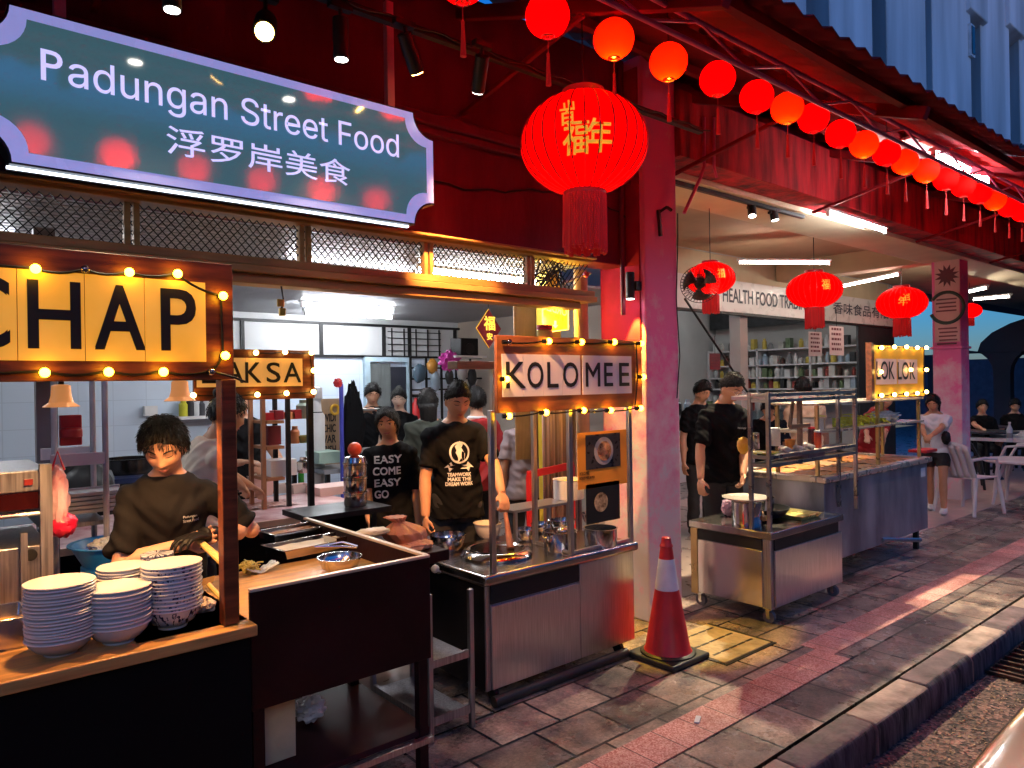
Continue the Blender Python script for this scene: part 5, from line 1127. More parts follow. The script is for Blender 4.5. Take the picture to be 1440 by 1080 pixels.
o = crumple(at(632, 507, Y=6.5), .13, .1, .12, 9.9, amp=.35).build('pink_wig', M('magenta_tinsel', (.5, .03, .3), .4, 0, .5, 12, .8, 40)); tag(o, 'magenta bundle of tinsel above the wire rack', 'tinsel')
sp_ = thing('loudspeaker', 'black loudspeaker on a white ledge below the red diamond', 'loudspeaker', at(660, 500, Y=6.4)); a, b = at(648, 475, Y=6.4), at(673, 500, Y=6.4)
MB().box(a.x, b.x, 6.4, 6.6, b.z, a.z).build('cabinet', black, sp_, bevel=.008); MB().tube([((a.x+b.x)/2, 6.39, (a.z+b.z)/2-.02), ((a.x+b.x)/2, 6.399, (a.z+b.z)/2-.02)], .06, 20).build('driver', blackm, sp_)
MB().box(a.x-.08, b.x+.1, 6.38, 6.65, b.z-.025, b.z-.002).build('ledge', white, sp_)
fd = thing('fu_diamond', 'red and gold diamond New Year decoration hanging over the loudspeaker', 'decoration', at(688, 462, Y=5.4)); c = fd.location; s_ = 27/1020*c.dot(v0)
MB().prism([(c.x-s_*.8, c.z), (c.x, c.z-s_), (c.x+s_*.8, c.z), (c.x, c.z+s_)], 5.4, 5.425).build('panel', M('dark_red_velvet', (.2, .006, .012), .7, 0, .3, 20), fd)
MB().tube([(c.x-s_*.8, 5.41, c.z), (c.x, 5.41, c.z-s_), (c.x+s_*.8, 5.41, c.z), (c.x, 5.41, c.z+s_), (c.x-s_*.8, 5.41, c.z)], .006, 6).build('trim', gold, fd)
fu_m = M('lit_gold_glyph', (.9, .6, .1), .4, emit=(1, .6, .05), es=.7)
lettering('福', fu_m, fd, (c.x-s_*.36, 5.396, c.z-s_*.1), s_*.72, s_*.72, bold=.006); lettering('安', fu_m, fd, (c.x-s_*.18, 5.396, c.z-s_*.6), s_*.36, s_*.36, bold=.003)
MB().tube([(c.x, 5.41, c.z+s_), (c.x, 5.41, 2.44)], .003, 5).build('cord', blackm, fd)
# plank on stand, bamboo blind, yellow pillar, canvas, order sign, jar
pk = thing('wooden_plank', 'short wooden plank fixed left of the KOLO MEE board', 'plank', at(665, 513, Y=3.5)); a, b = at(636, 508, Y=3.5), at(694, 519, Y=3.5)
MB().box(a.x, b.x, 3.45, 3.55, b.z, a.z).build('plank', M('worn_plank', (.2, .11, .06), .6, 0, .4, 4, .2, 20, stretch=(1, 8, 8)), pk, bevel=.003); MB().box(b.x-.02, b.x, 3.48, 3.51, .66, b.z-.001).build('leg', steel_d, pk)
bl_ = thing('bamboo_blind', 'rolled down bamboo blind behind the KOLO MEE board', 'blind', at(745, 440, Y=4.2)); a, b = at(722, 404, Y=4.2), at(768, 500, Y=4.2); m_ = MB(); x = a.x
while x < b.x: m_.tube([(x, 4.2, b.z-.8), (x, 4.2, a.z)], .006, 6); x += .0145
m_.build('slats', M('bamboo', (.4, .27, .17), .6, 0, .25), bl_)
yp = bgbox('yellow_pillar', 768, 378, 789, 470, 4.0, M('yellow_plaster', (.75, .5, .03), .7, 0, .1, 4), 'yellow lit plaster pillar left of the canvas roll', 'pillar', .12, zmin=0)
cv = thing('canvas_roll', 'tan rolled canvas curtain hanging beside the red column side', 'curtain', at(817, 430, Y=3.6)); p = at(817, 430, Y=3.6); zt_ = at(817, 380, Y=3.6).z
rr_ = []
for k in range(15):
    z = .9+(zt_-.9)*k/14; rr_.append([(p.x+(.058+.008*noise.noise(Vector((j, k*.6, 0))))*cos(2*pi*j/20), 3.6+.04*sin(2*pi*j/20), z) for j in range(20)])
MB().loft(rr_).build('roll', M('tan_canvas', (.45, .3, .19), .8, 0, .25, 5, .4, 12, stretch=(4, 4, .5)), cv)
MB().tube([at(793, 398, Y=3.5), at(822, 386, Y=3.45), (at(830, 384, Y=3.45))], .008, 6).build('bracket', white, cv); MB().ball(at(824, 386, Y=3.44), .022, 12, 8).build('end_knob', M('pinkish_red', (.5, .06, .1), .4), cv)
os_ = thing('order_sign', 'small yellow neon order sign seen from behind with reversed letters', 'sign', at(780, 447, Y=3.75))
lit_y = M('lit_yellow_neon', (1, .8, .2), emit=(1, .6, .06), es=2.2)
a, b, c_, d_ = at(763, 435, Y=3.75), at(799, 427, Y=3.75), at(799, 463, Y=3.75), at(764, 468, Y=3.75)
MB().tube([a, b, c_, d_, a], .005, 6).build('neon_frame', lit_y, os_)
MB().add([a+Vector((0, .01, 0)), b+Vector((0, .01, 0)), c_+Vector((0, .01, 0)), d_+Vector((0, .01, 0)), a+Vector((0, .014, 0)), b+Vector((0, .014, 0)), c_+Vector((0, .014, 0)), d_+Vector((0, .014, 0))], [(0, 1, 2, 3), (7, 6, 5, 4), (0, 4, 5, 1), (1, 5, 6, 2), (2, 6, 7, 3), (3, 7, 4, 0)]).build('backing', M('amber_backing', (.5, .28, .02), .3, emit=(1, .5, .02), es=.25), os_)
lettering('ORDER', lit_y, os_, at(797, 445, Y=3.745), (b.x-a.x)*.9, .058, ax=(-1, 0, .16), up=(0, 0, 1), bold=.002)
q_ = at(781, 455, Y=3.745); MB().add([q_+Vector(v) for v in ((-.012, 0, .02), (.012, 0, .02), (.012, 0, -.01), (.03, 0, -.01), (0, 0, -.035), (-.03, 0, -.01), (-.012, 0, -.01))], [tuple(range(7))]).build('arrow', lit_y, os_)
link_light('glow', 'POINT', os_, at(781, 450, Y=3.68), 10, (1, .6, .05), shadow_soft_size=.05)
jr = thing('red_lid_jar', 'glass jar with red lid standing on the KOLO MEE board top', 'jar', at(766, 472, Y=3.1)); p = at(766, 478, Y=3.1)
MB().lathe([(.042, 0), (.046, .01), (.046, .05), (.04, .058)], p, 24).build('body', M('amber_glass', (.6, .42, .1), .12), jr); MB().lathe([(.047, .059), (.047, .085), (.0001, .087)], p, 24).build('lid', red_p, jr)
MB().box(p.x-.1, p.x+.1, 3.0, 3.2, p.z-.015, p.z-.001).bar((p.x, 3.1, p.z-.01), (p.x, 2.842, p.z-.01), .02).build('ledge', wood, jr)
cm = thing('cable_mess', 'tangle of black cables and a white lamp holder at the transom end', 'cables', at(770, 375, Y=3.3)); m_ = MB(); random.seed(3)
for k in range(7):
    pts = [at(752+random.uniform(-4, 45), 365+random.uniform(-8, 42), Y=3.28+random.uniform(0, .08)) for _ in range(5)]; P = []
    for i in range(len(pts)-1):
        for j in range(5): P.append(pts[i].lerp(pts[i+1], j/5))
    m_.tube(P, .005, 6)
m_.build('wires', blackm, cm); MB().lathe([(.01, 0), (.026, .01), (.03, .035), (.0001, .05)], at(766, 372, Y=3.26), 16).build('lamp_holder', white, cm)
pdl = thing('brass_padlock', 'yellow padlock bundle dangling from the header rail', 'padlock', at(396, 430, Y=3.15)); p = pdl.location
MB().box(p.x-.012, p.x+.016, 3.14, 3.16, p.z-.045, p.z-.01).box(p.x-.02, p.x+.012, 3.145, 3.158, p.z-.005, p.z+.03).build('body', M('brass', (.6, .36, .06), .3, .7), pdl, bevel=.004); MB().tube([(p.x, 3.15, p.z-.01), (p.x+.01, 3.15, p.z+.02), (p.x, 3.15, 2.055)], .004, 6).build('wire', blackm, pdl)
st = thing('striped_curtain', 'brown and pink striped curtain behind the noodle cart', 'curtain', at(785, 640, Y=3.93)); a, b = at(764, 600, Y=3.93), at(818, 690, Y=3.93); m_ = MB(); n = 40
for k in range(n): m_.add([(a.x+(b.x-a.x)*k/n, 3.93+.02*sin(k*1.3), z) for z in (.1, 1.7)]+[(a.x+(b.x-a.x)*(k+1)/n, 3.93+.02*sin((k+1)*1.3), z) for z in (1.7, .1)], [(0, 1, 2, 3)])
m_.build('cloth', M('brown_striped_cloth', (.1, .05, .05), .8, 0, .7, 7, stretch=(9, 1, .1), c2=(.5, .3, .27)), st, solid=.004)
rb = thing('red_rail', 'red painted rail behind the noodle cart posts', 'rail', at(775, 665, Y=3.8)); MB().bar(at(742, 668, Y=3.8), at(806, 654, Y=3.8), .02, .05).bar((at(744, 668, Y=3.8).x, 3.8, 0.005), at(744, 668, Y=3.8), .03).bar((at(804, 654, Y=3.8).x, 3.8, 0.005), at(804, 654, Y=3.8), .03).build('rail', red_p, rb)
fe = thing('fire_extinguisher', 'red fire extinguisher on the wall right of the doorway', 'fire extinguisher', at(585, 575, Y=7.8)); p = at(585, 580, Y=7.8)
MB().lathe([(.06, -.2), (.065, -.18), (.065, .08), (.03, .14), (.025, .18), (.0001, .19)], p, 18).build('cylinder', red_p, fe); MB().box(p.x-.05, p.x+.03, 7.78, 7.82, p.z+.19, p.z+.23).build('valve', blackm, fe)

# ================================================================ LOK LOK: steel cart with rack
lc = thing('steel_cart', 'stainless steel cart on castors with open wire rack beside the pink column', 'food cart', (4.8, 2.85, 0))
LX0, LX1, LY0, LY1, LZ = 4.315, 5.29, 2.53, 3.16, .605
shiny = M('shiny_steel_sheet', (.68, .6, .58), .22, 1, .2, 3, .03, 6, stretch=(1, 1, .4), rv=.08)
MB().box(LX0+.012, LX1, LY0+.012, LY1, .1, LZ-.05).build('body', steel_d, lc, bevel=.004)
MB().box(LX0, LX0+.011, LY0+.07, LY1-.06, .105, LZ-.13).build('side_door', shiny, lc, bevel=.002)
MB().box(LX0+.05, LX1-.003, LY0, LY0+.011, .105, LZ-.13).build('front_panel', steel, lc, bevel=.002)
MB().box(LX0+.003, LX0+.0115, LY0+.07, LY1-.06, LZ-.125, LZ-.052).box(LX0+.05, LX1-.05, LY0+.003, LY0+.0115, LZ-.125, LZ-.052).build('vent_slot', M('slot_black'), lc)
MB().box(LX0, LX0+.011, LY1-.055, LY1, .09, LZ-.052).build('side_strip', M('ochre_steel', (.4, .26, .12), .3, .8), lc)
MB().box(LX0-.01, LX1+.01, LY0-.01, LY1+.01, LZ-.048, LZ).build('top', M('scratched_steel_top'), lc, bevel=.006)
for x, y in ((LX0+.05, LY0+.05), (LX1-.05, LY0+.05), (LX0+.05, LY1-.05), (LX1-.05, LY1-.05)):
    w_ = MB().tube([(x-.014, y, .04), (x+.014, y, .04)], .04, 22).build('castor_wheel', M('grey_rubber', (.12, .11, .12), .5), lc)
    MB().tube([(x-.018, y, .04), (x+.018, y, .04)], .016, 14).build('hub', steel_p, w_); MB().box(x-.024, x-.019, y-.012, y+.012, .035, .09).box(x+.019, x+.024, y-.012, y+.012, .035, .09).box(x-.03, x+.03, y-.03, y+.03, .09, .1).build('fork', steel_p, w_)
RZ = 1.50; yB = at(1058, 719, X=LX0+.03).y; xR = at(1204, 705, Y=LY0+.02).x
rkm = M('grimy_steel', (.42, .38, .36), .3, .9, .3, 8)
for x, y in ((LX0+.02, LY0+.02), (LX0+.02, yB), (xR, LY0+.02), (xR, yB)): MB().box(x-.012, x+.012, y-.012, y+.012, LZ+.001, RZ+.02).build('rack_post', rkm, lc)
shelfz = (1.035, 1.09, 1.462, 1.5)
for zz_ in shelfz:
    MB().bar((LX0+.033, LY0+.02, zz_), (xR-.013, LY0+.02, zz_), .016, .022).bar((LX0+.033, yB, zz_), (xR-.013, yB, zz_), .016, .022).bar((LX0+.02, LY0+.033, zz_), (LX0+.02, yB-.013, zz_), .016, .022).bar((xR, LY0+.033, zz_), (xR, yB-.013, zz_), .016, .022).build('rack_rail', rkm, lc)
for zz_ in (shelfz[0], shelfz[1], shelfz[2]): MB().box(LX0+.034, xR-.014, LY0+.034, yB-.014, zz_-.006, zz_).build('rack_shelf', M('pale_tray_steel', (.7, .62, .52), .25, .2, .15), lc)
# things on the rack and cart top
def plate(c, r, m, lab): t = tag(MB().lathe([(r*.6, 0), (r, .014), (r, .018), (r*.6, .006), (.0001, .005)], c, 28).build('plate', m), lab, 'plate'); return t
plate(Vector((LX0+.2, LY0+.16, shelfz[1]+.001)), .1, M('yellow_melamine', (.7, .6, .05), .3), 'yellow plate on the rack shelf of the steel cart')
o = crumple((LX0+.14, LY0+.28, shelfz[1]+.06), .045, .045, .06, 2.7, amp=.1).build('yellow_pouch', M('yellow_pouch', (.75, .4, .03), .4)); tag(o, 'pear shaped yellow pouch standing on the rack shelf', 'pouch')
o = MB().lathe([(.028, 0), (.038, .075), (.04, .076), (.035, .07), (.026, .004)], (LX0+.62, LY0+.2, shelfz[1]+.001), 20).build('orange_cup', M('orange_plastic', (.75, .25, .02), .35)); tag(o, 'orange plastic cup on the rack shelf of the steel cart', 'cup')
for k in range(9):
    p = Vector((LX0+.4+.055*k, LY0+.1+.05*(k % 3), shelfz[1]+.02)); o = crumple(p, .03, .03, .022, k*1.7, n=12, m_=8).build('dumpling', M('grey_dumpling', (.5, .42, .36), .5)); tag(o, '%s pale dumpling from the left on the rack shelf' % ORD[k], 'dumpling', 'dumplings on the rack shelf')
o = MB().box(LX0+.66, LX0+.9, LY0+.08, LY0+.3, shelfz[0]+.001, shelfz[0]+.03).build('pink_tray', M('mauve_tray', (.3, .2, .3), .4), bevel=.003); tag(o, 'mauve tray on the lower rack shelf', 'tray')
tbx = thing('tissue_stand', 'wooden chopstick stand on top of the rack shelf', 'stand', (LX0+.75, LY0+.25, shelfz[1])); x, y, z = tbx.location
MB().box(x-.11, x+.17, y-.05, y-.03, z+.15, z+.18).bar((x-.08, y-.02, z+.16), (x-.02, y-.02, z+.38), .02).box(x+.06, x+.09, y-.03, y, z+.002, z+.4).build('frame', M('worn_plank'), tbx)
c, r = scaled(1040, 21, LZ, 716); c = Vector((LX0+.12, yB+.1, LZ)); pot(c, .1, .17, 'big steel stock pot with wide yellow lit brim on the cart', food=M('yellow_sauce'), handles=False)
o = MB().lathe([(.1, .168), (.16, .19), (.162, .196), (.1, .18)], c, 36).build('brim_pan', M('pale_tray_steel')); tag(o, 'wide shallow steel pan resting on the stock pot', 'pan')
wk2 = thing('black_wok', 'black iron wok with wooden handle on the steel cart', 'wok', (LX0+.42, LY0+.3, LZ)); c = wk2.location
MB().lathe([(.07, .002), (.13, .03), (.175, .085), (.18, .085), (.135, .025), (.0001, .008)], c, 36).build('pan', M('black_iron', (.012, .012, .012), .35, .5), wk2); MB().tube([c+Vector((-.16, -.08, .07)), c+Vector((-.27, -.16, .05))], .014, 10).build('handle', M('wood_handle', (.45, .2, .06), .5), wk2)
c = Vector((LX0+.6, LY0+.42, LZ)); pot(c, .09, .12, 'steel pot behind the black wok on the cart')
tr_ = tag(MB().loft([[(LX0+.64+sx*.14*k, LY0+.18+sy*.13*k, LZ+z) for sx, sy in ((-1, -1), (1, -1), (1, 1), (-1, 1))] for k, z in ((.85, .002), (1, .03), (1.04, .03), (.96, .033), (.84, .008))]).build('serving_tray', M('yellow_lit_tray', (.7, .6, .2), .25, .4)), 'yellowish serving tray at the right of the steel cart top', 'tray')  # warm lamp light put into the tray's yellow colour
sp2 = thing('spatula', 'pale spatula leaning on the black wok', 'spatula', (LX0+.28, LY0+.2, LZ+.1)); p = sp2.location
MB().tube([p+Vector((.02, .02, -.06)), p+Vector((-.02, -.03, .16))], .007, 8).build('handle', white, sp2); MB().box(p.x, p.x+.05, p.y-.0, p.y+.006, p.z-.085, p.z-.05).build('blade', M('yellow_handle'), sp2)
# ---- LOK LOK trolley
l2 = thing('steamboat_cart', 'grey steel steamboat cart with yellow LOK LOK bulb board', 'food cart', (6.4, 3.0, 0))
GX0, GX1, GY0, GY1, GZ = 5.37, 7.35, 2.70, 3.45, .855
streak = M('streaked_grey_steel', (.3, .31, .35), .36, .6, .5, 2.2, .04, 14, stretch=(2.5, 2.5, .8), c2=(.42, .43, .48))
MB().box(GX0, GX1, GY0, GY1, .19, GZ-.05).build('body', streak, l2, bevel=.004)
MB().box(GX0-.03, GX1+.05, GY0-.03, GY0+.05, GZ-.049, GZ).box(GX0-.03, GX1+.05, GY1-.05, GY1+.03, GZ-.049, GZ).box(GX0-.03, GX0+.05, GY0+.051, GY1-.051, GZ-.049, GZ).box(GX1-.03, GX1+.05, GY0+.051, GY1-.051, GZ-.049, GZ).build('rim', M('cream_steel_rim', (.6, .52, .42), .28, .6, .15), l2, bevel=.008)
for x in (GX0+.1, GX1-.1):
    for y in (GY0+.05, GY1-.08): MB().box(x-.02, x+.02, y, y+.04, 0, .189).build('leg', blackm, l2)
MB().tube([(6.35, GY0-.004, .23), (6.9, GY0-.1, .16)], .018, 10).build('drain_spout', steel, l2)
MB().box(7.2, 7.3, GY0-.003, GY0-.0005, .68, .76).build('sticker', paper, l2)
for k in range(5):
    x = GX0+.08+.37*k; pan = MB().box(x, x+.34, GY0+.07, GY1-.07, GZ-.04, GZ-.03).build('food_pan', steel_p, l2)
    MB().grid(lambda u, v: (x+.01+.32*u, GY0+.08+.58*v, GZ-.015+.02*abs(noise.noise(Vector((u*5+k, v*9, 0))))), 16, 24).build('food', M('skewer_food_%d' % (k % 3), ((.5, .1, .02), (.65, .4, .05), (.6, .5, .35))[k % 3], .4, 0, .7, 18, .5, 40, c2=((.6, .25, .05), (.6, .15, .04), (.65, .3, .1))[k % 3]), pan)
sh_m = M('cream_steel_rim')
for zz_ in (1.2, 1.415): MB().box(GX0-.02, GX1+.03, GY0+.03, GY0+.42, zz_-.018, zz_).build('shelf', sh_m, l2, bevel=.003)
for x in (GX0+.02, 6.45, GX1-.02):
    for y in (GY0+.06, GY0+.39): MB().box(x-.013, x+.013, y-.013, y+.013, GZ+.001, 1.181).box(x-.013, x+.013, y-.013, y+.013, 1.201, 1.396).build('post', M('amber_steel', (.5, .36, .15), .3, .7), l2)
a, b = at(1224, 485, Y=GY0+.05), at(1297, 555, Y=GY0+.05); by = GY0+.03
yel = M('yellow_board', (.78, .4, .02), .5, 0, .12, emit=(1, .5, .02), es=.03)
bo = MB().box(a.x, b.x, by, by+.03, 1.425, a.z).build('sign_board', yel, l2, bevel=.003)
MB().box(a.x-.05, a.x-.001, by-.01, by+.04, 1.417, a.z+.02).build('side_post', wood, l2)
xs_ = [at(px, 520, Y=by).x for px in (1231, 1260, 1262, 1289)]
for q0, q1 in ((xs_[0], xs_[1]), (xs_[2], xs_[3])): MB().box(q0, q1, by-.006, by-.001, at(1260, 540, Y=by).z, at(1260, 505, Y=by).z).build('letter_tile', M('peach_letter_tile', (.75, .5, .42), .5, 0, .06, emit=(1, .5, .3), es=.04), bo)
for s, q0, q1 in (('LOK', 1233, 1258), ('LOK', 1263, 1287)):
    p, q_ = at(q0, 534, Y=by-.01), at(q1, 534, Y=by-.01); lettering(s, ink, bo, (p.x, by-.0095, p.z), q_.x-p.x, .155, bold=.004)
LB = [at(px, py, Y=by-.03) for px, py in ((1240, 489), (1258, 488), (1275, 488), (1290, 489), (1303, 489), (1303, 520), (1303, 551), (1290, 553), (1275, 554), (1258, 555), (1240, 556), (1239, 523), (1281, 520))]
bulbs_on(bo, LB, r=.017, es_mat=bulb_w); festoon(bo, [p+Vector((0, .022, 0)) for p in LB[:11]], .004, .005)
# noodles / vegetables on the shelf
o = MB(); random.seed(11)
for k in range(160):
    p = Vector((random.uniform(5.75, 6.75), GY0+random.uniform(.1, .36), 1.21+abs(random.gauss(0, .025)))); d = Vector((random.uniform(-1, 1), random.uniform(-1, 1), random.uniform(-.25, .25))).normalized()*.06
    o.tube([p-d, p+Vector((0, 0, .012)), p+d], .006, 4)
tag(o.build('lime_noodle_heap', M('lime_noodles', (.62, .62, .04), .45, 0, .25)), 'long heap of lime yellow noodles on the steamboat cart shelf', 'noodles')
o = crumple((6.95, GY0+.22, 1.25), .2, .12, .05, 5.5, amp=.3).build('skewer_bag', bagm); tag(o, 'clear bag of skewers at the right of the cart shelf', 'bag')
for k, (x, lab, c_) in enumerate(((5.52, 'small white paper box on the cart shelf, left one', (.7, .66, .6)), (5.66, 'small cream paper box on the cart shelf, right one', (.66, .5, .35)))):
    o = MB().box(x-.06, x+.06, GY0+.1, GY0+.3, 1.201, 1.29).build('paper_box', M('box_%d' % k, c_, .6), bevel=.003); tag(o, lab, 'box')
# red dustpan like tray held, front white tee handled in people

# ================================================================ SHOP 2: health food shop
h2 = thing('health_food_shop', 'white health food shop with lit shelves behind the walkway', 'building', (11, 6.1, 0))
wht = M('white_wall', (.55, .54, .52), .7, 0, .1, 2)
MB().box(5.96, 14.75, 9.9, 10.05, 0, 3.4).build('back_wall', wht, h2); MB().box(14.6, 14.75, 6.0, 9.89, 0, 3.4).build('side_wall', wht, h2)
MB().box(5.96, 14.75, 6.0, 10.05, 3.41, 3.5).build('ceiling', wht, h2); MB().box(5.96, 14.75, 6.02, 6.12, 3.05, 3.408).build('lintel', cream, h2)
MB().box(9.5, 9.7, 6.02, 6.2, 0, 3.04).build('pillar', wht, h2)
MB().box(13.2, 14.72, 5.96, 6.0, .1, 2.57).build('folded_shutter', M('black_shutter', (.02, .02, .022), .5), h2)
hs = thing('shop_sign', 'long white sign board lettered HEALTH FOOD TRADING CO over the far shop', 'sign', (11, 5.95, 2.58))
MB().box(7.6, 14.74, 5.93, 6.01, 2.585, 3.045).build('board', M('white_sign_board', (.7, .66, .64), .3, 0, .05), hs, bevel=.005)
MB().box(7.6, 14.74, 5.925, 6.012, 2.55, 2.584).build('trim', blackm, hs)
a = at(1017, 425, Y=5.92); b = at(1158, 425, Y=5.92)
lettering('HEALTH FOOD TRADING CO.', M('navy_ink', (.02, .022, .05), .5), hs, (a.x, 5.925, 2.72), b.x-a.x, .2, bold=.008)
lettering('香味食品有限公司', M('navy_ink'), hs, (b.x+.35, 5.925, 2.72), 2.9, .2, bold=.005)
shelfs = thing('display_shelves', 'tall white display shelves along the far wall of the health food shop', 'shelves', (14.4, 8, 0))
zs = [at(1100, py, X=14.3).z for py in (490, 512, 530, 546, 566)]
for z in zs: MB().box(14.2, 14.59, 6.2, 9.85, z-.03, z).build('shelf', white, shelfs)
for y in (6.2, 7.4, 8.6, 9.84): MB().box(14.2, 14.59, y-.02, y+.02, .01, zs[0]+.02).build('upright', white, shelfs)
cab = MB().box(14.25, 14.59, 7.2, 9.8, zs[0]+.5, zs[0]+1.0).build('dark_cabinet', M('dark_glass_front', (.03, .032, .035), .15, 0, .4, 6), shelfs)
random.seed(21)
pal = [('dark brown', (.08, .04, .03)), ('yellow', (.65, .5, .1)), ('white', (.7, .7, .68)), ('pale', (.6, .58, .52)), ('dark red', (.25, .05, .04)), ('grey', (.3, .3, .3)), ('white', (.7, .7, .68)), ('pale', (.6, .58, .52)), ('light grey', (.45, .46, .46)), ('black', (.03, .03, .03)), ('dull green', (.14, .2, .1)), ('pale blue', (.4, .5, .6))]
names5 = ('top', 'second highest', 'middle', 'fourth', 'lowest')
for r_, z in enumerate(zs):
    n = 24 if r_ < 4 else 26
    for k in range(n):
        if r_ == 0 and k % 3 == 2: continue
        nm, c_ = random.choice(pal); y = 9.72-k*.137-random.uniform(0, .04); h = random.uniform(.12, .24); r = random.uniform(.04, .062)
        g = jar_geo((14.32, y, z+.001), r, h) if random.random() < .6 else MB().box(14.26, 14.4, y-r, y+r, z+.001, z+h)
        o = g.build('health_food_jar', M('jar_'+nm, c_, .3)); tag(o, '%s container, %s from the left on the %s display shelf' % (nm, ORD[k], names5[r_]), 'jar', 'jars on the health food shelves')
ctr = thing('glass_counter', 'low white and glass shop counter in the health food shop', 'counter', (11, 7.2, 0)); MB().box(8.5, 13.2, 7.0, 7.6, .01, .75).build('base', white, ctr); MB().box(8.5, 13.2, 7.0, 7.6, .752, 1.05).build('glass_top', glass('counter_glass', (.8, .9, .92), .2), ctr)
for k in range(14):
    nm, c_ = random.choice(pal); x = 8.7+.31*k; h = random.uniform(.15, .3)
    o = jar_geo((x, 7.3, 1.051), random.uniform(.06, .1), h).build('counter_jar', M('jar_'+nm, c_, .3)); tag(o, '%s jar, %s from the left on the glass shop counter' % (nm, ORD[k]), 'jar', 'jars on the glass shop counter')
bkS = thing('back_shelves', 'dim back shelves full of packets behind the man in glasses', 'shelves', (8.5, 9.7, 0))
for z in (.6, 1.1, 1.6, 2.1): MB().box(6.2, 9.9, 9.5, 9.88, z-.03, z).build('shelf', white, bkS)
for k in range(24):
    nm, c_ = random.choice(pal); x = 7.6+.19*(k % 12); z = (1.6, 2.1)[k//12]; h = random.uniform(.14, .3)
    o = jar_geo((x, 9.65, z+.001), .06, h).build('back_jar', M('jar_'+nm, c_, .3)); tag(o, '%s packet, %s from the left on the %s back shelf' % (nm, ORD[k % 12], ('lower', 'upper')[k//12]), 'jar', 'packets on the back shelves')
MB().box(6.2, 9.9, 9.84, 9.89, 2.3, 3.0).build('cabinet', M('dark_glass_front'), bkS)
tube_light((11, 7.5, 3.38), (12.6, 7.5, 3.38), 'white tube light on the health food shop ceiling', mat=tubes_m)
tube_light((8, 8.6, 3.38), (9.6, 8.6, 3.38), 'white tube light at the back of the health food shop ceiling', mat=tubes_m)
# notices
def notice(px0, py0, px1, py1, Y, lab, m=paper, name='notice', lines=5):
    a, b = at(px0, py0, Y=Y), at(px1, py1, Y=Y); o = MB().box(a.x, b.x, Y, Y+.004, b.z, a.z).build(name, m); tag(o, lab, 'notice')
    l = MB(); w = b.x-a.x; h = a.z-b.z; random.seed(int(px0))
    for k in range(lines):
        z = a.z-h*(k+.8)/(lines+.8)
        x = a.x+w*.15
        while x < b.x-w*.2: e = random.uniform(.04, .16)*w; l.box(x, min(x+e, b.x-w*.12), Y-.002, Y-.0005, z, z+h*.4/lines); x += e+w*.04
    l.build('print', M('notice_ink', (.15, .04, .06), .6), o, smooth=False)
    MB().tube([((a.x+b.x)/2, Y, a.z), ((a.x+b.x)/2, Y, a.z+.25)], .004, 5).build('string', blackm, o); return o
notice(1137, 466, 1156, 501, 5.2, 'white hanging notice below the first oval lantern, left one'); notice(1166, 458, 1187, 500, 5.2, 'white hanging notice with blue clip, right of the other one')
notice(998, 497, 1013, 520, 6.0, 'dark red framed notice on the white shop pillar', M('dark_red_card', (.18, .03, .04), .5))
# posters on the far column
xf_ = 10.425
def colposter(py0, py1, lab, name='column_poster'):
    a, b = at(1314, py0, X=xf_), at(1350, py1, X=xf_); o = MB().box(xf_-.004, xf_, b.y, a.y, b.z, a.z).build(name, M('pink_poster_paper', (.6, .36, .34), .7, 0, .08)); tag(o, lab, 'poster'); return o, a, b
o, a, b = colposter(366, 410, 'upper pinkish poster with a dark flower emblem on the far column'); c = (a+b)/2
MB().add([(xf_-.007, c.y+.15*cos(t*pi/12)*(1 if t % 2 else .55), c.z+.15*sin(t*pi/12)*(1 if t % 2 else .55)) for t in range(24)], [tuple(range(24))]).build('emblem', M('maroon_ink', (.1, .015, .03), .6), o)
o, a, b = colposter(412, 480, 'lower pinkish poster with a dark ring and small print on the far column'); c = (a+b)/2; c.z += .12
MB().tube([(xf_-.008, c.y+.2*cos(t*pi/16), c.z+.2*sin(t*pi/16)) for t in range(3, 31)], .022, 6).build('ring', M('dark_green_ink', (.02, .05, .04), .6), o)
m_ = MB()
for k in range(9):
    z = (c.z+.1-.05*k) if k < 4 else (c.z-.28-.05*(k-4)); m_.box(xf_-.007, xf_-.0045, c.y-.13+random.uniform(0, .03), c.y+.13-random.uniform(0, .04), z, z+.02)
m_.build('print', M('notice_ink'), o, smooth=False)
dp = thing('diagonal_pole', 'thin black pole leaning across behind the steel cart', 'pole', at(1010, 490, Y=4.4)); MB().tube([at(963, 420, Y=4.4), at(1060, 565, Y=4.4)], .012, 8).build('pole', blackm, dp)

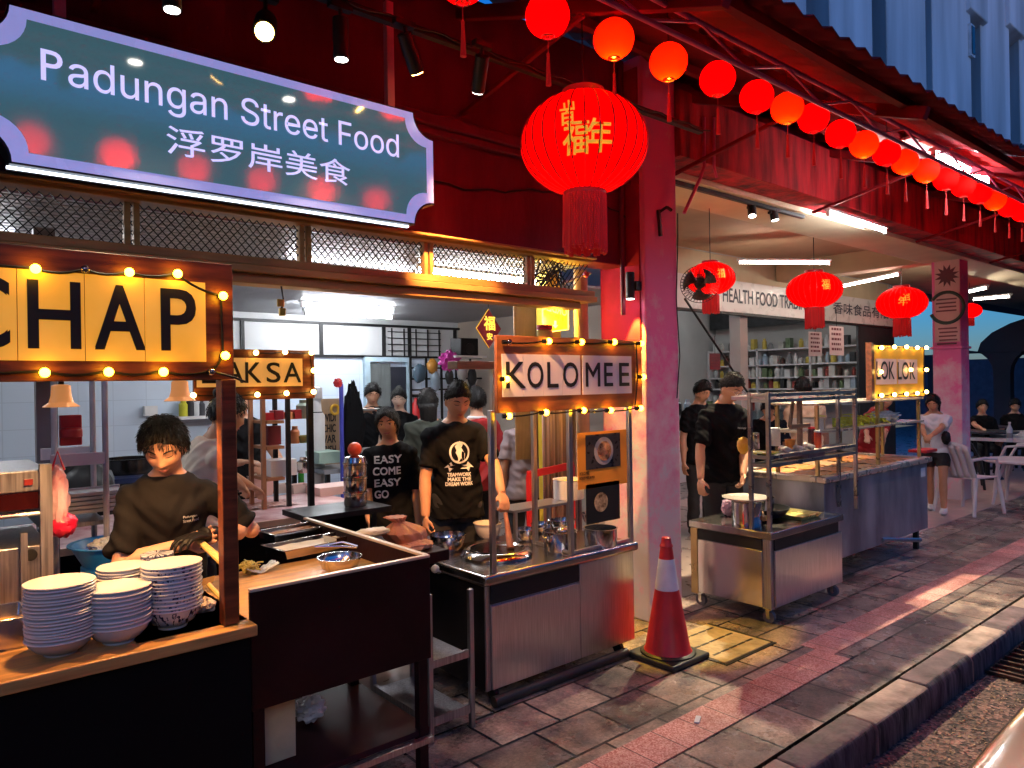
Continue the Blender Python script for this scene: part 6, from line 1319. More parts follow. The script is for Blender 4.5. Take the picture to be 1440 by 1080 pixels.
# ================================================================ SEATS at the far right
def plastic_chair(loc, rz, lab, m, group=None):
    t = thing('plastic_chair', lab, 'chair', (0, 0, 0), group)
    W = .21
    MB().grid(lambda u, v: ((u-.5)*2*W*(1-.08*v), (v-.5)*.42, .43+.012*cos(pi*(u-.5))*-1+.02*(v-.5)**2), 10, 10).build('seat', m, t, solid=.016)
    b = MB()
    for k in range(6):
        u = -1+2*k/5
        def strip(a, c, u=u): return ((u+(.17*(c-.5)*2))*W*(.86+.05*a), .2+.16*a+.03*a*a-.02*u*u, .42+.40*a-.03*abs(u)*a*a)
        b.grid(strip, 8, 1)
    b.grid(lambda a, c: ((a*2-1)*W*1.0, .37+.005-.03*(a*2-1)**2, .79+.06*c-.05*(a*2-1)**2), 12, 2); b.build('backrest', m, t, solid=.014)
    for sx in (-1, 1):
        MB().tube([(sx*W*.95, -.2, .43), (sx*W*1.08, -.23, .2), (sx*W*1.18, -.25, 0)], [.026, .022, .018], 8).build('leg', m, t)
        MB().tube([(sx*W*.95, .2, .43), (sx*W*1.08, .26, .2), (sx*W*1.16, .3, 0)], [.026, .022, .018], 8).build('leg', m, t)
        MB().tube([(sx*W*.95, .26, .64), (sx*W*1.2, .1, .66), (sx*W*1.22, -.1, .64), (sx*W*1.05, -.2, .43)], .018, 8).build('armrest', m, t)
    t.location = loc; t.rotation_euler.z = rz; return t
white_d = M('white_chair_plastic', (.68, .6, .6), .42, 0, .12)
p = at(1380, 722, Z=0); plastic_chair(Vector((p.x, p.y+.12, .004)), rad(75), 'white plastic chair standing nearest the far pink column', white_d)
p = at(1432, 700, Z=0); plastic_chair(Vector((p.x+.5, p.y+.1, .004)), rad(180), 'white plastic chair behind the round white table', white_d)
p = at(1383, 692, Z=0); plastic_chair(Vector((p.x+.3, p.y+.35, .004)), rad(20), 'black plastic chair between the white chair and the tables', M('black_plastic', (.015, .015, .017), .35))
rt = thing('round_table', 'round white plastic table at the right edge', 'table', (0, 0, 0)); p = at(1438, 646, D=9.0)
MB().lathe([(.40, .0), (.42, .012), (.42, .03), (.4, .035), (.0001, .035)], (p.x, p.y, p.z-.035), 40).build('table_top', white_d, rt)
for k in range(4): a_ = pi/4+k*pi/2; MB().tube([(p.x+.2*cos(a_), p.y+.2*sin(a_), p.z-.036), (p.x+.3*cos(a_), p.y+.3*sin(a_), .3), (p.x+.36*cos(a_), p.y+.36*sin(a_), .006)], [.024, .02, .017], 8).build('leg', white_d, rt)
wt_ = thing('white_table', 'long white table behind the black chair', 'table', at(1400, 620, D=11)); p = at(1368, 615, D=11.2); q_ = at(1470, 622, D=10.8)
MB().box(p.x, p.x+2.2, p.y-.8, p.y+.1, p.z-.05, p.z).build('table_top', M('white_formica', (.65, .65, .68), .3), wt_)
for x in (p.x+.1, p.x+2.1):
    for y in (p.y-.7, p.y): MB().box(x-.02, x+.02, y-.02, y+.02, .005, p.z-.051).build('leg', blackm, wt_)
bo_ = thing('water_bottle', 'clear plastic water bottle standing on the long white table', 'bottle', at(1420, 620, D=10.3)); c = at(1420, 624, D=10.3); c.z = p.z
MB().lathe([(.035, .001), (.038, .02), (.036, .1), (.038, .18), (.015, .24), (.014, .26), (.0001, .261)], c, 18).build('body', M('clear_plastic', (.55, .58, .62), .12, 0, .2), bo_); MB().lathe([(.017, .262), (.017, .285), (.0001, .286)], c, 12).build('cap', white, bo_); MB().lathe([(.039, .06), (.0395, .13)], c, 18).build('wrap_label', M('grey_label', (.2, .2, .22), .4), bo_)
for k in range(5):
    x, y = 13.0+1.3*k, 3.9+.5*(k % 2); t = thing('dark_table', '%s dark dining table from the left in the dim far seating' % ORD[k], 'table', (x, y, 0), 'dark tables in the far seating')
    MB().lathe([(.4, .72), (.42, .73), (.42, .75), (.0001, .75)], (x, y, 0), 24).build('table_top', M('dark_formica', (.05, .05, .055), .3), t); MB().tube([(x, y, .01), (x, y, .72)], .035, 10).lathe([(.22, 0), (.2, .03), (.03, .05)], (x, y, .005), 16).build('pedestal', blackm, t)

# ================================================================ PARKED CAR (corner)
car = thing('parked_car', 'gold car with dark window trim and red tail lamps at the bottom right corner', 'car', (3.4, -.3, -.15))
def car_ring(x, zb, zw, wb, ww, crown=.03):
    pts = [(-wb, zb), (-ww, zb+.14), (-ww*1.02, (zb+zw)/2), (-ww, zw-.05), (-ww, zw-.012), (-ww+.02, zw), (-ww*.6, zw+crown), (0, zw+crown*1.2)]
    pts = pts+[(-a, b) for a, b in reversed(pts[:-1])]
    return [(x, -.30+a*1.02, b-.15+.012) for a, b in pts]
stn = [(1.0, .42, .78, .5, .66), (1.06, .3, .9, .62, .76), (1.3, .24, .95, .7, .81), (1.7, .22, .97, .74, .825), (2.4, .2, .98, .76, .835), (3.6, .2, .98, .76, .835), (4.3, .22, .92, .74, .82), (4.9, .28, .8, .64, .74), (5.05, .42, .66, .5, .6)]
MB().loft([car_ring(*s) for s in stn]).build('body', M('gold_car_paint', (.6, .38, .15), .22, .2, .06, 3, coat=.9), car, sub=2, ang=180)
def cabin(x, z0, z1, w0, w1): return [(x+dx, -.30+a, b-.15) for dx, a, b in ((0, -w0, z0), (0, -w1, z1), (0, -w1*.6, z1+.03), (0, w1*.6, z1+.03), (0, w1, z1), (0, w0, z0))]
MB().loft([cabin(1.55, .96, .99, .7, .66), cabin(1.95, .96, 1.4, .73, .56), cabin(3.1, .96, 1.46, .74, .56), cabin(3.75, .95, 1.02, .73, .66)]).build('cabin_glass', M('dark_car_glass', (.008, .009, .012), .04, 0, .1), car, bevel=.03)
MB().loft([[(x, -.30+a, z-.15) for a, z in ((-.5, zz), (-.3, zz+.045), (.3, zz+.045), (.5, zz), (.5, zz-.02), (-.5, zz-.02))] for x, zz in ((2.0, 1.405), (2.5, 1.44), (3.05, 1.455))]).build('roof', M('gold_car_paint'), car, bevel=.01)
for x in (1.75, 4.1):
    for y in (.45, -1.05): w_ = MB().tube([(x, y-.09, .16), (x, y+.09, .16)], .31, 30).build('wheel', M('black_rubber'), car, bevel=.03); MB().tube([(x, y-.094, .16), (x, y+.094, .16)], .18, 24).build('rim', steel_p, w_)
for y in (.34, -.94): MB().ball((1.03, y, .62), .07, 16, 10, sx=.5, sz=1, sy=1).build('tail_lamp', M('tail_lamp_red', (.6, .01, .01), .15, emit=(1, .02, .01), es=.4), car)

# ---- more clutter on the steel cart and its rack
def canister(x, y, z, r, h, m, lab, nm='canister', lid=None):
    t = thing(nm, lab, nm.replace('_', ' '), (x, y, z)); MB().lathe([(r*.96, .001), (r, .006), (r, h*.86), (r*.9, h*.9)], (x, y, z), 20).build('body', m, t); MB().lathe([(r*.95, h*.9), (r*.98, h*.92), (r*.98, h), (.0001, h*1.01)], (x, y, z), 20).build('lid', lid or steel_p, t); return t
sz_ = shelfz[1]+.001
canister(LX0+.5, LY0+.42, sz_, .04, .12, steel_p, 'steel condiment can at the back of the rack shelf')
canister(LX0+.84, LY0+.44, sz_, .035, .14, M('cloudy_plastic'), 'cloudy plastic tub at the back right of the rack shelf', 'tub', white)
canister(LX0+.93, LY0+.2, sz_, .026, .15, M('soy_brown', (.06, .02, .01), .15), 'dark soy sauce bottle at the right end of the rack shelf', 'sauce_bottle', red_p)
canister(LX0+.87, LY0+.12, sz_, .026, .13, M('chilli_red', (.5, .05, .01), .2), 'red chilli sauce bottle at the front right of the rack shelf', 'sauce_bottle', white)
for k in range(3): tag(MB().box(LX0+.12+.25*k, LX0+.32+.25*k, LY0+.1, LY0+.36, shelfz[2]+.001, shelfz[2]+.03).build('lunch_box', M('clear_box'), bevel=.004), '%s flat clear lunch box from the left on top of the rack' % ORD[k], 'lunch box', 'lunch boxes on top of the rack')
tag(crumple((LX0+.33, LY1-.1, LZ+.065), .07, .05, .065, 6.1, amp=.2).build('pink_bag', M('pink_film')), 'pink plastic bag behind the stock pot', 'bag')
MB().box(LX0+.034, xR-.014, LY0+.008, LY0+.011, shelfz[1]+.02, shelfz[2]-.02).build('glass_pane', clear, lc)
dpp = thing('wall_pipe', 'dark red pipe running down beside the huge lantern', 'pipe', at(853, 350, Y=3.23)); MB().tube([(3.70, 3.225, 2.05), (3.70, 3.225, 3.7)], .016, 10).build('pipe', dark_red, dpp)
fcb = thing('wall_cable', 'thin black cable drooping along the red fascia wall', 'cable', (2.5, 3.24, 2.7)); MB().tube([(1.9+.1*k, 3.238, 2.74-.05*sin(k*pi/9)+.01*sin(k*2.1)) for k in range(19)]+[(3.71, 3.2, 2.7)], .006, 6).build('wire', blackm, fcb)
# ================================================================ PEOPLE
def gs(x, z, x0, z0, sx, sz): return math.exp(-((x-x0)/sx)**2-((z-z0)/sz)**2)
def head_pt(d, k=1.0, smile=0):
    r = 1/math.sqrt((d.x/.074)**2+(d.y/.094)**2+(d.z/.116)**2)
    x, y, z = d*r
    if z < 0:
        q = -z/.116; x *= 1-.30*q**1.7
        if y > 0: y *= 1-.45*q
        else: y *= 1-.10*q
    f = min(1, max(0, -y/.05))
    dy = -.016*gs(x, z, 0, -.03, .0125, .012)-.008*gs(x, z, 0, -.006, .009, .022)-.004*(gs(x, z, .013, -.034, .008, .007)+gs(x, z, -.013, -.034, .008, .007))
    dy += .010*(gs(x, z, .031, .006, .017, .011)+gs(x, z, -.031, .006, .017, .011))-.0045*(gs(x, z, .03, .028, .022, .009)+gs(x, z, -.03, .028, .022, .009))
    dy += -.0075*gs(x, z, 0, -.063, .021, .011)+.004*gs(x, z, 0, -.063, .024, .0022)+.004*gs(x, z, 0, -.08, .02, .006)-.006*gs(x, z, 0, -.099, .018, .012)
    dy -= (.004+.004*smile)*(gs(x, z, .042, -.024, .02, .018)+gs(x, z, -.042, -.024, .02, .018))
    return Vector((x, y+dy*f, z))*k
def head_geo(k=1.0, smile=0, nu=72, nv=96):
    b = MB()
    for i in range(nu+1):
        th = pi*min(max(i/nu, 1e-4), 1-1e-4)
        for j in range(nv):
            ph = 2*pi*j/nv; b.v.append(head_pt(Vector((sin(th)*sin(ph), -sin(th)*cos(ph), -cos(th))), k, smile))
    for i in range(nu):
        for j in range(nv): b.f.append((i*nv+j, i*nv+(j+1) % nv, (i+1)*nv+(j+1) % nv, (i+1)*nv+j))
    for s in (-1, 1): b.add(*ear_geo(s, k))
    return b
def ear_geo(s, k):
    e = MB().ball((0, 0, 0), 1, 12, 8); M_ = Matrix.Translation((s*.075*k, .012*k, -.006*k)) @ Matrix.Rotation(s*.35, 4, 'Z') @ Matrix.Diagonal((.009*k, .02*k, .031*k, 1))
    e.xf(M_); return e.v, e.f
def voxel(b, size, smooth=6, fold=0, seed=0, keep=None):
    me = bpy.data.meshes.new('tmp'); me.from_pydata([tuple(p) for p in b.v], [], b.f)
    bm = bmesh.new(); bm.from_mesh(me); bmesh.ops.recalc_face_normals(bm, faces=bm.faces); bm.to_mesh(me); bm.free()
    o = bpy.data.objects.new('tmp', me); col.objects.link(o)
    r = o.modifiers.new('r', 'REMESH'); r.mode = 'VOXEL'; r.voxel_size = size
    if smooth: s = o.modifiers.new('s', 'SMOOTH'); s.factor = .5; s.iterations = smooth
    dg = bpy.context.evaluated_depsgraph_get(); ev = o.evaluated_get(dg); m2 = ev.to_mesh()
    out = MB(); vs = [v.co.copy() for v in m2.vertices]; ns = [v.normal.copy() for v in m2.vertices]
    if fold:
        for i, p in enumerate(vs):
            q = noise.noise(Vector((p.x*5+p.z*5, p.y*6, p.z*8-abs(p.x)*9+seed)))+.6*noise.noise(Vector((p.x*13+p.z*9+seed, p.y*13, p.z*22-abs(p.x)*18)))
            vs[i] = p+ns[i]*fold*q
    out.v = vs; out.f = [tuple(p.vertices) for p in m2.polygons]
    ev.to_mesh_clear(); bpy.data.objects.remove(o); bpy.data.meshes.remove(me); return out
def ell(z, rx, ry, y0=0, n=28, x0=0): return [(x0+rx*cos(2*pi*j/n), y0+ry*sin(2*pi*j/n), z) for j in range(n)]
def ik(a, t, l1, l2, hint):
    a, t, hint = Vector(a), Vector(t), Vector(hint); d = t-a; L = min(d.length, (l1+l2)*.995); d.normalize(); t = a+d*L
    c = (l1*l1+L*L-l2*l2)/(2*L); h = math.sqrt(max(0, l1*l1-c*c)); e = (hint-d*hint.dot(d))
    e = e.normalized() if e.length > 1e-5 else d.orthogonal().normalized()
    return a+d*c+e*h, t
def hand_geo(b, w, d, side, s, curl=.5, thumb=1):
    "palm, four unequal fingers and a thumb grown from wrist w along d; side points to the thumb"
    d = Vector(d).normalized(); side = (Vector(side)-d*Vector(side).dot(d)).normalized(); n = d.cross(side)*thumb
    P = Matrix((side, d, n)).transposed().to_4x4(); P.translation = w+d*.048*s
    q = MB().ball((0, 0, 0), 1, 16, 10); q.xf(P @ Matrix.Diagonal((.042*s, .056*s, .017*s, 1))); b.add(q.v, q.f)
    for i, (o, L) in enumerate(((.033, .9), (.0115, 1.0), (-.011, .95), (-.032, .76))):
        p = w+d*.088*s+side*o*s*.95; a = curl*.5; pts = [p-d*.02*s]
        dirv = d+side*o*3.2
        for k, seg in enumerate((.042, .028, .023)):
            dd = (dirv.normalized()*cos(a)+n*sin(a)).normalized(); pts.append(p); p = p+dd*seg*L*s; a += curl*.9
        pts.append(p); b.tube(pts, [.0105*s, .0098*s, .009*s, .0082*s, .0066*s][:len(pts)], 8); b.ball(p, .0068*s, 8, 6)
    p = w+d*.03*s+side*.03*s; dd = (d*.75+side*.7+n*.35).normalized(); p1 = p+dd*.042*s; p2 = p1+(d*.95+side*.25+n*.45).normalized()*.034*s
    b.tube([p-dd*.02*s, p, p1, p2], [.015*s, .013*s, .0115*s, .008*s], 8); b.ball(p2, .008*s, 8, 6)
HAIR = {
 'mop': dict(front=.064, side=.006, back=-.07, th=.015, top=.01), 'crop': dict(front=.054, side=.018, back=-.045, th=.01, top=.014),
 'short': dict(front=.046, side=-.012, back=-.07, th=.014, top=.008), 'bun': dict(front=.045, side=-.006, back=-.055, th=.012, top=.004),
 'fringe': dict(front=.062, side=-.03, back=-.1, th=.012, top=.008), 'long': dict(front=.06, side=-.04, back=-.11, th=.016, top=.006)}
def hair_geo(st, k, nu=52, nv=72, strands=250):
    H = HAIR[st]; b = MB(); mk = []
    for i in range(nu+1):
        th = pi*min(max(i/nu, 1e-3), 1-1e-3)
        for j in range(nv):
            ph = 2*pi*j/nv; d = Vector((sin(th)*sin(ph), -sin(th)*cos(ph), -cos(th))); p = head_pt(d, 1.0); c = cos(ph); az = abs(ph if ph < pi else 2*pi-ph)/pi
            zl = H['front']+(H['side']-H['front'])*min(1, az/.42)**1.5 if az < .42 else H['side']+(H['back']-H['side'])*((az-.42)/.58)**.7
            zl += .008*noise.noise(Vector((ph*6 if ph < pi else (2*pi-ph)*6+9, 0, 3)))
            m_ = (p.z-zl); g = min(1, max(0, m_/.022)); g = g*g*(3-2*g)
            t = H['th']*g+H['top']*max(0, p.z/.116)**2*g+.0035*noise.noise(Vector((d.x*9, d.y*9, d.z*5)))*g+.002*noise.noise(Vector((ph*26, th*3, 1)))*g
            b.v.append((p+d*(t-.004*(1-g)))*k); mk.append(m_ > -.008)
    for i in range(nu):
        for j in range(nv):
            f = (i*nv+j, i*nv+(j+1) % nv, (i+1)*nv+(j+1) % nv, (i+1)*nv+j)
            if any(mk[q] for q in f): b.f.append(f)
    rng = random.Random(nu); T = [(p.copy()) for p, q in zip(b.v, mk) if q]; bvv = len(T)
    for _ in range(strands):
        p = rng.choice(T); d = p.normalized(); F = Vector((d.x*.7+rng.uniform(-.28, .28), d.y*.4-.45+rng.uniform(-.25, .25), -.9+rng.uniform(-.2, .2))); F = (F-d*F.dot(d)); F = F.normalized() if F.length > .05 else Vector((0, -1, 0)); L = rng.uniform(.018, .042)*k; w = .0013 if strands > 500 else .0022
        if st == 'crop': F = (F*.5+d*.9).normalized(); L *= .3
        b.tube([p-d*.003*k, p+F*L*.5+d*.0022*k, p+F*L+d*rng.uniform(-.003, .0015)*k], [w*k, w*k, .0003*k], 3, cap=False)
    return b
def person(label, base, face, h=1.65, lean=0, yaw=0, pitch=0, roll=0, wr=None, wl=None, er=(-.6, .5, -.3), el=(.6, .5, -.3), sk=None, shirt=None, sleeve=.55, pants=None, st='short', vox=.0065,
           curl=.6, smile=0, wide=1.0, legs='stand', faceparts=True, hem=.80, extra=None, eyes='down', glove=False, text=None, shoes=None, group=None, neck_r=1.0, hm=None, bare=False, floor=.004):
    sk = sk or skin; shirt = shirt or tee; pants = pants or M('dark_trousers', (.012, .012, .016), .8, 0, .2)
    s = h/1.66; root = thing('person', label, 'person', (0, 0, 0), group)
    Rz = Matrix.Rotation(rad(face), 3, 'Z'); base = Vector((base[0], base[1], floor))
    loc = lambda p: Rz.transposed() @ (Vector(p)-base)
    pel = Vector((0, 0, .90*s)); RL = Matrix.Rotation(rad(lean), 3, 'X')
    up = lambda p: pel+RL @ (Vector(p)*s-pel) if p[2]*s > pel.z else Vector(p)*s
    upr = lambda ring: [up(p) for p in ring]
    b = MB()
    W = wide
    b.loft([upr(ell(z, rx*W, ry, y)) for z, rx, ry, y in ((.80, .12, .09, 0), (.86, .16, .11, 0), (.95, .155, .105, 0), (1.06, .135, .095, 0), (1.2, .15, .1, 0), (1.31, .158, .1, .005), (1.365, .135, .085, .01), (1.4, .095, .07, .012), (1.43, .062, .055, .012))])
    nk = up((0, .012, 1.40)); hp = up((0, -.005, 1.455)); b.tube([nk, hp+RL@Vector((0, -.005, .03))], [.062*s*neck_r, .052*s*neck_r], 16)
    Hk = 1.0*s*(hm or 1.0); HM = Matrix.Translation(hp) @ Matrix.Rotation(rad(yaw), 4, 'Z') @ Matrix.Rotation(rad(pitch), 4, 'X') @ Matrix.Rotation(rad(roll), 4, 'Y') @ Matrix.Translation((0, -.016*s, .095*s))
    hg = head_geo(Hk, smile); hg.xf(HM); b.add(hg.v, hg.f)
    sl, sr = up((.152*W, .01, 1.318)), up((-.152*W, .01, 1.318)); ends = {}
    for nm, S, t, hint, sx in (('l', sl, wl, el, 1), ('r', sr, wr, er, -1)):
        t = loc(t) if t is not None else S+Vector((sx*.07, -.03, -.53))*s
        e, t = ik(S, t, .285*s, .25*s, hint); ends[nm] = (S, e, t)
        b.tube([S, S.lerp(e, .5), e, e.lerp(t, .3), t], [.046*s, .044*s, .038*s, .04*s, .026*s], 14); b.ball(S, .045*s, 14, 10); b.ball(e, .038*s, 12, 8)
        d = (t-e).normalized(); hand_geo(b, t, d, Vector((-sx, -.25, .1)) if abs(d.z) < .75 else Vector((-sx*.2, -1, 0)), s*.92, curl, thumb=sx*1)
    hips = [(.085, 1), (-.085, -1)]
    lg = {}
    for x, sx in hips:
        hp_, kn, an = Vector((x, 0, .86))*s, Vector((x*1.1, -.01, .46))*s, Vector((x*1.15, .02, .07))*s
        if legs == 'sit': kn = Vector((x*1.3, -.40, .86))*s; an = Vector((x*1.3, -.38, .45))*s
        if legs == 'stride': kn = Vector((x*1.1, -.10*sx-.02, .47))*s; an = Vector((x*1.15, -.16*sx+.04, .07))*s
        lg[sx] = (hp_, kn, an); b.tube([hp_, hp_.lerp(kn, .5), kn, kn.lerp(an, .35), an], [.082*s, .07*s, .05*s, .052*s, .035*s], 14); b.ball(kn, .05*s, 12, 8)
        q = MB().ball((0, 0, 0), 1, 14, 10); q.xf(Matrix.Translation(an+Vector((0, -.06, -.035))*s) @ Matrix.Diagonal((.04*s, .115*s, .036*s, 1))); b.add(q.v, q.f)
    body = voxel(b, vox, 5).build('body', sk, root, ang=180)
    # clothes
    t = MB(); g = .016
    zs_ = ((hem-.02, .182, .136, 0), (.9, .172, .124, 0), (1.0, .158, .112, 0), (1.1, .155, .108, -.002), (1.22, .168, .115, 0), (1.3, .174, .112, .005), (1.355, .158, .1, .01), (1.392, .12, .088, .012), (1.408, .08, .066, .012))
    t.loft([upr(ell(z, rx*W+.008, ry+.012, y)) for z, rx, ry, y in zs_])
    if sleeve > 0:
        for nm in 'lr':
            S, e, w_ = ends[nm]
            if sleeve <= 1: t.tube([S, S.lerp(e, sleeve*.5), S.lerp(e, sleeve), S.lerp(e, sleeve+.03)], [.062*s, .063*s, .065*s, .053*s], 16)
            else: t.tube([S, e, e.lerp(w_, sleeve-1)], [.066*s, .052*s, .042*s], 16); t.ball(e, .052*s, 12, 8)
            t.ball(S, .062*s, 14, 10)
    tg_ = voxel(t, max(vox, .008), 4, .021*s, len(label)); bv = BVHTree.FromPolygons(tg_.v, tg_.f); tg_.build('shirt', shirt, root, ang=180)
    p_ = MB(); p_.loft([[Vector(q) for q in [(a*s, b_*s, c*s) for a, b_, c in ell(z, rx*W, ry)]] for z, rx, ry in ((.76, .15, .11), (.84, .172, .122), (.93, .165, .115), (.96, .158, .11))])
    for sx in (1, -1):
        hp_, kn, an = lg[sx]; en = an+Vector((0, 0, .01)) if not bare else hp_.lerp(kn, .55)
        if bare: p_.tube([hp_, en], [.098*s, .09*s], 16)
        else: p_.tube([hp_, hp_.lerp(kn, .5), kn, kn.lerp(an, .5), en], [.097*s, .085*s, .068*s, .066*s, .06*s], 16); p_.ball(kn, .068*s, 12, 8)
    voxel(p_, max(vox, .01), 5, .008, 3).build('trousers' if not bare else 'shorts', pants, root, ang=180)
    for sx in (1, -1):
        an = lg[sx][2]; q = MB().ball((0, 0, 0), 1, 18, 12); q.xf(Matrix.Translation(an+Vector((0, -.06, -.03))*s) @ Matrix.Diagonal((.048*s, .13*s, .042*s, 1)))
        for i, v in enumerate(q.v):
            if v.z < an.z-.066*s: q.v[i].z = an.z-.066*s
        q.tube([an+Vector((0, .01, -.04))*s, an+Vector((0, 0, .02))*s], .044*s, 14); q.build('shoe', shoes or M('dark_shoe', (.02, .02, .02), .5), root, ang=180)
    hr = hair_geo(st, Hk, strands=1800 if vox < .0055 else 1500 if vox < .0075 else 300)
    if st == 'bun': hr.ball((0, .062*Hk, .115*Hk), .04*Hk, 18, 12, sz=.85)
    if st in ('mop', 'fringe'):
        random.seed(len(label)); hb = BVHTree.FromPolygons(*[[v for v in head_geo(Hk, 0, 40, 48).v], head_geo(Hk, 0, 40, 48).f])
        for k in range(0):
            a = random.uniform(-1.15, 1.15); z0 = .07+random.uniform(-.01, .012); d = Vector((sin(a), -cos(a), .5)).normalized(); p0 = head_pt(d)*Hk*1.13; d2 = Vector((sin(a*1.03), -cos(a*1.03), random.uniform(.34, .5))).normalized(); p2 = head_pt(d2)*Hk*1.07+Vector((random.uniform(-.004, .004), -.002, 0)); pm_ = (p0+p2)/2+Vector((sin(a), -cos(a), 0))*.009
            hr.tube([p0, pm_, p2], [.006, .0065, .001], 5)
    hr.xf(HM)
    if st in ('long', 'fringe'):
        L_ = .36 if st == 'long' else .16; n = 26; rg = []
        for i in range(9):
            f = i/8; c = HM @ Vector((0, .055*Hk, -.0*Hk)); c = c+Vector((0, .02*f+.015, -L_*f*s))
            rg.append([c+Vector((.085*(1-.35*f)*s*cos(2*pi*j/n)*(1+.1*noise.noise(Vector((j*.8, f*2, 1)))), .045*s*(1-.5*f)*sin(2*pi*j/n), 0)) for j in range(n)])
        hr.loft(rg)
    hr.build('hair', hair, root, ang=180)
    if faceparts:
        hv = BVHTree.FromPolygons(hg.v, hg.f); fw = HM.to_3x3() @ Vector((0, -1, 0))
        def onface(x, z, lift=.0006):
            o = HM @ Vector((x*Hk, -.3, z*Hk)); hh = hv.ray_cast(o, -fw); return (hh[0] if hh[0] else HM @ Vector((x*Hk, -.09*Hk, z*Hk)))+fw*lift
        def along(pts, r, nm, m_): MB().tube([onface(x, z) for x, z in pts], r, 8).build(nm, m_, root, ang=180)
        for sx in (-1, 1):
            along([(sx*.014, .0275), (sx*.026, .0325), (sx*.04, .0325), (sx*.05, .027)], [.0022*Hk, .0034*Hk, .0032*Hk, .0014*Hk], 'eyebrow', hair)
            if eyes == 'down': along([(sx*.018, .0055), (sx*.026, .0025), (sx*.036, .003), (sx*.045, .0065)], [.001*Hk, .0022*Hk, .0024*Hk, .001*Hk], 'eyelashes', M('lash', (.012, .008, .007), .6))
            else:
                c = onface(sx*.031, .005, -.004); q = MB().ball((0, 0, 0), 1, 14, 10); q.xf(Matrix.Translation(c) @ HM.to_3x3().to_4x4() @ Matrix.Diagonal((.013*Hk, .006*Hk, .0058*Hk, 1))); e_ = q.build('eye', M('eye_white', (.6, .55, .52), .2), root, ang=180)
                c = onface(sx*.031, .005, .0015); MB().ball(c, .0055*Hk, 10, 8).build('iris', M('dark_iris', (.01, .006, .005), .1), e_, ang=180)
                along([(sx*.018, .008), (sx*.026, .0125), (sx*.036, .0125), (sx*.045, .008)], [.001*Hk, .002*Hk, .002*Hk, .001*Hk], 'eyelashes', M('lash', (.012, .008, .007), .6))
        lip = M('lips', (.36, .11, .09), .4, 0, .1)
        if smile:
            along([(-.027, -.054), (-.014, -.06), (0, -.062), (.014, -.06), (.027, -.054)], [.002*Hk, .0045*Hk, .005*Hk, .0045*Hk, .002*Hk], 'lips', lip); along([(-.018, -.06), (0, -.0645), (.018, -.06)], [.002*Hk, .0042*Hk, .002*Hk], 'teeth', M('teeth', (.75, .7, .65), .3))
        else: along([(-.02, -.0635), (-.009, -.0605), (0, -.0615), (.009, -.0605), (.02, -.0635)], [.0012*Hk, .0032*Hk, .0036*Hk, .0032*Hk, .0012*Hk], 'lips', lip); along([(-.014, -.069), (0, -.071), (.014, -.069)], [.0015*Hk, .0036*Hk, .0015*Hk], 'lips', lip)
    if text: text(root, up, s, bv)
    if extra: extra(root, up, s, ends, HM, Hk)
    root.location = base; root.rotation_euler.z = rad(face)
    return root
wht_t = M('white_cotton', (.68, .66, .68), .8, 0, .08, 3, .4, 7)
# --- boy at the CHAP counter
shp = M('white_shirt_print', (.75, .74, .72), .7, 0, .03)
bp0 = at(240, 700, Y=3.12)
def boy_text(root, up, s, bv):
    c = up((.055, -.2, 1.255)); lettering('Padungan', shp, root, c, .055*s, .013*s, name='shirt_print', onto=bv); c = up((.055, -.2, 1.238)); lettering('Street Food', shp, root, c, .062*s, .013*s, name='shirt_print', onto=bv)
charcoal = M('charcoal_cotton', (.012, .011, .012), .9, 0, .2, 4, .5, 7, spec=.1)
def boy_extra(root, up, s, ends, HM, Hk):
    S, e, w_ = ends['l']; d = (w_-e).normalized(); g = MB(); hand_geo(g, w_, d, Vector((-1, -.25, .1)) if abs(d.z) < .75 else Vector((-.2, -1, 0)), s*1.06, .55, thumb=1); g.tube([w_-d*.04, w_+d*.03], [.034*s, .036*s], 14); voxel(g, .005, 2).build('glove', black, root, ang=180)
person('boy in charcoal t-shirt looking down while working at the CHAP counter', (bp0.x-.01, 3.12), -14, 1.5, lean=10, yaw=-12, pitch=29, wr=at(258, 765, Y=2.93), wl=at(294, 752, Y=2.9), er=(-1, .15, -.4), el=(1, .6, -.4),
       shirt=charcoal, sleeve=.85, st='mop', vox=.0048, curl=.55, wide=.9, text=boy_text, extra=boy_extra, hm=1.03)
ldl = thing('wooden_stick', 'yellow bamboo tongs held in the hand of the boy in charcoal', 'tongs', at(300, 775, Y=2.8)); p = at(280, 762, Y=2.86); q_ = at(314, 793, Y=2.74)
MB().tube([p, q_], [.009, .012], 10).tube([p+Vector((.0, .02, .012)), q_+Vector((.004, .022, .012))], [.007, .01], 10).build('arms', M('yellow_handle'), ldl)
# --- woman in profile
wp = at(272, 640, Y=3.98)
person('woman in sleeveless white top seen in profile facing right behind the boy', (wp.x, 3.98), 84, 1.58, lean=14, yaw=0, pitch=14, wr=at(345, 690, Y=4.25), wl=at(358, 688, Y=4.42), er=(-.3, .6, -.7), el=(.3, .6, -.7), shirt=M('cream_white_cotton', (.8, .66, .5), .8, 0, .1, 3, .4, 7),
       sleeve=.3, st='bun', vox=.008, sk=skin_d, curl=.7)
wb = at(338, 640, Y=5.45)
person('woman in black top standing half hidden behind the LAKSA board', (wb.x, 5.45), -12, 1.62, pitch=8, yaw=8, wr=at(342, 650, Y=5.15), wl=at(372, 655, Y=5.15), st='bun', vox=.01, eyes='open', sleeve=.6)
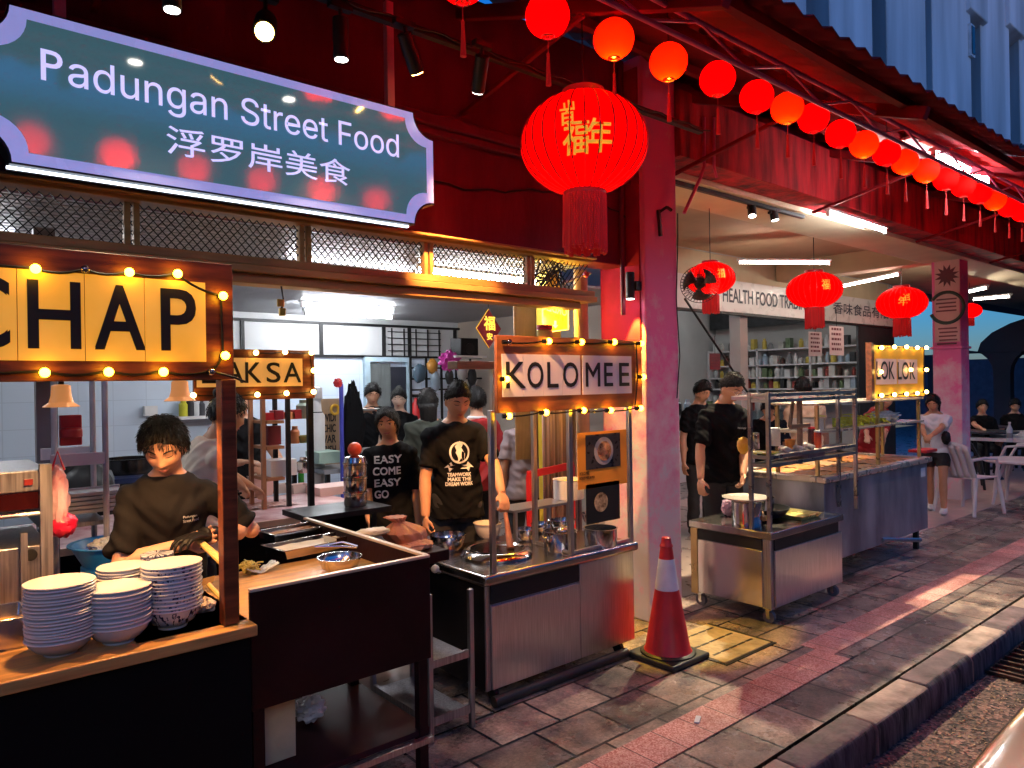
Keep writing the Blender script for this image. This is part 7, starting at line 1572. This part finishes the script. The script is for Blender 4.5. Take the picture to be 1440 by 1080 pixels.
# --- laughing woman
ep = at(548, 640, Y=4.15)
def easy_text(root, up, s, bv):
    for k, (t_, x, w_) in enumerate((('EASY', -.115, .2), ('COME', -.125, .2), ('EASY', -.115, .19), ('GO', -.115, .1))):
        c = up((x, -.25, 1.265-.085*k)); lettering(t_, shp, root, c, w_*s, .055*s, ax=(1, 0, .04), name='shirt_print', onto=bv, bold=.003)
person('laughing woman in black t-shirt printed EASY COME EASY GO', (ep.x, 4.15), -30, 1.44, yaw=-10, pitch=0, roll=-6, wr=at(520, 740, Y=4.0), wl=at(590, 745, Y=3.95), smile=1, st='fringe', vox=.0065, sk=skin_d, text=easy_text, eyes='open', sleeve=.9)
# --- man at the noodle cart
kp = at(640, 650, Y=3.78)
def team_text(root, up, s, bv):
    P = lambda x, z: up((x, -.3, z))
    ring = MB().tube([P(-.0+.062*cos(t*pi/14), 1.235+.065*sin(t*pi/14)) for t in range(29)], .006, 6)
    ring.add([P(x, z) for x, z in ((-.045, 1.18), (-.02, 1.25), (-.03, 1.275), (0, 1.31), (.022, 1.285), (.012, 1.265), (.035, 1.225), (.03, 1.17), (.008, 1.2), (-.012, 1.17))], [tuple(range(10))])
    ring.add([P(x, z) for x, z in ((-.095, 1.135), (-.055, 1.175), (-.045, 1.155), (.045, 1.155), (.055, 1.175), (.095, 1.135), (.07, 1.14), (.062, 1.11), (.045, 1.13), (-.045, 1.13), (-.062, 1.11), (-.07, 1.14))], [tuple(range(12))])
    for i, p in enumerate(ring.v):
        hh = bv.ray_cast(Vector((p.x, p.y-.3, p.z)), Vector((0, 1, 0)))
        if hh[0]: ring.v[i] = hh[0]-Vector((0, .004, 0))
    ring.build('shirt_emblem', shp, root, smooth=False)
    for k, t_ in enumerate(('TEAMWORK', 'MAKE THE', 'DREAM WORK')): c = P(-.075 if k != 2 else -.088, 1.08-.03*k); lettering(t_, shp, root, c, (.15 if k != 2 else .176)*s, .022*s, name='shirt_print', onto=bv, bold=.0022)
person('man in black TEAMWORK t-shirt looking down over the noodle wok', (kp.x+.0, 3.78), -24, 1.61, lean=4, yaw=6, pitch=19, wr=at(598, 735, Y=3.68), wl=at(713, 712, Y=3.25), er=(-.6, .6, 0), el=(.9, .5, .1), sk=skin_d, st='crop', vox=.006, curl=1.3, text=team_text, sleeve=.75, wide=1.02)
np_ = thing('noodle_strainer', 'wooden noodle stick dipping from the hand of the noodle man into the wok', 'strainer', at(714, 740, Y=3.1)); MB().tube([at(711, 722, Y=3.22), at(718, 772, Y=3.08)], [.012, .02], 12).build('handle', M('red_brown_stick', (.4, .13, .06), .5, 0, .4, 20), np_)
# --- background people of the near shop
b6 = at(524, 610, Y=6.95); person('man in black by the doorway holding a white paper plate to his face', (b6.x, 6.95), -20, 1.62, wr=at(512, 578, Y=6.72), wl=at(548, 590, Y=6.75), er=(-1, 0, -.2), el=(1, 0, -.2), vox=.012, pitch=12, st='short', sleeve=1.2)
pt = tag(MB().lathe([(.06, 0), (.1, .015), (.1, .02), (.0001, .004)], at(520, 577, Y=6.6), 20).build('paper_plate', paper), 'white paper plate held before the face of the man by the doorway', 'plate')
b7 = at(562, 620, Y=6.6); person('woman in black with hair bun standing in the doorway', (b7.x, 6.6), -32, 1.56, pitch=4, yaw=-5, vox=.012, st='bun', eyes='open', sk=M('pale_skin', (.6, .4, .31), .5, 0, .1))
b8 = at(603, 640, Y=5.1); person('person in olive shirt with back turned beside the noodle man', (b8.x, 5.1), 150, 1.55, vox=.012, st='long', faceparts=False, shirt=M('dark_olive_cotton', (.025, .03, .02), .8), sleeve=.9)
b9 = at(671, 640, Y=4.75); person('person in red shirt with white collar seen from behind', (b9.x, 4.75), 155, 1.56, vox=.01, st='short', faceparts=False, shirt=M('red_cotton', (.3, .01, .012), .8, 0, .2), sleeve=.7,
       extra=lambda root, up, s, ends, HM, Hk: MB().tube([up((.075*cos(t*pi/8), .012+.058*sin(t*pi/8), 1.41)) for t in range(17)], .014, 8).build('collar', wht_t, root))
b10 = at(738, 640, Y=4.35); person('person in grey t-shirt turned away behind the KOLO MEE board', (b10.x, 4.35), 160, 1.48, vox=.01, st='short', faceparts=False, shirt=M('grey_pink_cotton', (.33, .25, .26), .8, 0, .15, 3, .4, 7), sleeve=.7)
# --- lok lok side
def specs(root, up, s, ends, HM, Hk):
    b = MB()
    for sx in (-1, 1):
        b.tube([HM @ (Vector((sx*.031+.024*cos(t*pi/8), -.1, .005+.017*sin(t*pi/8)))*Hk) for t in range(17)], .0022, 6); b.tube([HM @ (Vector((sx*.055, -.1, .008))*Hk), HM @ (Vector((sx*.078, .01, .008))*Hk)], .002, 5)
    b.tube([HM @ (Vector((-.008, -.102, .01))*Hk), HM @ (Vector((.008, -.102, .01))*Hk)], .002, 5); b.build('glasses', M('silver_wire', (.6, .6, .6), .2, 1), root)
def glass_text(root, up, s, bv): lettering('PADUNGAN', shp, root, up((.03, -.25, 1.24)), .11*s, .014*s, ax=(1, 0, -.08), name='shirt_print', onto=bv)
g0 = at(1016, 650, Y=3.42); person('man with glasses in black t-shirt cooking behind the steel cart', (g0.x, 3.42), -22, 1.66, lean=6, yaw=14, pitch=26, wr=at(984, 690, Y=3.35), wl=at(1045, 668, Y=3.2), sk=skin_d, st='crop', vox=.007, extra=specs, text=glass_text, sleeve=.85, wide=1.1, curl=.9)
g1 = at(985, 640, Y=4.5); person('person in black standing left behind the man with glasses', (g1.x, 4.5), -20, 1.6, vox=.012, st='short', faceparts=False, pitch=20, sleeve=.7)
g2 = at(1135, 620, Y=3.95); person('person in cream shirt leaning with back turned behind the rack', (g2.x, 3.95), 130, 1.62, lean=12, vox=.01, st='short', faceparts=False, shirt=M('cream_cotton', (.72, .5, .32), .8, 0, .15, 3, .5, 6, stretch=(3, 3, .5)), sleeve=.9, pitch=10)
g3 = at(1082, 640, Y=4.35); person('person in black bending over between the rack posts', (g3.x, 4.35), -60, 1.45, lean=28, pitch=25, vox=.01, st='short', sk=skin_d, sleeve=.7)
g4 = at(1222, 640, Y=3.9); person('person in red shirt reaching over the steamboat trays', (g4.x, 3.9), -20, 1.5, lean=24, wr=at(1215, 645, Y=3.5), wl=at(1240, 640, Y=3.5), vox=.01, st='short', faceparts=False, shirt=M('red_cotton'), pants=M('red_cotton'), sleeve=1.6, pitch=20)
g5 = at(1322, 735, Z=0); person('woman in white t-shirt and black shorts with long hair beside the steamboat cart', (g5.x+.62, g5.y+.25), -78, 1.42, lean=18, pitch=18, yaw=0, wr=at(1305, 632, Y=3.15), wl=at(1290, 634, Y=3.2), er=(-.6, .6, -.3), vox=.009, st='long', sk=skin_d, shirt=wht_t, bare=True, pants=M('black_shorts', (.01, .01, .012), .8), shoes=M('white_sneaker', (.7, .68, .66), .5), legs='stride', sleeve=.7, hem=.86)
tr5 = at(1300, 633, Y=3.05); o = tag(MB().box(tr5.x-.14, tr5.x+.16, 2.98, 3.16, tr5.z-.02, tr5.z+.01).build('red_tray', red_p, bevel=.006), 'red plastic tray held by the woman in white t-shirt', 'tray')
hb = tag(crumple((g5.x+.5, g5.y+.1, .9), .05, .05, .08, 2.2, amp=.1).build('shoulder_bag', blackm), 'small black shoulder bag of the woman in white t-shirt', 'bag')
f6 = at(1382, 640, D=12.0); person('seated diner in dark clothes with bare arm on the long white table', (f6.x, f6.y), -60, 1.6, legs='sit', wr=at(1398, 617, D=11.0), vox=.014, st='short', faceparts=False, floor=-.42*0+.004-.40)
f7 = at(1428, 640, D=12.6); person('seated diner in black at the right edge', (f7.x, f7.y), -70, 1.6, legs='sit', vox=.014, st='short', faceparts=False, floor=-.40, pitch=14)
